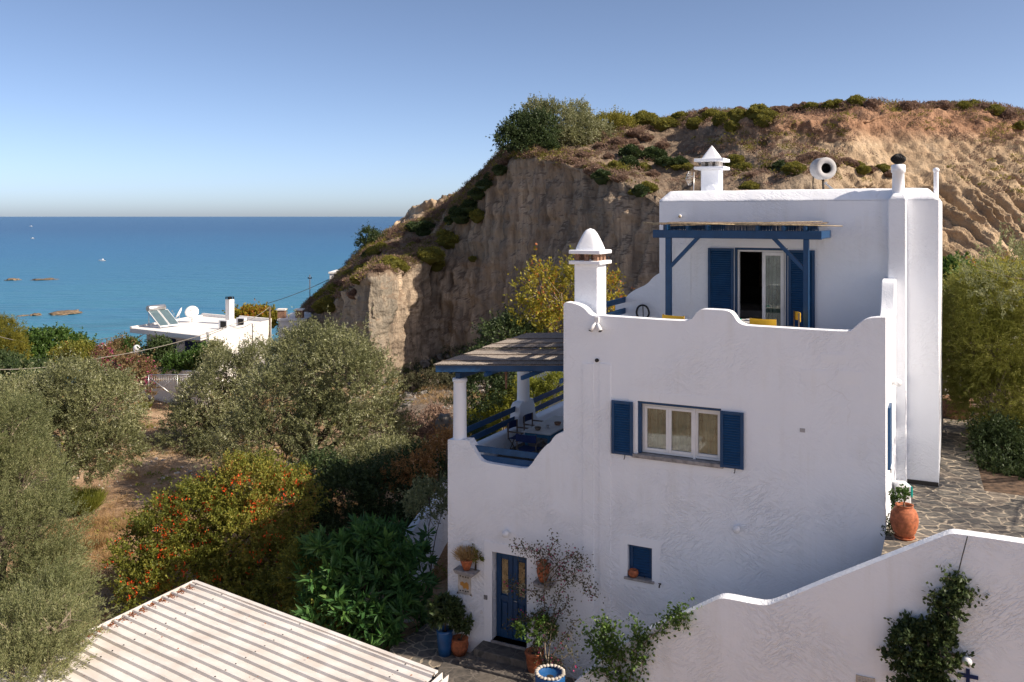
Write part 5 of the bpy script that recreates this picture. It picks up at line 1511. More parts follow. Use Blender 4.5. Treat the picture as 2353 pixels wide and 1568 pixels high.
# ---- nearest olive at left edge
b0 = P(40, 1560, 21.5); b0.z = gz(b0.x, b0.y)
tree('olive_tree', b0, [PL(20, 1010, 22.5, 75, 1.2, 80), PL(50, 1130, 22, 80, 1.2, 95), PL(85, 1240, 21.5, 85, 1.2, 90), PL(0, 1260, 21, 110, 1.3, 140), PL(110, 1340, 21, 75, 1.1, 85), PL(60, 1440, 20.5, 110, 1.2, 110), PL(120, 1400, 19, 70, 1.0, 70), PL(130, 1450, 16.2, 65, .8, 55), PL(30, 1480, 16.2, 90, .9, 80), PL(20, 1560, 15.5, 110, .9, 70), PL(110, 1530, 15.8, 60, .7, 50), PL(40, 1550, 18.5, 120, 1.2, 90), PL(-60, 1100, 22, 90, 1.5, 150)],
     13500, 26, .065, .015, .34, 'olive_g', 'nearest feathery olive tree filling the left edge beside the corrugated roof', 'olive tree', 4, .2, spread=.55, up=.7)
# ---- orange-flowered hedge
b0 = P(480, 1400, 27.5); b0.z = gz(b0.x, b0.y)
hl = [PL(560, 1130, 28.5, 95, 1.4, 70), PL(640, 1160, 28.5, 80, 1.4, 70), PL(460, 1190, 28, 75, 1.3, 75), PL(380, 1230, 27.5, 60, 1.2, 70), PL(320, 1270, 27, 45, 1.0, 65), PL(560, 1240, 27.5, 100, 1.4, 80), PL(430, 1310, 27, 85, 1.2, 60), PL(340, 1350, 26.5, 60, 1.0, 50), PL(620, 1300, 27, 70, 1.2, 75), PL(520, 1370, 26.5, 80, 1.2, 60), PL(620, 1385, 26, 60, 1.0, 50)]
t = tree('flowering_shrub', b0, hl, 7200, 15, .085, .05, .32, 'hedge', 'large yellow-green shrub dotted with orange-red flowers behind the corrugated roof', 'shrub', 5, .08, spread=1.1)
rng = np.random.default_rng(8)
p, d, h = crown_points([(l[0], l[1], l[2], l[3] * 1.08, l[4] * 1.08, l[5] * 1.08) for l in hl], 900, rng, .08, -.2)
fl_ = np.array([noise.noise(Vector(tuple(q * .8 + 9))) for q in p])
cl_c = p[(d[:, 1] < .35) & (fl_ > -.25)][:190]
nb = 8
pos = np.repeat(cl_c, nb, 0) + rng.normal(size=(len(cl_c) * nb, 3)) * .065
dd = unit(rng.normal(size=pos.shape) + np.array([0, -.3, .5]))
V, Fq = leaf_quads(pos, dd, .085 * (.7 + .6 * rng.random(len(pos))), .045, rng)
o = np_mesh('blossom', V - np.array(root_loc(t)), Fq, M['petal_red'], t, attrs={'rnd': rng.random(len(Fq)), 'clump': np.ones(len(Fq))}); tag(o, kind='stuff')
# ---- shaded dark shrubs between hedge and house
def shrub(name, base, lobes, ntw, nleaf, L, Wd, twig, mat, label, seed, cat='shrub', r0=.05, **kw):
    b = Vector(base); b.z = gz(b.x, b.y) if 'z0' not in kw else kw.pop('z0')
    return tree(name, b, lobes, ntw, nleaf, L, Wd, twig, mat, label, cat, seed, r0, **kw)
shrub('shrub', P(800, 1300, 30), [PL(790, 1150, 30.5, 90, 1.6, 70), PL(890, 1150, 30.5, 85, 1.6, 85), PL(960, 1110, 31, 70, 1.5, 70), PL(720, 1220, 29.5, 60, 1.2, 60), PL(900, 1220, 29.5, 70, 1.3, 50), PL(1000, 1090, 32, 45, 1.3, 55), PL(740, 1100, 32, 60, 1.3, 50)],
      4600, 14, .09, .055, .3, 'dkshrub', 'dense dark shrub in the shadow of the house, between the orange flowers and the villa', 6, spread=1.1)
shrub('olive_tree', P(880, 1170, 34), [PL(880, 1075, 34, 70, 1.5, 55), PL(820, 1080, 34.5, 60, 1.3, 45), PL(930, 1060, 34.5, 45, 1.2, 40)], 1500, 18, .085, .028, .35, 'olive', 'low half-shaded olive beside the dark shrub, left of the terrace column', 7, cat='olive tree', r0=.1)
# rusty creeper ridge lit by the sun
shrub('creeper', P(985, 1120, 29), [PL(1005, 1050, 30.5, 34, .6, 20), PL(960, 1078, 30, 38, .6, 17), PL(1028, 1022, 31, 24, .6, 20), PL(910, 1095, 30, 28, .6, 13)], 750, 13, .075, .035, .32, 'rust', 'sunlit rusty orange creeper left of the terrace corner column', 9, cat='creeper', r0=.03)
shrub('shrub', P(985, 1190, 26.5), [PL(985, 1150, 26.5, 42, .8, 34), PL(1015, 1130, 27, 25, .6, 30)], 420, 12, .09, .05, .3, 'olive_g', 'grey-leaved small shrub against the villa’s left corner, above the low white wall', 10, r0=.03)
# ---- broad-leaved bush (plumeria)
b0 = P(830, 1500, 23.6); b0.z = gz(b0.x, b0.y)
bl_ = [PL(850, 1270, 24.5, 70, 1.0, 45), PL(760, 1310, 24.2, 60, .9, 50), PL(910, 1320, 24, 60, .9, 50), PL(830, 1370, 23.6, 85, 1.0, 60), PL(910, 1420, 23.3, 50, .8, 55), PL(760, 1410, 23.5, 60, .8, 50), PL(840, 1450, 23, 60, .8, 45)]
tree('broad_leaved_bush', b0, bl_, 420, 14, .36, .10, .25, 'broad', 'lush dark green bush of long broad leaves below the house, right of the corrugated roof', 'bush', 11, .07, whorl=True, spread=.75, shell=.25, droop=.15, up=.6)
shrub('shrub', P(690, 1450, 24), [PL(690, 1320, 25, 45, .8, 60), PL(700, 1420, 24, 45, .7, 40), PL(745, 1440, 23.5, 40, .6, 30)], 800, 12, .08, .05, .28, 'hedge', 'yellow-green twiggy shrub at the edge of the corrugated roof, left of the broad-leaved bush', 12, r0=.03)
# ---- behind the terrace
shrub('shrub', P(960, 930, 50), [PL(950, 890, 57, 34, 1.6, 22), PL(1000, 880, 56, 34, 1.6, 26), PL(1040, 900, 54, 36, 1.6, 28), PL(985, 930, 52, 34, 1.4, 18), PL(1030, 945, 49, 34, 1.4, 20)], 1700, 13, .13, .06, .3, 'scrubdark', 'dark scrub on the rubble at the foot of the cliff, left of the reed roof', 17)  # this and the next scrub also darken ground meant to lie in shade
shrub('shrub', P(960, 1010, 42), [PL(930, 985, 42, 26, 1.1, 16), PL(970, 1010, 41, 34, 1.1, 20), PL(1015, 1000, 40, 28, 1.0, 24), PL(1000, 960, 44, 26, 1.0, 14)], 900, 13, .12, .05, .35, 'thorn', 'dry brown scrub on the slope between the biggest olive and the corner column', 18)
shrub('shrub', P(1150, 1010, 35), [PL(1105, 980, 35, 40, 1.2, 38), PL(1150, 955, 35.5, 45, 1.2, 42), PL(1190, 930, 35.5, 38, 1.2, 42), PL(1225, 920, 33, 30, .9, 34), PL(1285, 895, 32.6, 34, .7, 26)], 3000, 14, .09, .036, .3, 'ysrub', 'bright yellow-green shrub behind the terrace railing', 13, up=1.1, spread=.6)
shrub('shrub', P(1100, 1020, 25), [PL(1090, 1000, 25.2, 22, .4, 20), PL(1125, 1015, 25, 22, .4, 14)], 260, 10, .08, .05, .2, 'dkshrub', 'dark leafy plant at the foot of the terrace corner column, behind the blue boards', 14, r0=.02)
shrub('fig_tree', P(1290, 900, 38), [PL(1245, 680, 38, 50, 1.5, 60), PL(1290, 700, 37.5, 60, 1.6, 75), PL(1220, 740, 37.5, 42, 1.3, 50), PL(1330, 670, 38, 55, 1.5, 50), PL(1290, 770, 37, 70, 1.4, 50), PL(1395, 690, 38, 32, 1.2, 48), PL(1400, 735, 37, 40, 1.2, 40)],
      1150, 10, .13, .085, .55, 'fig', 'tree with yellow and orange autumn leaves behind the large chimney', 15, cat='tree', r0=.12, bark='bark_pale', spread=1.0)
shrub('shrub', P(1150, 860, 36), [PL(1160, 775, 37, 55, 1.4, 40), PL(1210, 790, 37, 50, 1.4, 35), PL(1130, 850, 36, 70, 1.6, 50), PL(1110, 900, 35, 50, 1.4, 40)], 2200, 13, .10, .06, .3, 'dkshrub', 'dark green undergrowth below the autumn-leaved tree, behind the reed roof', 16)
# ---- left background
def bgtree(name, base, lobes, n, L, Wd, mat, label, seed, cat='shrub', nl=14, **kw):
    return shrub(name, base, lobes, n, nl, L, Wd, .35, mat, label, seed, cat=cat, **kw)
bgtree('pine_tree', P(0, 870, 62), [PL(-5, 775, 62, 42, 2, 38), PL(10, 815, 61, 38, 2, 38), PL(-20, 840, 61, 60, 2, 35)], 2600, .2, .03, 'pine', 'yellow-green pine at the left edge in front of the sea', 21, cat='pine tree', r0=.2, up=.9, nl=16)
bgtree('shrub', P(90, 860, 66), [PL(80, 800, 66, 40, 2, 34), PL(125, 795, 66, 42, 2, 32), PL(165, 805, 66, 40, 1.8, 28), PL(110, 830, 65, 70, 2, 25)], 2800, .16, .10, 'green', 'glossy dark green hedge shrub right of the pine, against the sea', 22, spread=1.1)
bgtree('shrub', P(190, 860, 63), [PL(180, 815, 63, 40, 1.6, 20), PL(215, 828, 63, 32, 1.5, 16), PL(150, 825, 63, 30, 1.5, 18)], 1300, .14, .07, 'hedge', 'olive-yellow clipped shrub in front of the dark green hedge', 23)
for k, (x, y, w, h_, mt, lab) in enumerate(((285, 808, 26, 18, 'bougain', 'reddish bougainvillea bush between the two gate pillars'), (298, 806, 13, 18, 'green', 'small green shrub at the left corner of the flat-roofed house'))):
    bgtree('shrub', P(x, y + 25, 62), [PL(x, y, 62, w, 1, h_), PL(x - w * .6, y + 6, 61.8, w * .6, .8, h_ * .7)], 650, .13, .08, mt, lab, 24 + k)
def petals(t, lobes, n, mat, size, seed, spread=.06, nb=5, cut=.35):
    rng = np.random.default_rng(seed)
    p, d, h = crown_points(lobes, n * 4, rng, .1, -.2); p = p[d[:, 1] < cut][:n]
    pos = np.repeat(p, nb, 0) + rng.normal(size=(len(p) * nb, 3)) * spread
    dd = unit(rng.normal(size=pos.shape)); V, Fq = leaf_quads(pos, dd, size, size * .8, rng)
    o = np_mesh('blossom', V - np.array(root_loc(t)), Fq, M[mat], t, attrs={'rnd': rng.random(len(Fq)), 'clump': np.ones(len(Fq))}); tag(o, kind='stuff')
bgl = [PL(255, 845, 55, 45, 1.5, 25), PL(300, 855, 54, 48, 1.5, 28), PL(320, 885, 53, 32, 1.2, 30), PL(280, 880, 53, 40, 1.3, 30)]
t = bgtree('bougainvillea', P(295, 925, 54), bgl, 1700, .12, .07, 'bougain', 'straggly bougainvillea with pink flowers in front of the white garden wall', 27, cat='bougainvillea')
petals(t, bgl, 260, 'petal_pink', .11, 3, .16)
bgl2 = [PL(238, 815, 60, 14, .8, 20), PL(275, 803, 62, 22, .8, 12)]
t = bgtree('bougainvillea', P(238, 850, 60), bgl2, 240, .12, .08, 'bougain', 'small bougainvillea around the left white gate pillar', 28, cat='bougainvillea')
petals(t, bgl2, 90, 'petal_pink', .11, 4, .14)
bgtree('shrub', P(375, 850, 59.5), [PL(360, 820, 59.5, 22, 1, 26), PL(368, 805, 59.5, 16, .8, 20)], 1000, .13, .09, 'dkshrub', 'dark round shrub against the shaded porch of the flat-roofed house', 29)
bgtree('shrub', P(440, 860, 58), [PL(410, 840, 58, 36, 1, 14), PL(450, 836, 58, 40, 1.1, 18), PL(472, 822, 58, 22, 1, 20)], 1700, .13, .08, 'green', 'low bright green hedge in front of the flat-roofed house', 30)
bgtree('shrub', P(490, 850, 56), [PL(495, 812, 56, 18, .8, 22), PL(505, 832, 55, 20, .8, 22)], 600, .12, .05, 'olive', 'small grey-green shrub at the right porch corner of the flat-roofed house', 31)
bgtree('tree', P(590, 800, 78), [PL(575, 725, 78, 26, 1.3, 14), PL(605, 730, 78, 26, 1.3, 16), PL(635, 738, 78, 18, 1.2, 15), PL(545, 730, 78, 16, 1.0, 9)], 1200, .18, .13, 'fig', 'yellow-green tree behind the flat roof, right of its chimney', 32, cat='tree')
bgtree('shrub', P(40, 905, 50), [PL(20, 870, 50, 55, 1.6, 28), PL(90, 885, 49, 50, 1.5, 22), PL(60, 860, 52, 60, 1.5, 22), PL(-10, 845, 54, 50, 1.5, 25)], 1900, .15, .08, 'dkshrub', 'dark low shrubs behind the left olive tree, under the pine', 35)
# hill-top trees on the cliff
def ctree(name, x, y, lobes, n, L, Wd, mat, label, seed, cat='tree', **kw):
    b = on_cliff(x, y)
    return tree(name, b, lobes, n, 14, L, Wd, .4, mat, label, cat, seed, .12, **kw)
ctree('carob_tree', 1270, 335, [PL(1275, 285, 68, 60, 2.0, 45), PL(1320, 300, 69, 45, 1.8, 40), PL(1235, 270, 68, 35, 1.5, 35), PL(1330, 265, 70, 25, 1.2, 25), PL(1370, 305, 71, 40, 1.5, 22)], 3400, .14, .055, 'olive', 'tall grey-green tree on the left brow of the hill', 41, up=.3)
ctree('carob_tree', 1190, 350, [PL(1195, 300, 66, 42, 1.6, 30), PL(1170, 325, 65, 30, 1.3, 24), PL(1215, 325, 65.5, 45, 1.6, 28), PL(1240, 300, 66, 40, 1.6, 35)], 2600, .14, .08, 'dkshrub', 'dark bushy tree overhanging the left brow of the hill', 42)
ctree('shrub', 1400, 300, [PL(1390, 285, 73, 35, 1.5, 16), PL(1425, 285, 73, 35, 1.5, 15), PL(1350, 295, 72, 35, 1.5, 18)], 1200, .14, .05, 'thyme', 'ragged grassy shrub right of the hill-top tree', 43, cat='shrub', up=1.2)
ctree('shrub', 850, 560, [PL(845, 545, 78, 20, 1, 16), PL(865, 552, 79, 20, 1, 14), PL(835, 565, 78, 14, .9, 12)], 420, .16, .06, 'dkshrub', 'wispy dark shrub standing out against the sea on the hill’s left edge', 44, cat='shrub', up=.9)
# ---- right side trees
shrub('olive_tree', P(2300, 1130, 24), [PL(2250, 720, 27, 70, 1.6, 70), PL(2320, 700, 26, 70, 1.6, 70), PL(2200, 780, 27.5, 60, 1.5, 70), PL(2280, 810, 26, 90, 1.7, 80), PL(2370, 780, 25, 60, 1.5, 100), PL(2300, 920, 25.5, 70, 1.5, 80), PL(2370, 920, 25, 60, 1.5, 90), PL(2240, 880, 26.5, 50, 1.2, 50), PL(2330, 1030, 25.5, 55, 1.2, 60)],
      8600, 24, .105, .022, .42, 'willow', 'feathery green tree leaning over the paved path at the right edge', 51, cat='tree', r0=.10, bark='bark_pale', spread=.55, up=.3, droop=.1, z0=3.8)
shrub('shrub', P(2190, 700, 33), [PL(2185, 640, 33, 32, 1.1, 36), PL(2220, 665, 32.5, 32, 1.1, 28), PL(2185, 700, 32, 36, 1.1, 30)], 900, 13, .15, .09, .3, 'green', 'leafy green shrub behind the right edge of the house, at the foot of the cliff', 52, z0=4.0)
shrub('shrub', P(2290, 690, 34), [PL(2270, 640, 34, 40, 1.2, 22), PL(2330, 635, 34, 34, 1.2, 24)], 600, 12, .12, .05, .35, 'fig', 'yellowish shrub in front of the small white wall at the right', 53, z0=4.2, up=.9)
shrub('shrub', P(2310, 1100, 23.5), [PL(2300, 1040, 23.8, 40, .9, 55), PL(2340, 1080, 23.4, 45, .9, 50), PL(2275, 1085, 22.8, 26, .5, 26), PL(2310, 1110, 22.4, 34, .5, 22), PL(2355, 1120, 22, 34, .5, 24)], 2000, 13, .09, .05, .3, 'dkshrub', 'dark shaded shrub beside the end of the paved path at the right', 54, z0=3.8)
# tall thin-crowned tree just outside the right edge, whose dappled shade falls on the court
shrub('olive_tree', P(2620, 1130, 21.5), [(15.2, 21.0, 8.6, 2.0, 2.2, 1.1), (13.6, 19.2, 8.2, 1.5, 2.0, .9), (16.4, 18.6, 9.0, 1.8, 2.4, 1.2), (14.6, 24.5, 8.4, 1.8, 2.0, 1.0), (17.5, 22.5, 9.6, 2, 2, 1.2), (15.2, 16.3, 7.6, 1.5, 1.6, .9)],
      1500, 20, .12, .035, .4, 'olive_g', 'high-crowned tree just beyond the right edge that dapples the paved court', 58, cat='tree', r0=.14, z0=3.8)
# tree in stone planter
tb = Vector(TREE1)
t = tree('tree', tb, [PL(2190, 790, tb.y, 45, 1.3, 45), PL(2215, 740, tb.y, 45, 1.4, 50)], 900, 18, .10, .035, .35, 'olive', 'straight-trunked tree growing out of the round stone planter', 'tree', 55, .10, bark='bark_pale')
mb = MB(); mb.tube([tb + Vector((0, 0, .3)), tb + Vector((.02, 0, 1.2)), tb + Vector((0, 0, 2.6))], [.11, .10, .08], 10); mb.build('stem', M['bark_pale'], t)
q0_ = P(2290, 640, 44); q1_ = P(2450, 640, 44)
wallseg(q0_, q1_, 3.0, CH - (621 - HY) / F * 44, CH - (621 - HY) / F * 44, .3, 'garden_wall', 'far_white', 'short length of white wall above the trees at the far right')

# ================================================================== HILL BUSHES
def bush_proto(mat, seed, flat=.75, n=2600, L=.12, Wd=.035):
    rng = np.random.default_rng(seed)
    d = unit(rng.normal(size=(n, 3))); d[:, 2] = np.abs(d[:, 2]) - .12
    nz = np.array([noise.noise(Vector(tuple(q * 1.8 + seed))) + .5 * noise.noise(Vector(tuple(q * 4.2 + seed))) for q in d])
    r = (.86 + .26 * nz) * (1 - .16 * rng.random(n))
    pos = d * r[:, None] * np.array([1, 1, flat])
    dirs = unit(d * 1.0 + rng.normal(size=(n, 3)) * .45 + np.array([0, 0, .25]))
    V, Fq = leaf_quads(pos, dirs, L * (.6 + .8 * rng.random(n)), Wd * (.7 + .6 * rng.random(n)) * 1.5, rng)
    # woody core
    bm = bmesh.new(); bmesh.ops.create_icosphere(bm, subdivisions=3, radius=1)
    cv = np.array([v.co[:] for v in bm.verts]); cf = np.array([[v.index for v in f.verts] for f in bm.faces]); bm.free()
    cn = np.array([noise.noise(Vector(tuple(q * 1.8 + seed))) + .5 * noise.noise(Vector(tuple(q * 4.2 + seed))) for q in cv])
    cv = cv * (.80 + .24 * cn)[:, None] * np.array([1, 1, flat])
    cq = np.concatenate([cf, cf[:, :1]], 1)
    # degenerate quads become tris: use last vertex duplicate-safe by splitting as quads of 3+mid
    mid = (cv[cf[:, 0]] + cv[cf[:, 2]]) / 2; base = len(V) + len(cv)
    cq = np.stack([cf[:, 0] + len(V), cf[:, 1] + len(V), cf[:, 2] + len(V), np.arange(len(cf)) + base], 1)
    V2 = np.concatenate([V, cv, mid]); F2 = np.concatenate([Fq, cq])
    rnd = np.concatenate([rng.random(n), np.full(len(cf), .25)]); cl = np.concatenate([np.clip(.55 + nz * .9, 0, 1), np.full(len(cf), .1)])
    me = np_mesh('hill_bush', V2, F2, M[mat], attrs={'rnd': rnd, 'clump': cl})
    return me
protos = {'g': [bush_proto('thyme', 60 + i, .8) for i in range(3)], 'd': [bush_proto('thorn', 70 + i, .7) for i in range(3)], 'k': [bush_proto('dkshrub', 80 + i, .85, L=.16, Wd=.06) for i in range(2)]}
used = set()
DESC = {'g': 'olive-green cushion bush', 'd': 'brownish-pink thorn bush', 'k': 'ragged dark bush'}
def zone(x, y):
    if x < 800: return 'on the seaward tip of the hill'
    if x < 1000: return 'on the ledge above the rock spur'
    if x < 1140: return 'on the cliff’s left shoulder'
    if x < 1560 and y > 300: return 'between the hill-top tree and villa roof'
    if x < 1780 and y < 300: return 'on the skyline beside the hill-top tree'
    if y < 300: return 'on the reddish right skyline'
    if x < 1800: return 'behind the slender roof chimney'
    return 'behind the round roof horn'
brand = random.Random(12)
def hb_(kind, x, y, rpx, ry=None):
    proto = protos[kind][brand.randrange(len(protos[kind]))]
    p = on_cliff(x, y + rpx * .45)
    if proto.name in used: o = dup(proto)
    else: o = proto; used.add(proto.name)
    k = p.y / F * rpx * (1.35 if y > 300 else 1.42)
    sky_ = 1 if y < 300 else 0
    o.location = p - Vector((0, 0, k * (-.06 - .12 * sky_))); o.scale = (k * brand.uniform(.9, 1.15), k, k * (ry or brand.uniform(.85, 1.05)) * (1 + .12 * sky_))
    o.rotation_euler = (0, 0, brand.uniform(0, 6.28))
    o['category'] = 'bush'; HB_L.append((kind, x, y, o))
HB_L = []
for kx in [('g',745,672,20),('g',755,692,24),('g',738,700,16),('d',722,702,16),('d',780,645,14),('g',770,655,16),('d',800,640,16),('d',812,668,14),('g',830,612,16),('g',820,635,13),('d',838,598,12),('g',805,622,12),
  ('g',905,600,22),('g',925,612,14),('g',895,592,16),('d',870,610,14),('d',860,590,13),('g',860,570,17),('g',880,562,14),('k',845,580,14),('d',900,560,14),('g',990,582,27),('g',1000,600,18),('g',1030,548,22),('g',1018,532,14),('d',955,548,13),('g',950,560,12),('d',985,545,14),('k',975,520,22),('k',950,515,16),
  ('k',1060,492,22),('g',1098,488,17),('k',1080,470,20),('k',1035,500,14),('k',1095,440,16),('k',1110,420,15),('k',1125,405,14),('d',1120,395,12),('k',1145,385,14),('d',1150,370,12),('g',1083,590,8),('k',1050,480,16),
  ('g',1480,270,24),('g',1520,285,20),('g',1560,265,14),('g',1540,280,15),('g',1440,280,20),('d',1460,300,16),('d',1420,320,20),('d',1485,310,14),('g',1600,280,18),('g',1632,262,16),('g',1660,270,20),('g',1680,285,14),('d',1620,255,12),('g',1690,262,16),('g',1740,255,22),('g',1755,272,17),('g',1775,262,13),('d',1700,250,12),('d',1783,248,13),('d',1800,245,13),('d',1825,244,13),('d',1845,243,11),('g',1862,241,13),('d',1890,242,11),('g',1905,240,13),('g',1925,237,14),('d',1942,238,12),('g',1970,233,16),('d',2005,237,14),('d',2080,242,16),('d',2100,240,12),('d',2140,238,14),('d',2165,240,16),('d',2200,243,12),('g',2215,240,13),('g',2235,238,12),('d',2262,243,13),('g',2290,250,14),('d',2315,262,15),('d',2280,245,8),('g',2345,285,10),
  ('g',1410,375,16),('d',1365,385,18),('k',1440,370,20),('g',1430,388,12),('g',1475,378,16),('k',1450,345,20),('k',1500,350,26),('k',1530,365,18),('d',1520,330,16),('k',1560,370,18),('g',1490,425,18),('k',1470,430,16),('g',1452,438,9),('d',1500,395,14),('d',1340,350,14),('d',1300,345,14),('d',1380,330,14),('d',1310,365,13),('g',1280,345,8),('g',1320,345,7),('k',1385,400,18),
  ('d',1290,362,9),('d',1345,375,10),('d',1420,405,14),('d',1400,355,11),('d',1450,322,13),('d',1470,335,10),('g',1580,380,12),('g',1555,382,11),('g',1690,360,17),('g',1705,378,18),('g',1680,375,14),('d',1660,362,13),('g',1725,422,19),('g',1690,395,10),('d',1720,400,12),
  ('g',1765,378,15),('k',1790,380,17),('g',1825,380,21),('d',1805,368,14),('d',1870,355,20),('d',1850,360,16),('d',1895,360,16),('d',1915,370,14),('g',1975,375,12),('g',1985,390,13),('d',1960,370,13),('d',2000,385,13),('g',2030,382,14),('d',1945,365,12),('d',2045,395,11),('k',1300,300,20),('k',1260,330,20),('k',1340,310,18)]:
    hb_(*kx)
ORD = ['leftmost', 'second from the left', 'third from the left', 'fourth from the left', 'fifth from the left', 'sixth from the left', 'seventh from the left', 'eighth from the left', 'ninth from the left', 'tenth from the left', 'eleventh from the left', 'twelfth from the left', 'thirteenth from the left', 'fourteenth from the left', 'fifteenth from the left', 'sixteenth from the left', 'seventeenth from the left', 'eighteenth from the left', 'nineteenth from the left', 'twentieth from the left']
gr_ = {}
for kind, x, y, o in HB_L: gr_.setdefault((kind, zone(x, y)), []).append((x, o))
for (kind, zn), l_ in gr_.items():
    l_.sort(key=lambda q: q[0]); n_ = len(l_)
    for i, (x, o) in enumerate(l_):
        where = '' if n_ == 1 else ', ' + (ORD[i] if i < n_ - 1 or n_ > 20 else 'rightmost')
        tag(o, DESC[kind] + where + ' ' + zn, 'bush', DESC[kind].replace('bush', 'bushes') + ' ' + zn)
for k_, l_ in protos.items():
    for o in l_:
        if o.name not in used: bpy.data.objects.remove(o)
# fine dry scrub over the hill top: uncountable
rng = np.random.default_rng(99)
m_ = np.zeros(Xc.shape, bool); m_[int(NR * .5):int(NR * .88), :] = True
gx_ = np.broadcast_to(xs_[None, :], Xc.shape)
m_ &= (gx_ > 700) & (gx_ < 2360)
m_ &= (np.abs(N3[..., 2]) > .30)
ii = np.argwhere(m_); w_ = np.where(xs_[ii[:, 1]] > 1620, .22, 1.0) * np.clip(.4 + n1[ii[:, 0], ii[:, 1]] * 2, .05, 1)
w_[(ii[:, 0] > NR * .80)] = .8
pick = ii[rng.choice(len(ii), 6200, p=w_ / w_.sum())]
cen = np.stack([Xc[pick[:, 0], pick[:, 1]], Yc[pick[:, 0], pick[:, 1]], Zc[pick[:, 0], pick[:, 1]]], 1)
def tufts(name, cen, rad, nper, L, Wd, mat, seed, kindlabel=None, flat=.7):
    rng = np.random.default_rng(seed); n = len(cen)
    d = unit(rng.normal(size=(n, nper, 3))); d[..., 2] = np.abs(d[..., 2])
    R_ = (rad * (.5 + rng.random(n)))[:, None, None]
    pos = cen[:, None, :] + d * R_ * np.array([1, 1, flat]) * (.5 + .5 * rng.random((n, nper, 1)))
    dirs = unit(d + rng.normal(size=d.shape) * .4)
    V, Fq = leaf_quads(pos.reshape(-1, 3), dirs.reshape(-1, 3), L * (.6 + .8 * rng.random(n * nper)), Wd, rng)
    tone = np.repeat(rng.random(n), nper)
    o = np_mesh(name, V, Fq, M[mat], attrs={'rnd': np.clip(.6 * tone + .4 * rng.random(n * nper), 0, 1), 'clump': np.repeat(rng.random(n) * .6 + .4, nper)})
    return tag(o, kind='stuff')
tufts('hill_scrub', cen[:4400], .40, 46, .16, .05, 'thorn', 5)
tufts('green_hill_scrub', cen[4400:], .42, 46, .16, .05, 'thyme', 6)
# rubble at the cliff foot and on slopes
def scatter_rocks(name, pts_, smin, smax, mat, seed):
    rng = random.Random(seed); Vs = []; Fs = []
    bm = bmesh.new(); bmesh.ops.create_icosphere(bm, subdivisions=1, radius=1)
    bv = np.array([v.co[:] for v in bm.verts]); bf = np.array([[v.index for v in f.verts] for f in bm.faces]); bm.free()
    k = 0
    for p in pts_:
        s_ = smin * (smax / smin) ** (rng.random() ** 2.5)
        sc = np.array([rng.uniform(.7, 1.3), rng.uniform(.7, 1.3), rng.uniform(.5, .9)]) * s_
        v = bv * sc * (1 + .25 * np.random.default_rng(k + seed).normal(size=(len(bv), 1))) + np.array(p)
        Vs.append(v); Fs.append(bf + k * len(bv)); k += 1
    V = np.concatenate(Vs); F_ = np.concatenate(Fs)
    o = np_mesh(name, V, F_, M[mat]); return tag(o, kind='stuff')
ci = np.argwhere((np.broadcast_to(rr_[:, None], Xc.shape) > .02) & (np.broadcast_to(rr_[:, None], Xc.shape) < .14) & (gx_ > 850) & (gx_ < 1500))
rng = np.random.default_rng(5); sel = ci[rng.choice(len(ci), 900)]
ptsr = [(Xc[i, j], Yc[i, j] - .1, Zc[i, j]) for i, j in sel]
scatter_rocks('cliff_rubble', ptsr, .06, .45, 'stonegrey', 3)
sel = ci[rng.choice(len(ci), 500)]
tufts('cliff_foot_scrub', np.array([(Xc[i, j], Yc[i, j], Zc[i, j]) for i, j in sel]), .45, 50, .18, .05, 'dkshrub', 8)
# scree slope between the cliff foot and the garden
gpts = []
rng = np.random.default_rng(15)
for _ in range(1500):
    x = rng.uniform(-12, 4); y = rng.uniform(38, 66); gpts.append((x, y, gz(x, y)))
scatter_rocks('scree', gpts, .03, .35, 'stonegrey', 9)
# garden ground cover
def zone_pts(n, x0, x1, y0, y1, seed, thr=.0, sc=.35):
    rng = np.random.default_rng(seed); out = []
    while len(out) < n:
        x = rng.uniform(x0, x1); y = rng.uniform(y0, y1)
        if noise.noise(Vector((x * sc, y * sc, seed))) > thr: out.append((x, y, gz(x, y) + .02))
    return np.array(out)
tufts('dry_grass', zone_pts(2600, -32, 2, 24, 62, 1, .02), .16, 34, .26, .012, 'dry', 11, flat=.5)
tufts('dry_grass', zone_pts(900, -18, -6, 25, 36, 2, -.15), .16, 40, .3, .012, 'dry', 12, flat=.5)
tufts('low_weeds', zone_pts(500, -30, 2, 24, 60, 3, .12), .2, 30, .12, .05, 'grassg', 13, flat=.5)
scatter_rocks('garden_stones', [tuple(p) for p in zone_pts(1500, -30, 0, 24, 60, 4, -.3)], .02, .16, 'stonepale', 4)
def ggroup(name, x, y, z, rpx, hpx, mat, label, cat, seed, n=1600, L=.5):
    p = PZ(x, y, z); p.z = gz(p.x, p.y); k = p.y / F
    rng = np.random.default_rng(seed)
    a = rng.random(n) * 6.283; r = np.sqrt(rng.random(n)) * rpx * k * .6
    pos = np.stack([p.x + np.cos(a) * r, p.y + np.sin(a) * r, np.full(n, p.z)], 1)
    dirs = unit(np.stack([np.cos(a) * r * 1.1 / (rpx * k), np.sin(a) * r * 1.1 / (rpx * k), np.full(n, 1.0)], 1) + rng.normal(size=(n, 3)) * .16)
    V, Fq = leaf_quads(pos, dirs, hpx * k * (.6 + .5 * rng.random(n)), .02, rng)
    o = np_mesh(name, V - np.array(p), Fq, M[mat], loc=p, attrs={'rnd': rng.random(n), 'clump': np.full(n, .9)}); return tag(o, label, cat)
ggroup('grass_clump', 188, 1175, -1.9, 48, 55, 'grassg', 'bright green feathery grass clump on the bare ground left of the white boulder', 'grass clump', 1, 3200)
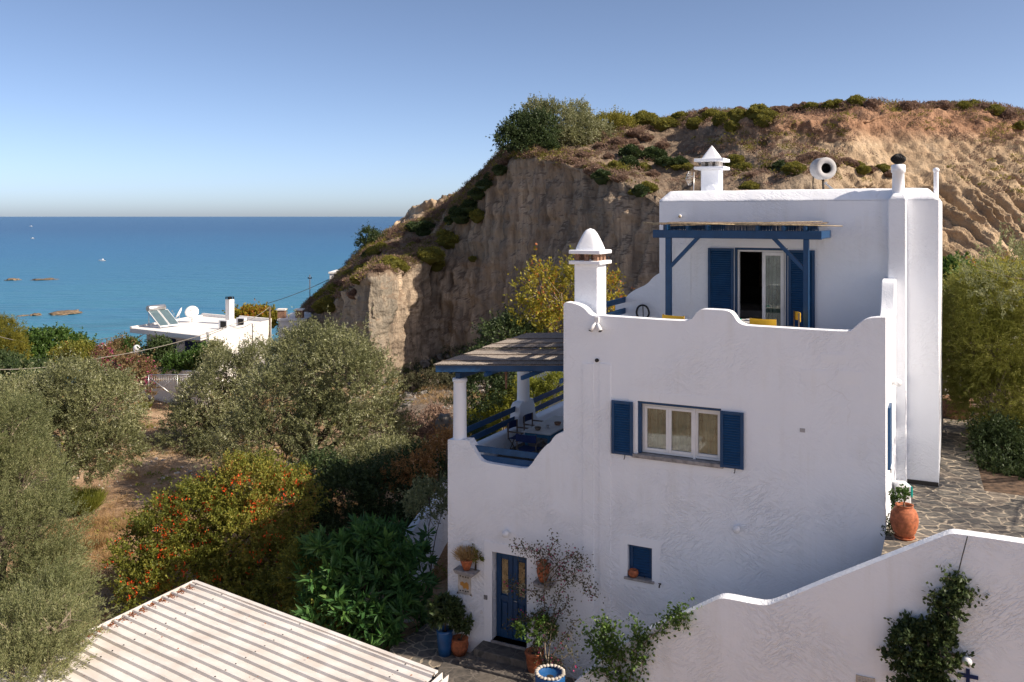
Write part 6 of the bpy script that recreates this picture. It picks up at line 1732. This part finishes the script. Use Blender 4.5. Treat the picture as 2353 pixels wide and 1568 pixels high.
ggroup('grass_clump', 320, 890, -1.8, 26, 30, 'dry', 'tall straw-coloured grass beside the bougainvillea', 'grass clump', 2, 1500)
ggroup('grass_clump', 330, 935, -1.8, 24, 14, 'grassg', 'small yellow-green grass clump below the bougainvillea', 'grass clump', 3, 900)
ggroup('grass_clump', 215, 1235, -1.9, 40, 26, 'dry', 'dry brown grass clump below the bright green one', 'grass clump', 4, 1800)
for (x, y, w, h_, lab, sd) in ((248, 1135, 13, 14, 'pale white boulder on the bare ground beside the green grass clump', 3), (962, 1055, 15, 11, 'pale boulder half hidden beside the rusty creeper', 4), (1022, 975, 20, 24, 'large grey boulder just left of the terrace corner column', 5), (500, 860, 20, 7, 'flat pale boulder beside the garden wall near the flat-roofed house', 6)):
    Y = {3: 40, 4: 33, 5: 38, 6: 55}[sd]; p = P(x, y, Y); k = Y / F
    rock('boulder', p, w * k, w * k, h_ * k, 'stonepale' if sd != 5 else 'stonegrey', lab, seed=sd, amp=.3, sub=3)
# ================================================================== LEFT HOUSE
zr_ = 2.25
def rp(x, y, z): return PZ(x, y, z)
A_ = rp(461, 772, zr_); B_ = rp(298, 754, zr_); C_ = rp(412, 733, zr_); D_ = rp(620, 740, zr_)
C_ = B_ + (D_ - A_)
gl = -1.7
fh = thing('flat_roofed_house', Vector(((A_.x + D_.x) / 2, (A_.y + D_.y) / 2, gl)), 'low white flat-roofed house with a shaded porch in front of the sea', 'house')
eF = (A_ - B_).normalized(); eR = (D_ - A_).normalized()
def slab(name, pts, z0, z1, mat, par, bevel=.02):
    mb = MB(); n = len(pts)
    mb.add([(p.x, p.y, z0) for p in pts] + [(p.x, p.y, z1) for p in pts], [tuple(range(n)), tuple(range(n, 2*n))[::-1]] + [(i, (i+1) % n, (i+1) % n + n, i + n) for i in range(n)])
    return mb.build(name, M[mat], par, bevel=bevel)
A2_ = rp(480, 767, zr_)
slab('roof', [A_, A2_, D_, C_, B_], zr_ - .33, zr_, 'far_white', fh)
ins = 1.2
p1_ = B_ + eF * .7 + eR * 1.1; p2_ = A_ + eR * 1.3 - eF * 0; p2b = A_ + eR * .9 + eF * .45; p3_ = D_ - eR * .15 - eF * .1; p4_ = C_ + eF * .5 - eR * .2
slab('wall', [p1_, p2_, p3_, p4_], gl - 1, zr_ - .332, 'far_white', fh, 0)
# protruding right wing wall with parapet
w1_ = A_ + eR * .75 + eF * .12; w2_ = D_ + eF * .25 - eR * .1
def wall2(p, q, z0, z1, t, name, mat, par, n=None):
    d = (q - p).normalized(); s_ = Vector((-d.y, d.x, 0)) * t
    return slab(name, [p, q, q + s_, p + s_], z0, z1, mat, par, .02)
wall2(w1_, w2_, gl - 1, zr_ + .16, .25, 'side_wall', 'far_white', fh)
wall2(D_ + eF * .2, D_ - eF * 3.2, zr_, zr_ + .28, .2, 'parapet', 'far_white', fh)
wall2(D_ - eF * 4.0, C_ + eF * .1, zr_, zr_ + .22, .2, 'parapet', 'far_white', fh)
wall2(C_, B_, zr_ + .0, zr_ + .1, .2, 'parapet', 'far_white', fh)
# dark doors on the porch wall
def panel(p, d, w, z0, z1, mat, name, par, out=Vector((0, 0, 0)), t=.05):
    nrm = Vector((d.y, -d.x, 0)).normalized()
    q = p + nrm * .001
    mb = MB(); a = q; b = q + d * w; c = b + nrm * t; e = a + nrm * t
    mb.hexa([Vector((a.x, a.y, z0)), Vector((b.x, b.y, z0)), Vector((c.x, c.y, z0)), Vector((e.x, e.y, z0))], [Vector((a.x, a.y, z1)), Vector((b.x, b.y, z1)), Vector((c.x, c.y, z1)), Vector((e.x, e.y, z1))])
    return mb.build(name, M[mat], par)
dp = (p2_ - p1_).normalized(); Lp = (p2_ - p1_).length
panel(p1_ + dp * Lp * .60, dp, Lp * .34, gl, 1.55, 'bluecanvas', 'door', fh)
panel(p1_ + dp * Lp * .36, dp, Lp * .10, .5, 1.6, 'bluecanvas', 'window', fh)
# chimney
cp = rp(528, 745, zr_)
X = Matrix.Translation(cp) @ Matrix.Rotation(math.atan2(eF.y, eF.x), 4, 'Z')
ctop = CH - (688 - HY) / F * cp.y
mb = MB(X); mb.box(-.22, .22, -.22, .22, -.05, ctop - zr_); fc = mb.build('chimney', M['far_white'], fh)
mb = MB(X)
for sx in (-1, 1):
    for sy in (-1, 1): mb.box(sx * .19 - .03, sx * .19 + .03, sy * .19 - .03, sy * .19 + .03, ctop - zr_, ctop - zr_ + .15)
mb.box(-.12, .12, -.12, .12, ctop - zr_, ctop - zr_ + .13); mb.box(-.22, .22, -.22, .22, ctop - zr_ + .15, ctop - zr_ + .19); mb.build('chimney_cap', M['iron'], fc)
# solar water heater
sp_ = rp(370, 752, zr_)
so_ = thing('solar_heater', sp_, 'solar water heater with two tilted glass panels and a silver tank on the flat roof', 'solar heater')
M['panel'] = simple('collector_glass', (.10, .15, .17), .12, 0, .8, .1)
X = Matrix.Translation(sp_) @ Matrix.Rotation(math.radians(58), 4, 'Z') @ Matrix.Scale(.82, 4)
for k in (0, 1):
    x0 = -.75 + k * 1.02
    mb = MB(X); mb.hexa([(x0, -.9, .12), (x0 + .95, -.9, .12), (x0 + .95, .75, 1.35), (x0, .75, 1.35)], [(x0, -.9, .2), (x0 + .95, -.9, .2), (x0 + .95, .75, 1.43), (x0, .75, 1.43)]); pn = mb.build('collector_panel', M['wframe'], so_)
    mb = MB(X); mb.hexa([(x0 + .05, -.86, .205 + .03), (x0 + .9, -.86, .235), (x0 + .9, .70, 1.40), (x0 + .05, .70, 1.40)], [(x0 + .05, -.86, .24), (x0 + .9, -.86, .24), (x0 + .9, .70, 1.405), (x0 + .05, .70, 1.405)]); mb.build('glass', M['panel'], pn)
mb = MB(X); mb.tube([(-.75, .85, 1.62), (-.7, .85, 1.62), (.95, .85, 1.62), (1.0, .85, 1.62)], [.22, .27, .27, .22], 18); mb.build('tank', M['steel'], so_)
mb = MB(X)
for sx in (-.6, .9):
    mb.tube([(sx, .85, 0), (sx, .85, 1.4)], .03, 6); mb.tube([(sx, .8, 1.1), (sx, -.6, .1)], .02, 5)
mb.tube([(-.7, -.9, 0), (-.7, -.9, .15)], .03, 5); mb.tube([(1.1, -.9, 0), (1.1, -.9, .15)], .03, 5); mb.build('stand', M['steel'], so_)
# dishes
def dish(x, y, r, yaw, label):
    p = rp(x, y, zr_); t = thing('satellite_dish', p, label, 'satellite dish')
    c = p + Vector((0, 0, .75)); mm = Matrix.Translation(c) @ Matrix.Rotation(yaw, 4, 'Z') @ Matrix.Rotation(math.radians(62), 4, 'X')
    mb = MB(mm); mb.lathe([(.001, -.08), (r * .5, -.05), (r, .04), (r, .06), (r * .5, -.03), (.001, -.06)], (0, 0, 0), 24); mb.build('dish', M['wframe'], t)
    mb = MB(); mb.tube([p, p + Vector((0, 0, .6)), c], .025, 6); mb.build('mast', M['steel'], t)
    mb = MB(mm); mb.tube([(0, -r * .9, .03), (0, -r * .2, .5)], .012, 5); mb.box(-.04, .04, -r * .2 - .04, -r * .2 + .04, .48, .56); mb.build('feed_arm', M['steel'], t)
dish(441, 741, .50, 0.2, 'round white satellite dish facing the viewer on the flat roof')
dish(412, 743, .45, -1.35, 'white satellite dish seen nearly edge-on, right of the solar panels')
for x, y, lab in ((515, 757, 'left air-conditioning unit on the flat roof beside the chimney'), (555, 751, 'right air-conditioning unit on the flat roof beyond the chimney')):
    p = rp(x, y, zr_); t = thing('air_conditioner', p, lab, 'air conditioner', 'air conditioners on the flat roof')
    X = Matrix.Translation(p) @ Matrix.Rotation(math.atan2(eF.y, eF.x) + .25, 4, 'Z')
    mb = MB(X); mb.box(-.35, .35, -.16, .16, .08, .65); mb.build('casing', M['wframe'], t, bevel=.02)
    mb = MB(X); mb.box(-.2, .28, -.17, -.162, .14, .58); mb.build('fan_grille', M['iron'], t)
    mb = MB(X); mb.box(-.3, -.2, -.16, .16, 0, .08); mb.box(.2, .3, -.16, .16, 0, .08); mb.build('foot', M['iron'], t)
# utility poles and cables
M['pole'] = simple('grey_brown_pole', (.16, .12, .09), .9, var=.3)
def pole(x, y, Y, ztop_px, label, r=.08):
    p = P(x, y, Y); zt_ = CH - (ztop_px - HY) / F * Y; gz0 = gz(p.x, p.y)
    t = thing('utility_pole', (p.x, p.y, gz0), label, 'utility pole')
    mb = MB(); mb.tube([(p.x, p.y, gz0 - .3), (p.x, p.y, zt_)], [r * 1.2, r * .85], 9); mb.build('pole_shaft', M['pole'], t)
    mb = MB(); mb.box(p.x - .18, p.x + .18, p.y - .04, p.y + .04, zt_ - .35, zt_ - .28)
    for s_ in (-.15, .15): mb.lathe([(.03, 0), (.045, .04), (.02, .1)], (p.x + s_, p.y, zt_ - .28), 8)
    mb.build('crossarm', M['iron'], t)
    return Vector((p.x, p.y, zt_))
k1 = pole(620, 760, 64, 705, 'wooden utility pole in front of the right end of the flat-roofed house')
k2 = pole(290, 820, 68, 770, 'short wooden utility pole behind the left corner of the flat-roofed house', .07)
k3 = pole(95, 800, 70, 777, 'thin utility pole among the dark green hedge at the left', .05)
k4 = pole(712, 700, 82, 632, 'thin dark pole beside the seaward tip of the cliff', .04)
def cable(pts, sag, r, label, mat='wire'):
    mb = MB(); out = []
    for a, b in zip(pts[:-1], pts[1:]):
        for i in range(12):
            t = i / 12; q = a.lerp(b, t); q.z -= sag * 4 * t * (1 - t); out.append(q)
    out.append(pts[-1]); mb.tube(out, r, 5); o = mb.build('overhead_cable', M[mat]); tag(o, label, 'cable'); return o
cable([P(-60, 848, 45), P(235, 822, 50), P(535, 745, 62), k1], .25, .022, 'pale overhead cable running from the left edge up to the pole by the white house')
cable([P(-40, 762, 55), P(95, 790, 68), k2], .15, .022, 'pale overhead cable above the green hedge at the left, ending at the short pole')
cable([P(190, 800, 80), k2, P(330, 768, 70), P(560, 712, 82), P(760, 640, 95)], .3, .03, 'dark overhead cable rising over the sea to the cliff tip', 'wire_dark')
# gate, pillars, low walls
def sph_pillar(x, ytop, ybot, Y, wpx, label):
    p = P(x, ybot, Y); k = Y / F; w = wpx * k / 2; zt_ = CH - (ytop - HY) / F * Y
    t = thing('gate_pillar', (p.x, p.y, p.z), label, 'pillar')
    mb = MB(Matrix.Translation(p)); mb.box(-w, w, -w, w, -1.5, zt_ - p.z); mb.build('pillar_shaft', M['far_white'], t, bevel=.02)
    mb = MB(Matrix.Translation(p)); mb.box(-w * 1.2, w * 1.2, -w * 1.2, w * 1.2, zt_ - p.z, zt_ - p.z + .08); mb.build('pillar_cap', M['far_white'], t)
    mb = MB(Matrix.Translation(p)); mb.sphere((0, 0, zt_ - p.z + .08 + .22), .24, 12); mb.build('globe', M['globe'], t)
sph_pillar(314, 811, 845, 60, 17, 'white gate pillar with a globe lamp beside the flat-roofed house')
sph_pillar(237, 808, 840, 61, 12, 'white gate pillar with a globe among pink flowers at the left')
g0 = P(322, 845, 59); g1 = P(480, 880, 56)
wallseg(g0, g1, gl - 1.5, CH - (842 - HY) / F * 59, CH - (856 - HY) / F * 56, .25, 'garden_wall', 'far_white', 'long low white wall in front of the flat-roofed house, behind the mesh gate')
gt = thing('mesh_gate', P(385, 900, 52), 'rusty metal mesh gate with diagonal brace on the dry ground', 'gate')
def bar(x0, y0, x1, y1, Y, r, name, mb=None):
    m2 = mb or MB(); m2.tube([P(x0, y0, Y), P(x1, y1, Y)], r, 6); return m2
mb = MB(); bar(341, 862, 341, 900, 52, .03, '', mb); bar(407, 862, 407, 912, 52, .04, '', mb); bar(341, 862, 440, 861, 52, .03, '', mb); bar(341, 866, 402, 912, 52, .025, '', mb); bar(407, 862, 345, 912, 52, .02, '', mb); bar(440, 861, 440, 905, 52, .03, '', mb)
mb.build('gate_frame', M['steel'], gt)
mb = MB()
for i in range(24): bar(343 + i * 4.0, 863, 343 + i * 4.0, 900, 52, .005, '', mb)
for i in range(9): bar(341, 866 + i * 4, 440, 865 + i * 4, 52, .005, '', mb)
mb.build('wire_mesh', M['steel'], gt)
# little white buildings near the cliff tip
def house2(x0, x1, y0, y1, Y, dep, label, chim=()):
    p0 = P(x0, y0, Y); p1 = P(x1, y1, Y)
    t = thing('small_house', (p0.x, p0.y, -4), label, 'house')
    mb = MB(); mb.box(p0.x, p1.x, Y, Y + dep, -6, p0.z); mb.build('wall', M['far_white'], t, bevel=.03)
    mb = MB(); mb.box(p0.x - .1, p1.x + .1, Y - .1, Y + dep + .1, p0.z, p0.z + .15); mb.build('roof', M['far_white'], t)
    for cx_ in chim:
        q = P(cx_, y0, Y + 1); mb = MB(); mb.box(q.x - .3, q.x + .3, q.y - .3, q.y + .3, p0.z + .1, p0.z + .8); c_ = mb.build('chimney', M['brick'], t)
        mb = MB(); mb.box(q.x - .36, q.x + .36, q.y - .36, q.y + .36, p0.z + .8, p0.z + .92); mb.build('chimney_cap', M['far_white'], c_)
house2(640, 700, 738, 770, 74, 6, 'small white building with two stubby chimneys between the olive tree and the cliff tip', (648, 689))
house2(757, 800, 629, 650, 92, 4, 'white flat roof peeping over the seaward end of the hill')
# white blobs behind left olive: a parked white car-like wall / laundry
wallseg(P(118, 1010, 38.5), P(136, 1010, 38.5), -2.5, CH - (1000 - HY) / F * 38.5, CH - (1005 - HY) / F * 38.5, .3, 'garden_wall', 'far_white', 'short whitewashed wall glimpsed behind the left olive tree’s trunk')

# ================================================================== CORRUGATED ROOF
zc = 2.2
KA = PZ(443, 1342, zc); KB = PZ(1000, 1553, zc); KC = PZ(185, 1466, zc)
cr_ = thing('carport', (KA.x * .5 + KB.x * .5, 14, -.6), 'open shelter with a cream corrugated metal roof in the bottom left foreground', 'carport')
dA = (KB - KA); LA = dA.length; dA.normalize()
dC = (KC - KA).normalized(); LC = 6.2
nrm = dA.cross(dC).normalized()
if nrm.z < 0: nrm = -nrm
sl = Vector((0, 0, -.012))
M['sheet'] = None
def sheetmat():
    m = NM('cream_sheet_metal').set(.5, 0, .35)
    v = m.coord(); w_ = m.noise(v, 2.0, 4, .6); d_ = m.noise(v, 24, 3, .7)
    ms = m.noise(m.coord((.5, .5, 1), (0, 0, -math.atan2(dA.y, dA.x))), 3, 4)
    c = m.ramp(w_, [(.3, (.66, .61, .56)), (.7, (.77, .74, .70))])
    c = m.mix(m.ramp(ms, [(.46, 0), (.70, .55)]), c, (.50, .44, .37))
    c = m.mix(m.ramp(d_, [(.70, 0), (.76, .6)]), c, (.20, .14, .10))
    m.col(c); m.bump(w_, .2, .01); return m.m
M['sheet'] = sheetmat()
mb = MB()
pitch = .246; rib_w = .075; rib_h = .048
verts0 = []; s_ = -.03
prof = [(0, 0)]
k = 0
pos_ = .03
while pos_ < LC:
    prof += [(pos_, 0), (pos_ + .02, rib_h), (pos_ + .02 + .045, rib_h), (pos_ + .085, 0)]
    # small stiffening swages
    pos_ += pitch
prof = sorted(set(prof), key=lambda q: q[0])
vs = []
NS = 8
for i in range(NS + 1):
    for (c_, h_) in prof:
        q = KA + dA * (LA * i / NS) + dC * c_ + nrm * h_ + nrm * (.006 * math.sin(i * 1.7 + c_))
        vs.append(q)
n = len(prof); fs = []
for i in range(NS):
    for j in range(n - 1): fs.append((i*n+j, i*n+j+1, (i+1)*n+j+1, (i+1)*n+j))
mb.add(vs, fs)
vs2 = [v - nrm * .006 for v in vs]; mb.add(vs2, [f[::-1] for f in fs])
sh = mb.build('roof_sheet', M['sheet'], cr_)
# end flashing along the far (short) edge, edge flashing and gutter
def box_along(p, d, L_, w_vec, h0, h1, name, mat, par, bevel=.004):
    mb = MB(); q = p + d * L_
    mb.hexa([p + nrm * h0, p + w_vec + nrm * h0, p + w_vec + nrm * h1, p + nrm * h1], [q + nrm * h0, q + w_vec + nrm * h0, q + w_vec + nrm * h1, q + nrm * h1]); return mb.build(name, M[mat], par, bevel=bevel, seg=1)
box_along(KA - dA * .05 - dC * .05, dC, LC, dA * .03, -.06, .055, 'end_flashing', 'sheet', cr_)
box_along(KA - dC * .10 - dA * .02, dA, LA + .02, dC * .10, .01, .05, 'edge_flashing', 'sheet', cr_)
# timbers and posts under the sheet
for k in (0.15, .5, .9):
    box_along(KA + dA * LA * k + dC * .05, dC, LC - .1, dA * .1, -.16, -.03, 'purlin', 'wood', cr_)
for ka, kc in ((.06, .08), (.93, .08), (.06, .9), (.93, .9)):
    q = KA + dA * LA * ka + dC * LC * kc; g0_ = gz(q.x, q.y) - .2
    mb = MB(); mb.box(q.x - .06, q.x + .06, q.y - .06, q.y + .06, g0_, zc - .1); mb.build('post', M['wood'], cr_)
mb = MB()
for k_ in (.02, .15, .5, .9):
    for j_ in range(24):
        q = KA + dA * (LA * k_ + .05) + dC * (.03 + j_ * pitch + .0425) + nrm * rib_h
        if (q - KA).dot(dC) < LC - .1: mb.tube([q, q + nrm * .012], .014, 6)
o = mb.build('screws', M['iron'], cr_)
# gutter at the low right end
gq = KB + dA * .05
mb = MB(); gl_ = 6.0; u_ = Vector((0, 0, 1)); a_ = gq - dC * .16
pr = [(0, .0), (0, -.12), (.13, -.12), (.15, .0), (.14, .0), (.122, -.11), (.01, -.11), (.01, .0)]
vs = [a_ + dA * x + u_ * z for x, z in pr] + [a_ + dC * gl_ + dA * x + u_ * z for x, z in pr]
n = len(pr); mb.add(vs, [(i, (i+1) % n, (i+1) % n + n, i + n) for i in range(n)] + [tuple(range(n)), tuple(range(n, 2*n))[::-1]]); mb.build('gutter', M['sheet'], cr_)
# leaf litter in the far valleys
rng = np.random.default_rng(2); n = 1100
cc_ = rng.random(n) * 3.3; aa_ = np.abs(rng.normal(size=n)) * .10 + .02
pos = np.array([KA[:]]) + np.array(dC[:]) * cc_[:, None] + np.array(dA[:]) * aa_[:, None] + np.array([0, 0, .012])
aa2 = rng.random(60); pos[:60] = np.array([KA[:]]) + np.array(dC[:]) * (rng.random(60) * 5)[:, None] + np.array(dA[:]) * (rng.random(60) * LA)[:, None] + np.array([0, 0, .055])
dirs = unit(rng.normal(size=(n, 3)) * np.array([1, 1, .2]))
V, Fq = leaf_quads(pos, dirs, .05, .025, rng); M['litter'] = leafmat('fallen_leaves', (.10, .03, .015), (.22, .07, .03), (.34, .15, .07), .1, .8, .1)
o = np_mesh('leaf_litter', V, Fq, M['litter'], attrs={'rnd': rng.random(n), 'clump': np.ones(n)}); tag(o, kind='stuff')

# ================================================================== POTTED PLANTS BY THE DOOR
def pot(p, prof, mat, name, label, cat='pot', rim=None):
    t = thing(name, p, label, cat)
    mb = MB(); mb.lathe(prof, p, 26); mb.build('pot_body', M[mat], t)
    r_, z_ = prof[-2]; mb = MB(); mb.lathe([(.001, z_ - .04), (r_ * .98, z_ - .05)], p, 20); mb.build('soil', M['dark'], t)
    return t
M['potblue'] = simple('blue_glaze', (.015, .09, .26), .35, 0, .5, .15)
pb = PZ(1022, 1504, -.56)
pot(pb, [(.001, 0), (.15, 0), (.17, .2), (.20, .55), (.21, .62), (.18, .62), (.001, .55)], 'potblue', 'flower_pot', 'tall blue glazed pot holding a dark leafy plant left of the door')
pc2 = PZ(1056, 1503, -.56)
pot(pc2, [(.001, 0), (.15, 0), (.205, .12), (.225, .25), (.20, .36), (.22, .39), (.20, .40), (.001, .34)], 'terracotta', 'flower_pot', 'round terracotta pot next to the tall blue pot left of the door')
def plant(name, p, z0, z1, r, n, nl, L, Wd, mat, label, seed, bark='bark', **kw):
    b = Vector((p.x, p.y, z0)); zz = (z0 + z1) / 2
    return tree(name, b, [(p.x, p.y, z1 - (z1 - z0) * .4, r * .8, r * .7, (z1 - z0) * .32), (p.x + r * .3, p.y, zz, r * .6, r * .6, (z1 - z0) * .26)], n, nl, L, Wd, .07, mat, label, 'potted plant', seed, .02, bark=bark, **kw)
zt1 = CH - (1380 - HY) / F * pb.y
plant('potted_plant', pb, .05, zt1 + .05, .34, 90, 12, .19, .075, 'dkshrub', 'dark glossy plant growing in the tall blue pot', 61, whorl=True)
plant('potted_plant', pc2, -.2, zt1 - .05, .30, 90, 12, .15, .07, 'dkshrub', 'bushy green plant growing in the terracotta pot beside the blue one', 62)
pp2 = Vector((a1s, -.15, z1s)); hp2 = H(a1s, -.15, z1s)
rng = np.random.default_rng(3); n = 900
a_ = rng.random(n) * 6.283; rad = rng.random(n)
dirs = unit(np.stack([np.cos(a_) * rad * 1.2, np.sin(a_) * rad, .3 + rng.random(n)], 1)); pos = np.array(hp2) + np.stack([np.cos(a_) * .07, np.sin(a_) * .07, np.full(n, .22)], 1) + dirs * (rng.random(n) * .25)[:, None]
V, Fq = leaf_quads(pos, dirs, .16, .012, rng)
o = np_mesh('grassy_plant', V - np.array(hp2), Fq, M['dry'], loc=hp2, attrs={'rnd': rng.random(n), 'clump': np.ones(n)}); tag(o, 'dry straw-coloured grassy plant in the pot on the wall shelf left of the door', 'potted plant')
plant('potted_plant', hp2 + Vector((.22, 0, 0)), hp2.z + .18, hp2.z + .42, .17, 30, 12, .07, .035, 'hedge', 'small green sprig beside the straw-coloured plant on the wall shelf', 63)
# urn shrub
up_, uk = URN
plant('potted_plant', up_, up_.z + 1.12 * uk, up_.z + 1.75 * uk, .27, 150, 14, .06, .035, 'green', 'small rounded green shrub growing in the big orange urn', 64)
# terracotta pot + tree right of door
pd2 = PZ(1228, 1546, -.4)
pot(pd2, [(.001, 0), (.14, 0), (.18, .2), (.20, .42), (.225, .44), (.225, .5), (.19, .5), (.001, .43)], 'terracotta', 'flower_pot', 'terracotta pot with a flowering plant right of the door steps')
plant('potted_plant', pd2, .1, 1.05, .55, 240, 11, .07, .045, 'green', 'scrappy yellow-green plant in the terracotta pot right of the door steps', 65, bark='bark_pale')
pe = PZ(1264, 1600, -.4)
t = pot(pe, [(.001, 0), (.30, 0), (.33, .1), (.33, .48), (.30, .52), (.28, .48), (.001, .42)], 'potblue', 'planter', 'round blue planter ringed with white pebbles at the bottom centre', 'planter')
rz = pe.z + .5
for k in range(22):
    an = k / 22 * 6.283
    o = rock('white_pebble', (pe.x + .30 * math.cos(an), pe.y + .30 * math.sin(an), rz + .03), .045, .045, .03, 'stonepale', 'pale pebble in the ring on the blue planter’s rim', 'pebble', seed=k, group='pebbles round the rim of the blue planter', sub=2)
# bougainvillea climbing from the planter
def vine(name, base, stems, mat, nl, L, Wd, label, cat, seed, r0=.02, petal=None, spr=.9, jit=.10, bark='bark_pale', gap=0):
    """stems: list of polylines of world points; leaves in clusters along them"""
    t = thing(name, base, label, cat); rng = np.random.default_rng(seed); rnd_ = random.Random(seed); mb = MB(); P_ = []
    for st in stems:
        st = [Vector(q) for q in st]; out = []
        for a, b in zip(st[:-1], st[1:]):
            for i in range(4): out.append(a.lerp(b, i / 4) + Vector([rnd_.uniform(-.02, .02) for _ in range(3)]))
        out.append(st[-1]); n = len(out); mb.tube(out, [r0 * (1 - .75 * i / n) for i in range(n)], 5)
        for i in range(n):
            if i > n * .15:
                P_.append(out[i][:])
                if rnd_.random() < .7:
                    e = out[i] + Vector([rnd_.uniform(-.22, .22), rnd_.uniform(-.12, .05), rnd_.uniform(-.2, .2)]); mb.tube([out[i], e], r0 * .22, 4, caps=False); P_ += [e[:], out[i].lerp(e, .5)[:]]
    mb.build('stem', M[bark], t)
    P_ = np.array(P_); pos = np.repeat(P_, nl, 0) + rng.normal(size=(len(P_) * nl, 3)) * jit * np.array([1, .5, 1])
    d = unit(rng.normal(size=pos.shape) * spr + np.array([0, -.3, .1])); V, Fq = leaf_quads(pos, d, L * (.7 + .6 * rng.random(len(pos))), Wd, rng)
    np_mesh('foliage', V - np.array(root_loc(t)), Fq, M[mat], t, attrs={'rnd': rng.random(len(Fq)), 'clump': rng.random(len(Fq)) * .4 + .6})
    if petal:
        sel = P_[rng.choice(len(P_), petal)]; pos = np.repeat(sel, 3, 0) + rng.normal(size=(len(sel) * 3, 3)) * .05
        V, Fq = leaf_quads(pos, unit(rng.normal(size=pos.shape)), .055, .045, rng)
        o = np_mesh('blossom', V - np.array(root_loc(t)), Fq, M['petal_pink'], t, attrs={'rnd': rng.random(len(Fq)) * .5, 'clump': np.ones(len(Fq))}); tag(o, kind='stuff')
    return t
def Q(x, y, b=-.35):
    a, z = FA(x, y, b); return H(a, b, z)
B0 = Q(1258, 1545, -.9)
vine('bougainvillea', B0, [[B0, Q(1252, 1470, -.6), Q(1250, 1390), Q(1252, 1300), Q(1240, 1270), Q(1215, 1262), Q(1180, 1255)], [Q(1252, 1310), Q(1262, 1270), Q(1275, 1248)], [Q(1252, 1330), Q(1285, 1290), Q(1320, 1280), Q(1345, 1290)],
    [B0, Q(1262, 1480, -.6), Q(1275, 1400), Q(1290, 1350), Q(1320, 1330), Q(1350, 1345), Q(1355, 1370)], [Q(1252, 1380), Q(1225, 1360), Q(1190, 1350), Q(1165, 1340)], [Q(1250, 1400), Q(1220, 1420), Q(1190, 1430), Q(1165, 1440)], [B0, Q(1275, 1500, -.6), Q(1300, 1460, -.5), Q(1320, 1430, -.5)],
    [B0, Q(1285, 1520, -.8), Q(1310, 1500, -.7)], [Q(1252, 1340), Q(1300, 1330), Q(1335, 1310)], [Q(1262, 1420), Q(1295, 1400), Q(1305, 1370)], [Q(1252, 1350), Q(1275, 1320), Q(1300, 1300)], [B0, Q(1240, 1500, -.7), Q(1225, 1470, -.6)]],
    'scrubdark', 9, .055, .038, 'spindly bougainvillea climbing the white wall right of the blue door', 'bougainvillea', 71, .016, petal=70, jit=.09)
# green creeper at the foot of the stair wall
W_ = lambda x, y: Q(x, y, SB - .08)
C0 = W_(1440, 1610)
vine('creeper', C0, [[C0, W_(1430, 1560), W_(1420, 1500), W_(1400, 1450), W_(1380, 1430)], [C0, W_(1450, 1540), W_(1470, 1480), W_(1460, 1440)], [W_(1450, 1500), W_(1490, 1470), W_(1530, 1432), W_(1562, 1405), W_(1556, 1425)], [W_(1430, 1540), W_(1380, 1510), W_(1360, 1480), W_(1350, 1450)], [C0, W_(1400, 1560), W_(1370, 1540)], [W_(1440, 1520), W_(1400, 1480), W_(1390, 1460)], [C0, W_(1470, 1550), W_(1485, 1500)]],
    'green', 16, .075, .055, 'green leafy creeper draped over the lower left end of the front wall', 'creeper', 72, .014, jit=.11)
E0_ = W_(2115, 1610)
vine('creeper', E0_, [[E0_, W_(2130, 1520), W_(2150, 1470), W_(2170, 1420), W_(2185, 1370), W_(2195, 1340), W_(2192, 1330)], [W_(2195, 1345), W_(2205, 1365), W_(2225, 1365)], [W_(2180, 1390), W_(2165, 1385), W_(2162, 1375)]],
    'dkshrub', 14, .085, .06, 'thin tall arm of dark creeper reaching up the front wall at the right', 'creeper', 73, .02, jit=.10)
dl = []
for (x, y, rx, rz_) in ((2090, 1460, 42, 35), (2075, 1500, 42, 45), (2130, 1480, 50, 50), (2110, 1540, 62, 45), (2165, 1500, 38, 40), (2160, 1445, 30, 30), (2130, 1590, 60, 40), (2180, 1400, 17, 22)):
    p = W_(x, y); k = p.y / F; dl.append((p.x, p.y - .05, p.z, rx * k, .16, rz_ * k))
b = W_(2110, 1640)
tree('creeper', b, [(q[0], q[1], q[2], q[3] * .88, q[4], q[5] * .9) for q in dl], 640, 13, .085, .058, .12, 'dkshrub', 'dense dark green creeper mass on the white wall near the blue cross', 'creeper', 74, .03, spread=1.1)
cbl = MB(); cbl.tube([W_(2222, 1232) + Vector((0, -.02, 0)), W_(2212, 1275), W_(2203, 1312), W_(2198, 1340)], .010, 5); o = cbl.build('wall_cable', M['wire_dark']); tag(o, 'thin dark cord hanging down the front wall above the dark creeper', 'cable')
# tiny weeds at the foot of the right wall corner
vine('weed', H(AR + .08, .3, 3.85), [[H(AR + .06, .1, 3.85), H(AR + .08, .05, 4.15)], [H(AR + .05, .3, 3.85), H(AR + .1, .2, 4.3)]], 'dkshrub', 10, .09, .03, 'thin dark weed between the house corner and the orange urn', 'weed', 75, .008, jit=.05)
for o in list(COL.objects):
    if o.type == 'MESH' and len(o.data.polygons) == 0: bpy.data.objects.remove(o)
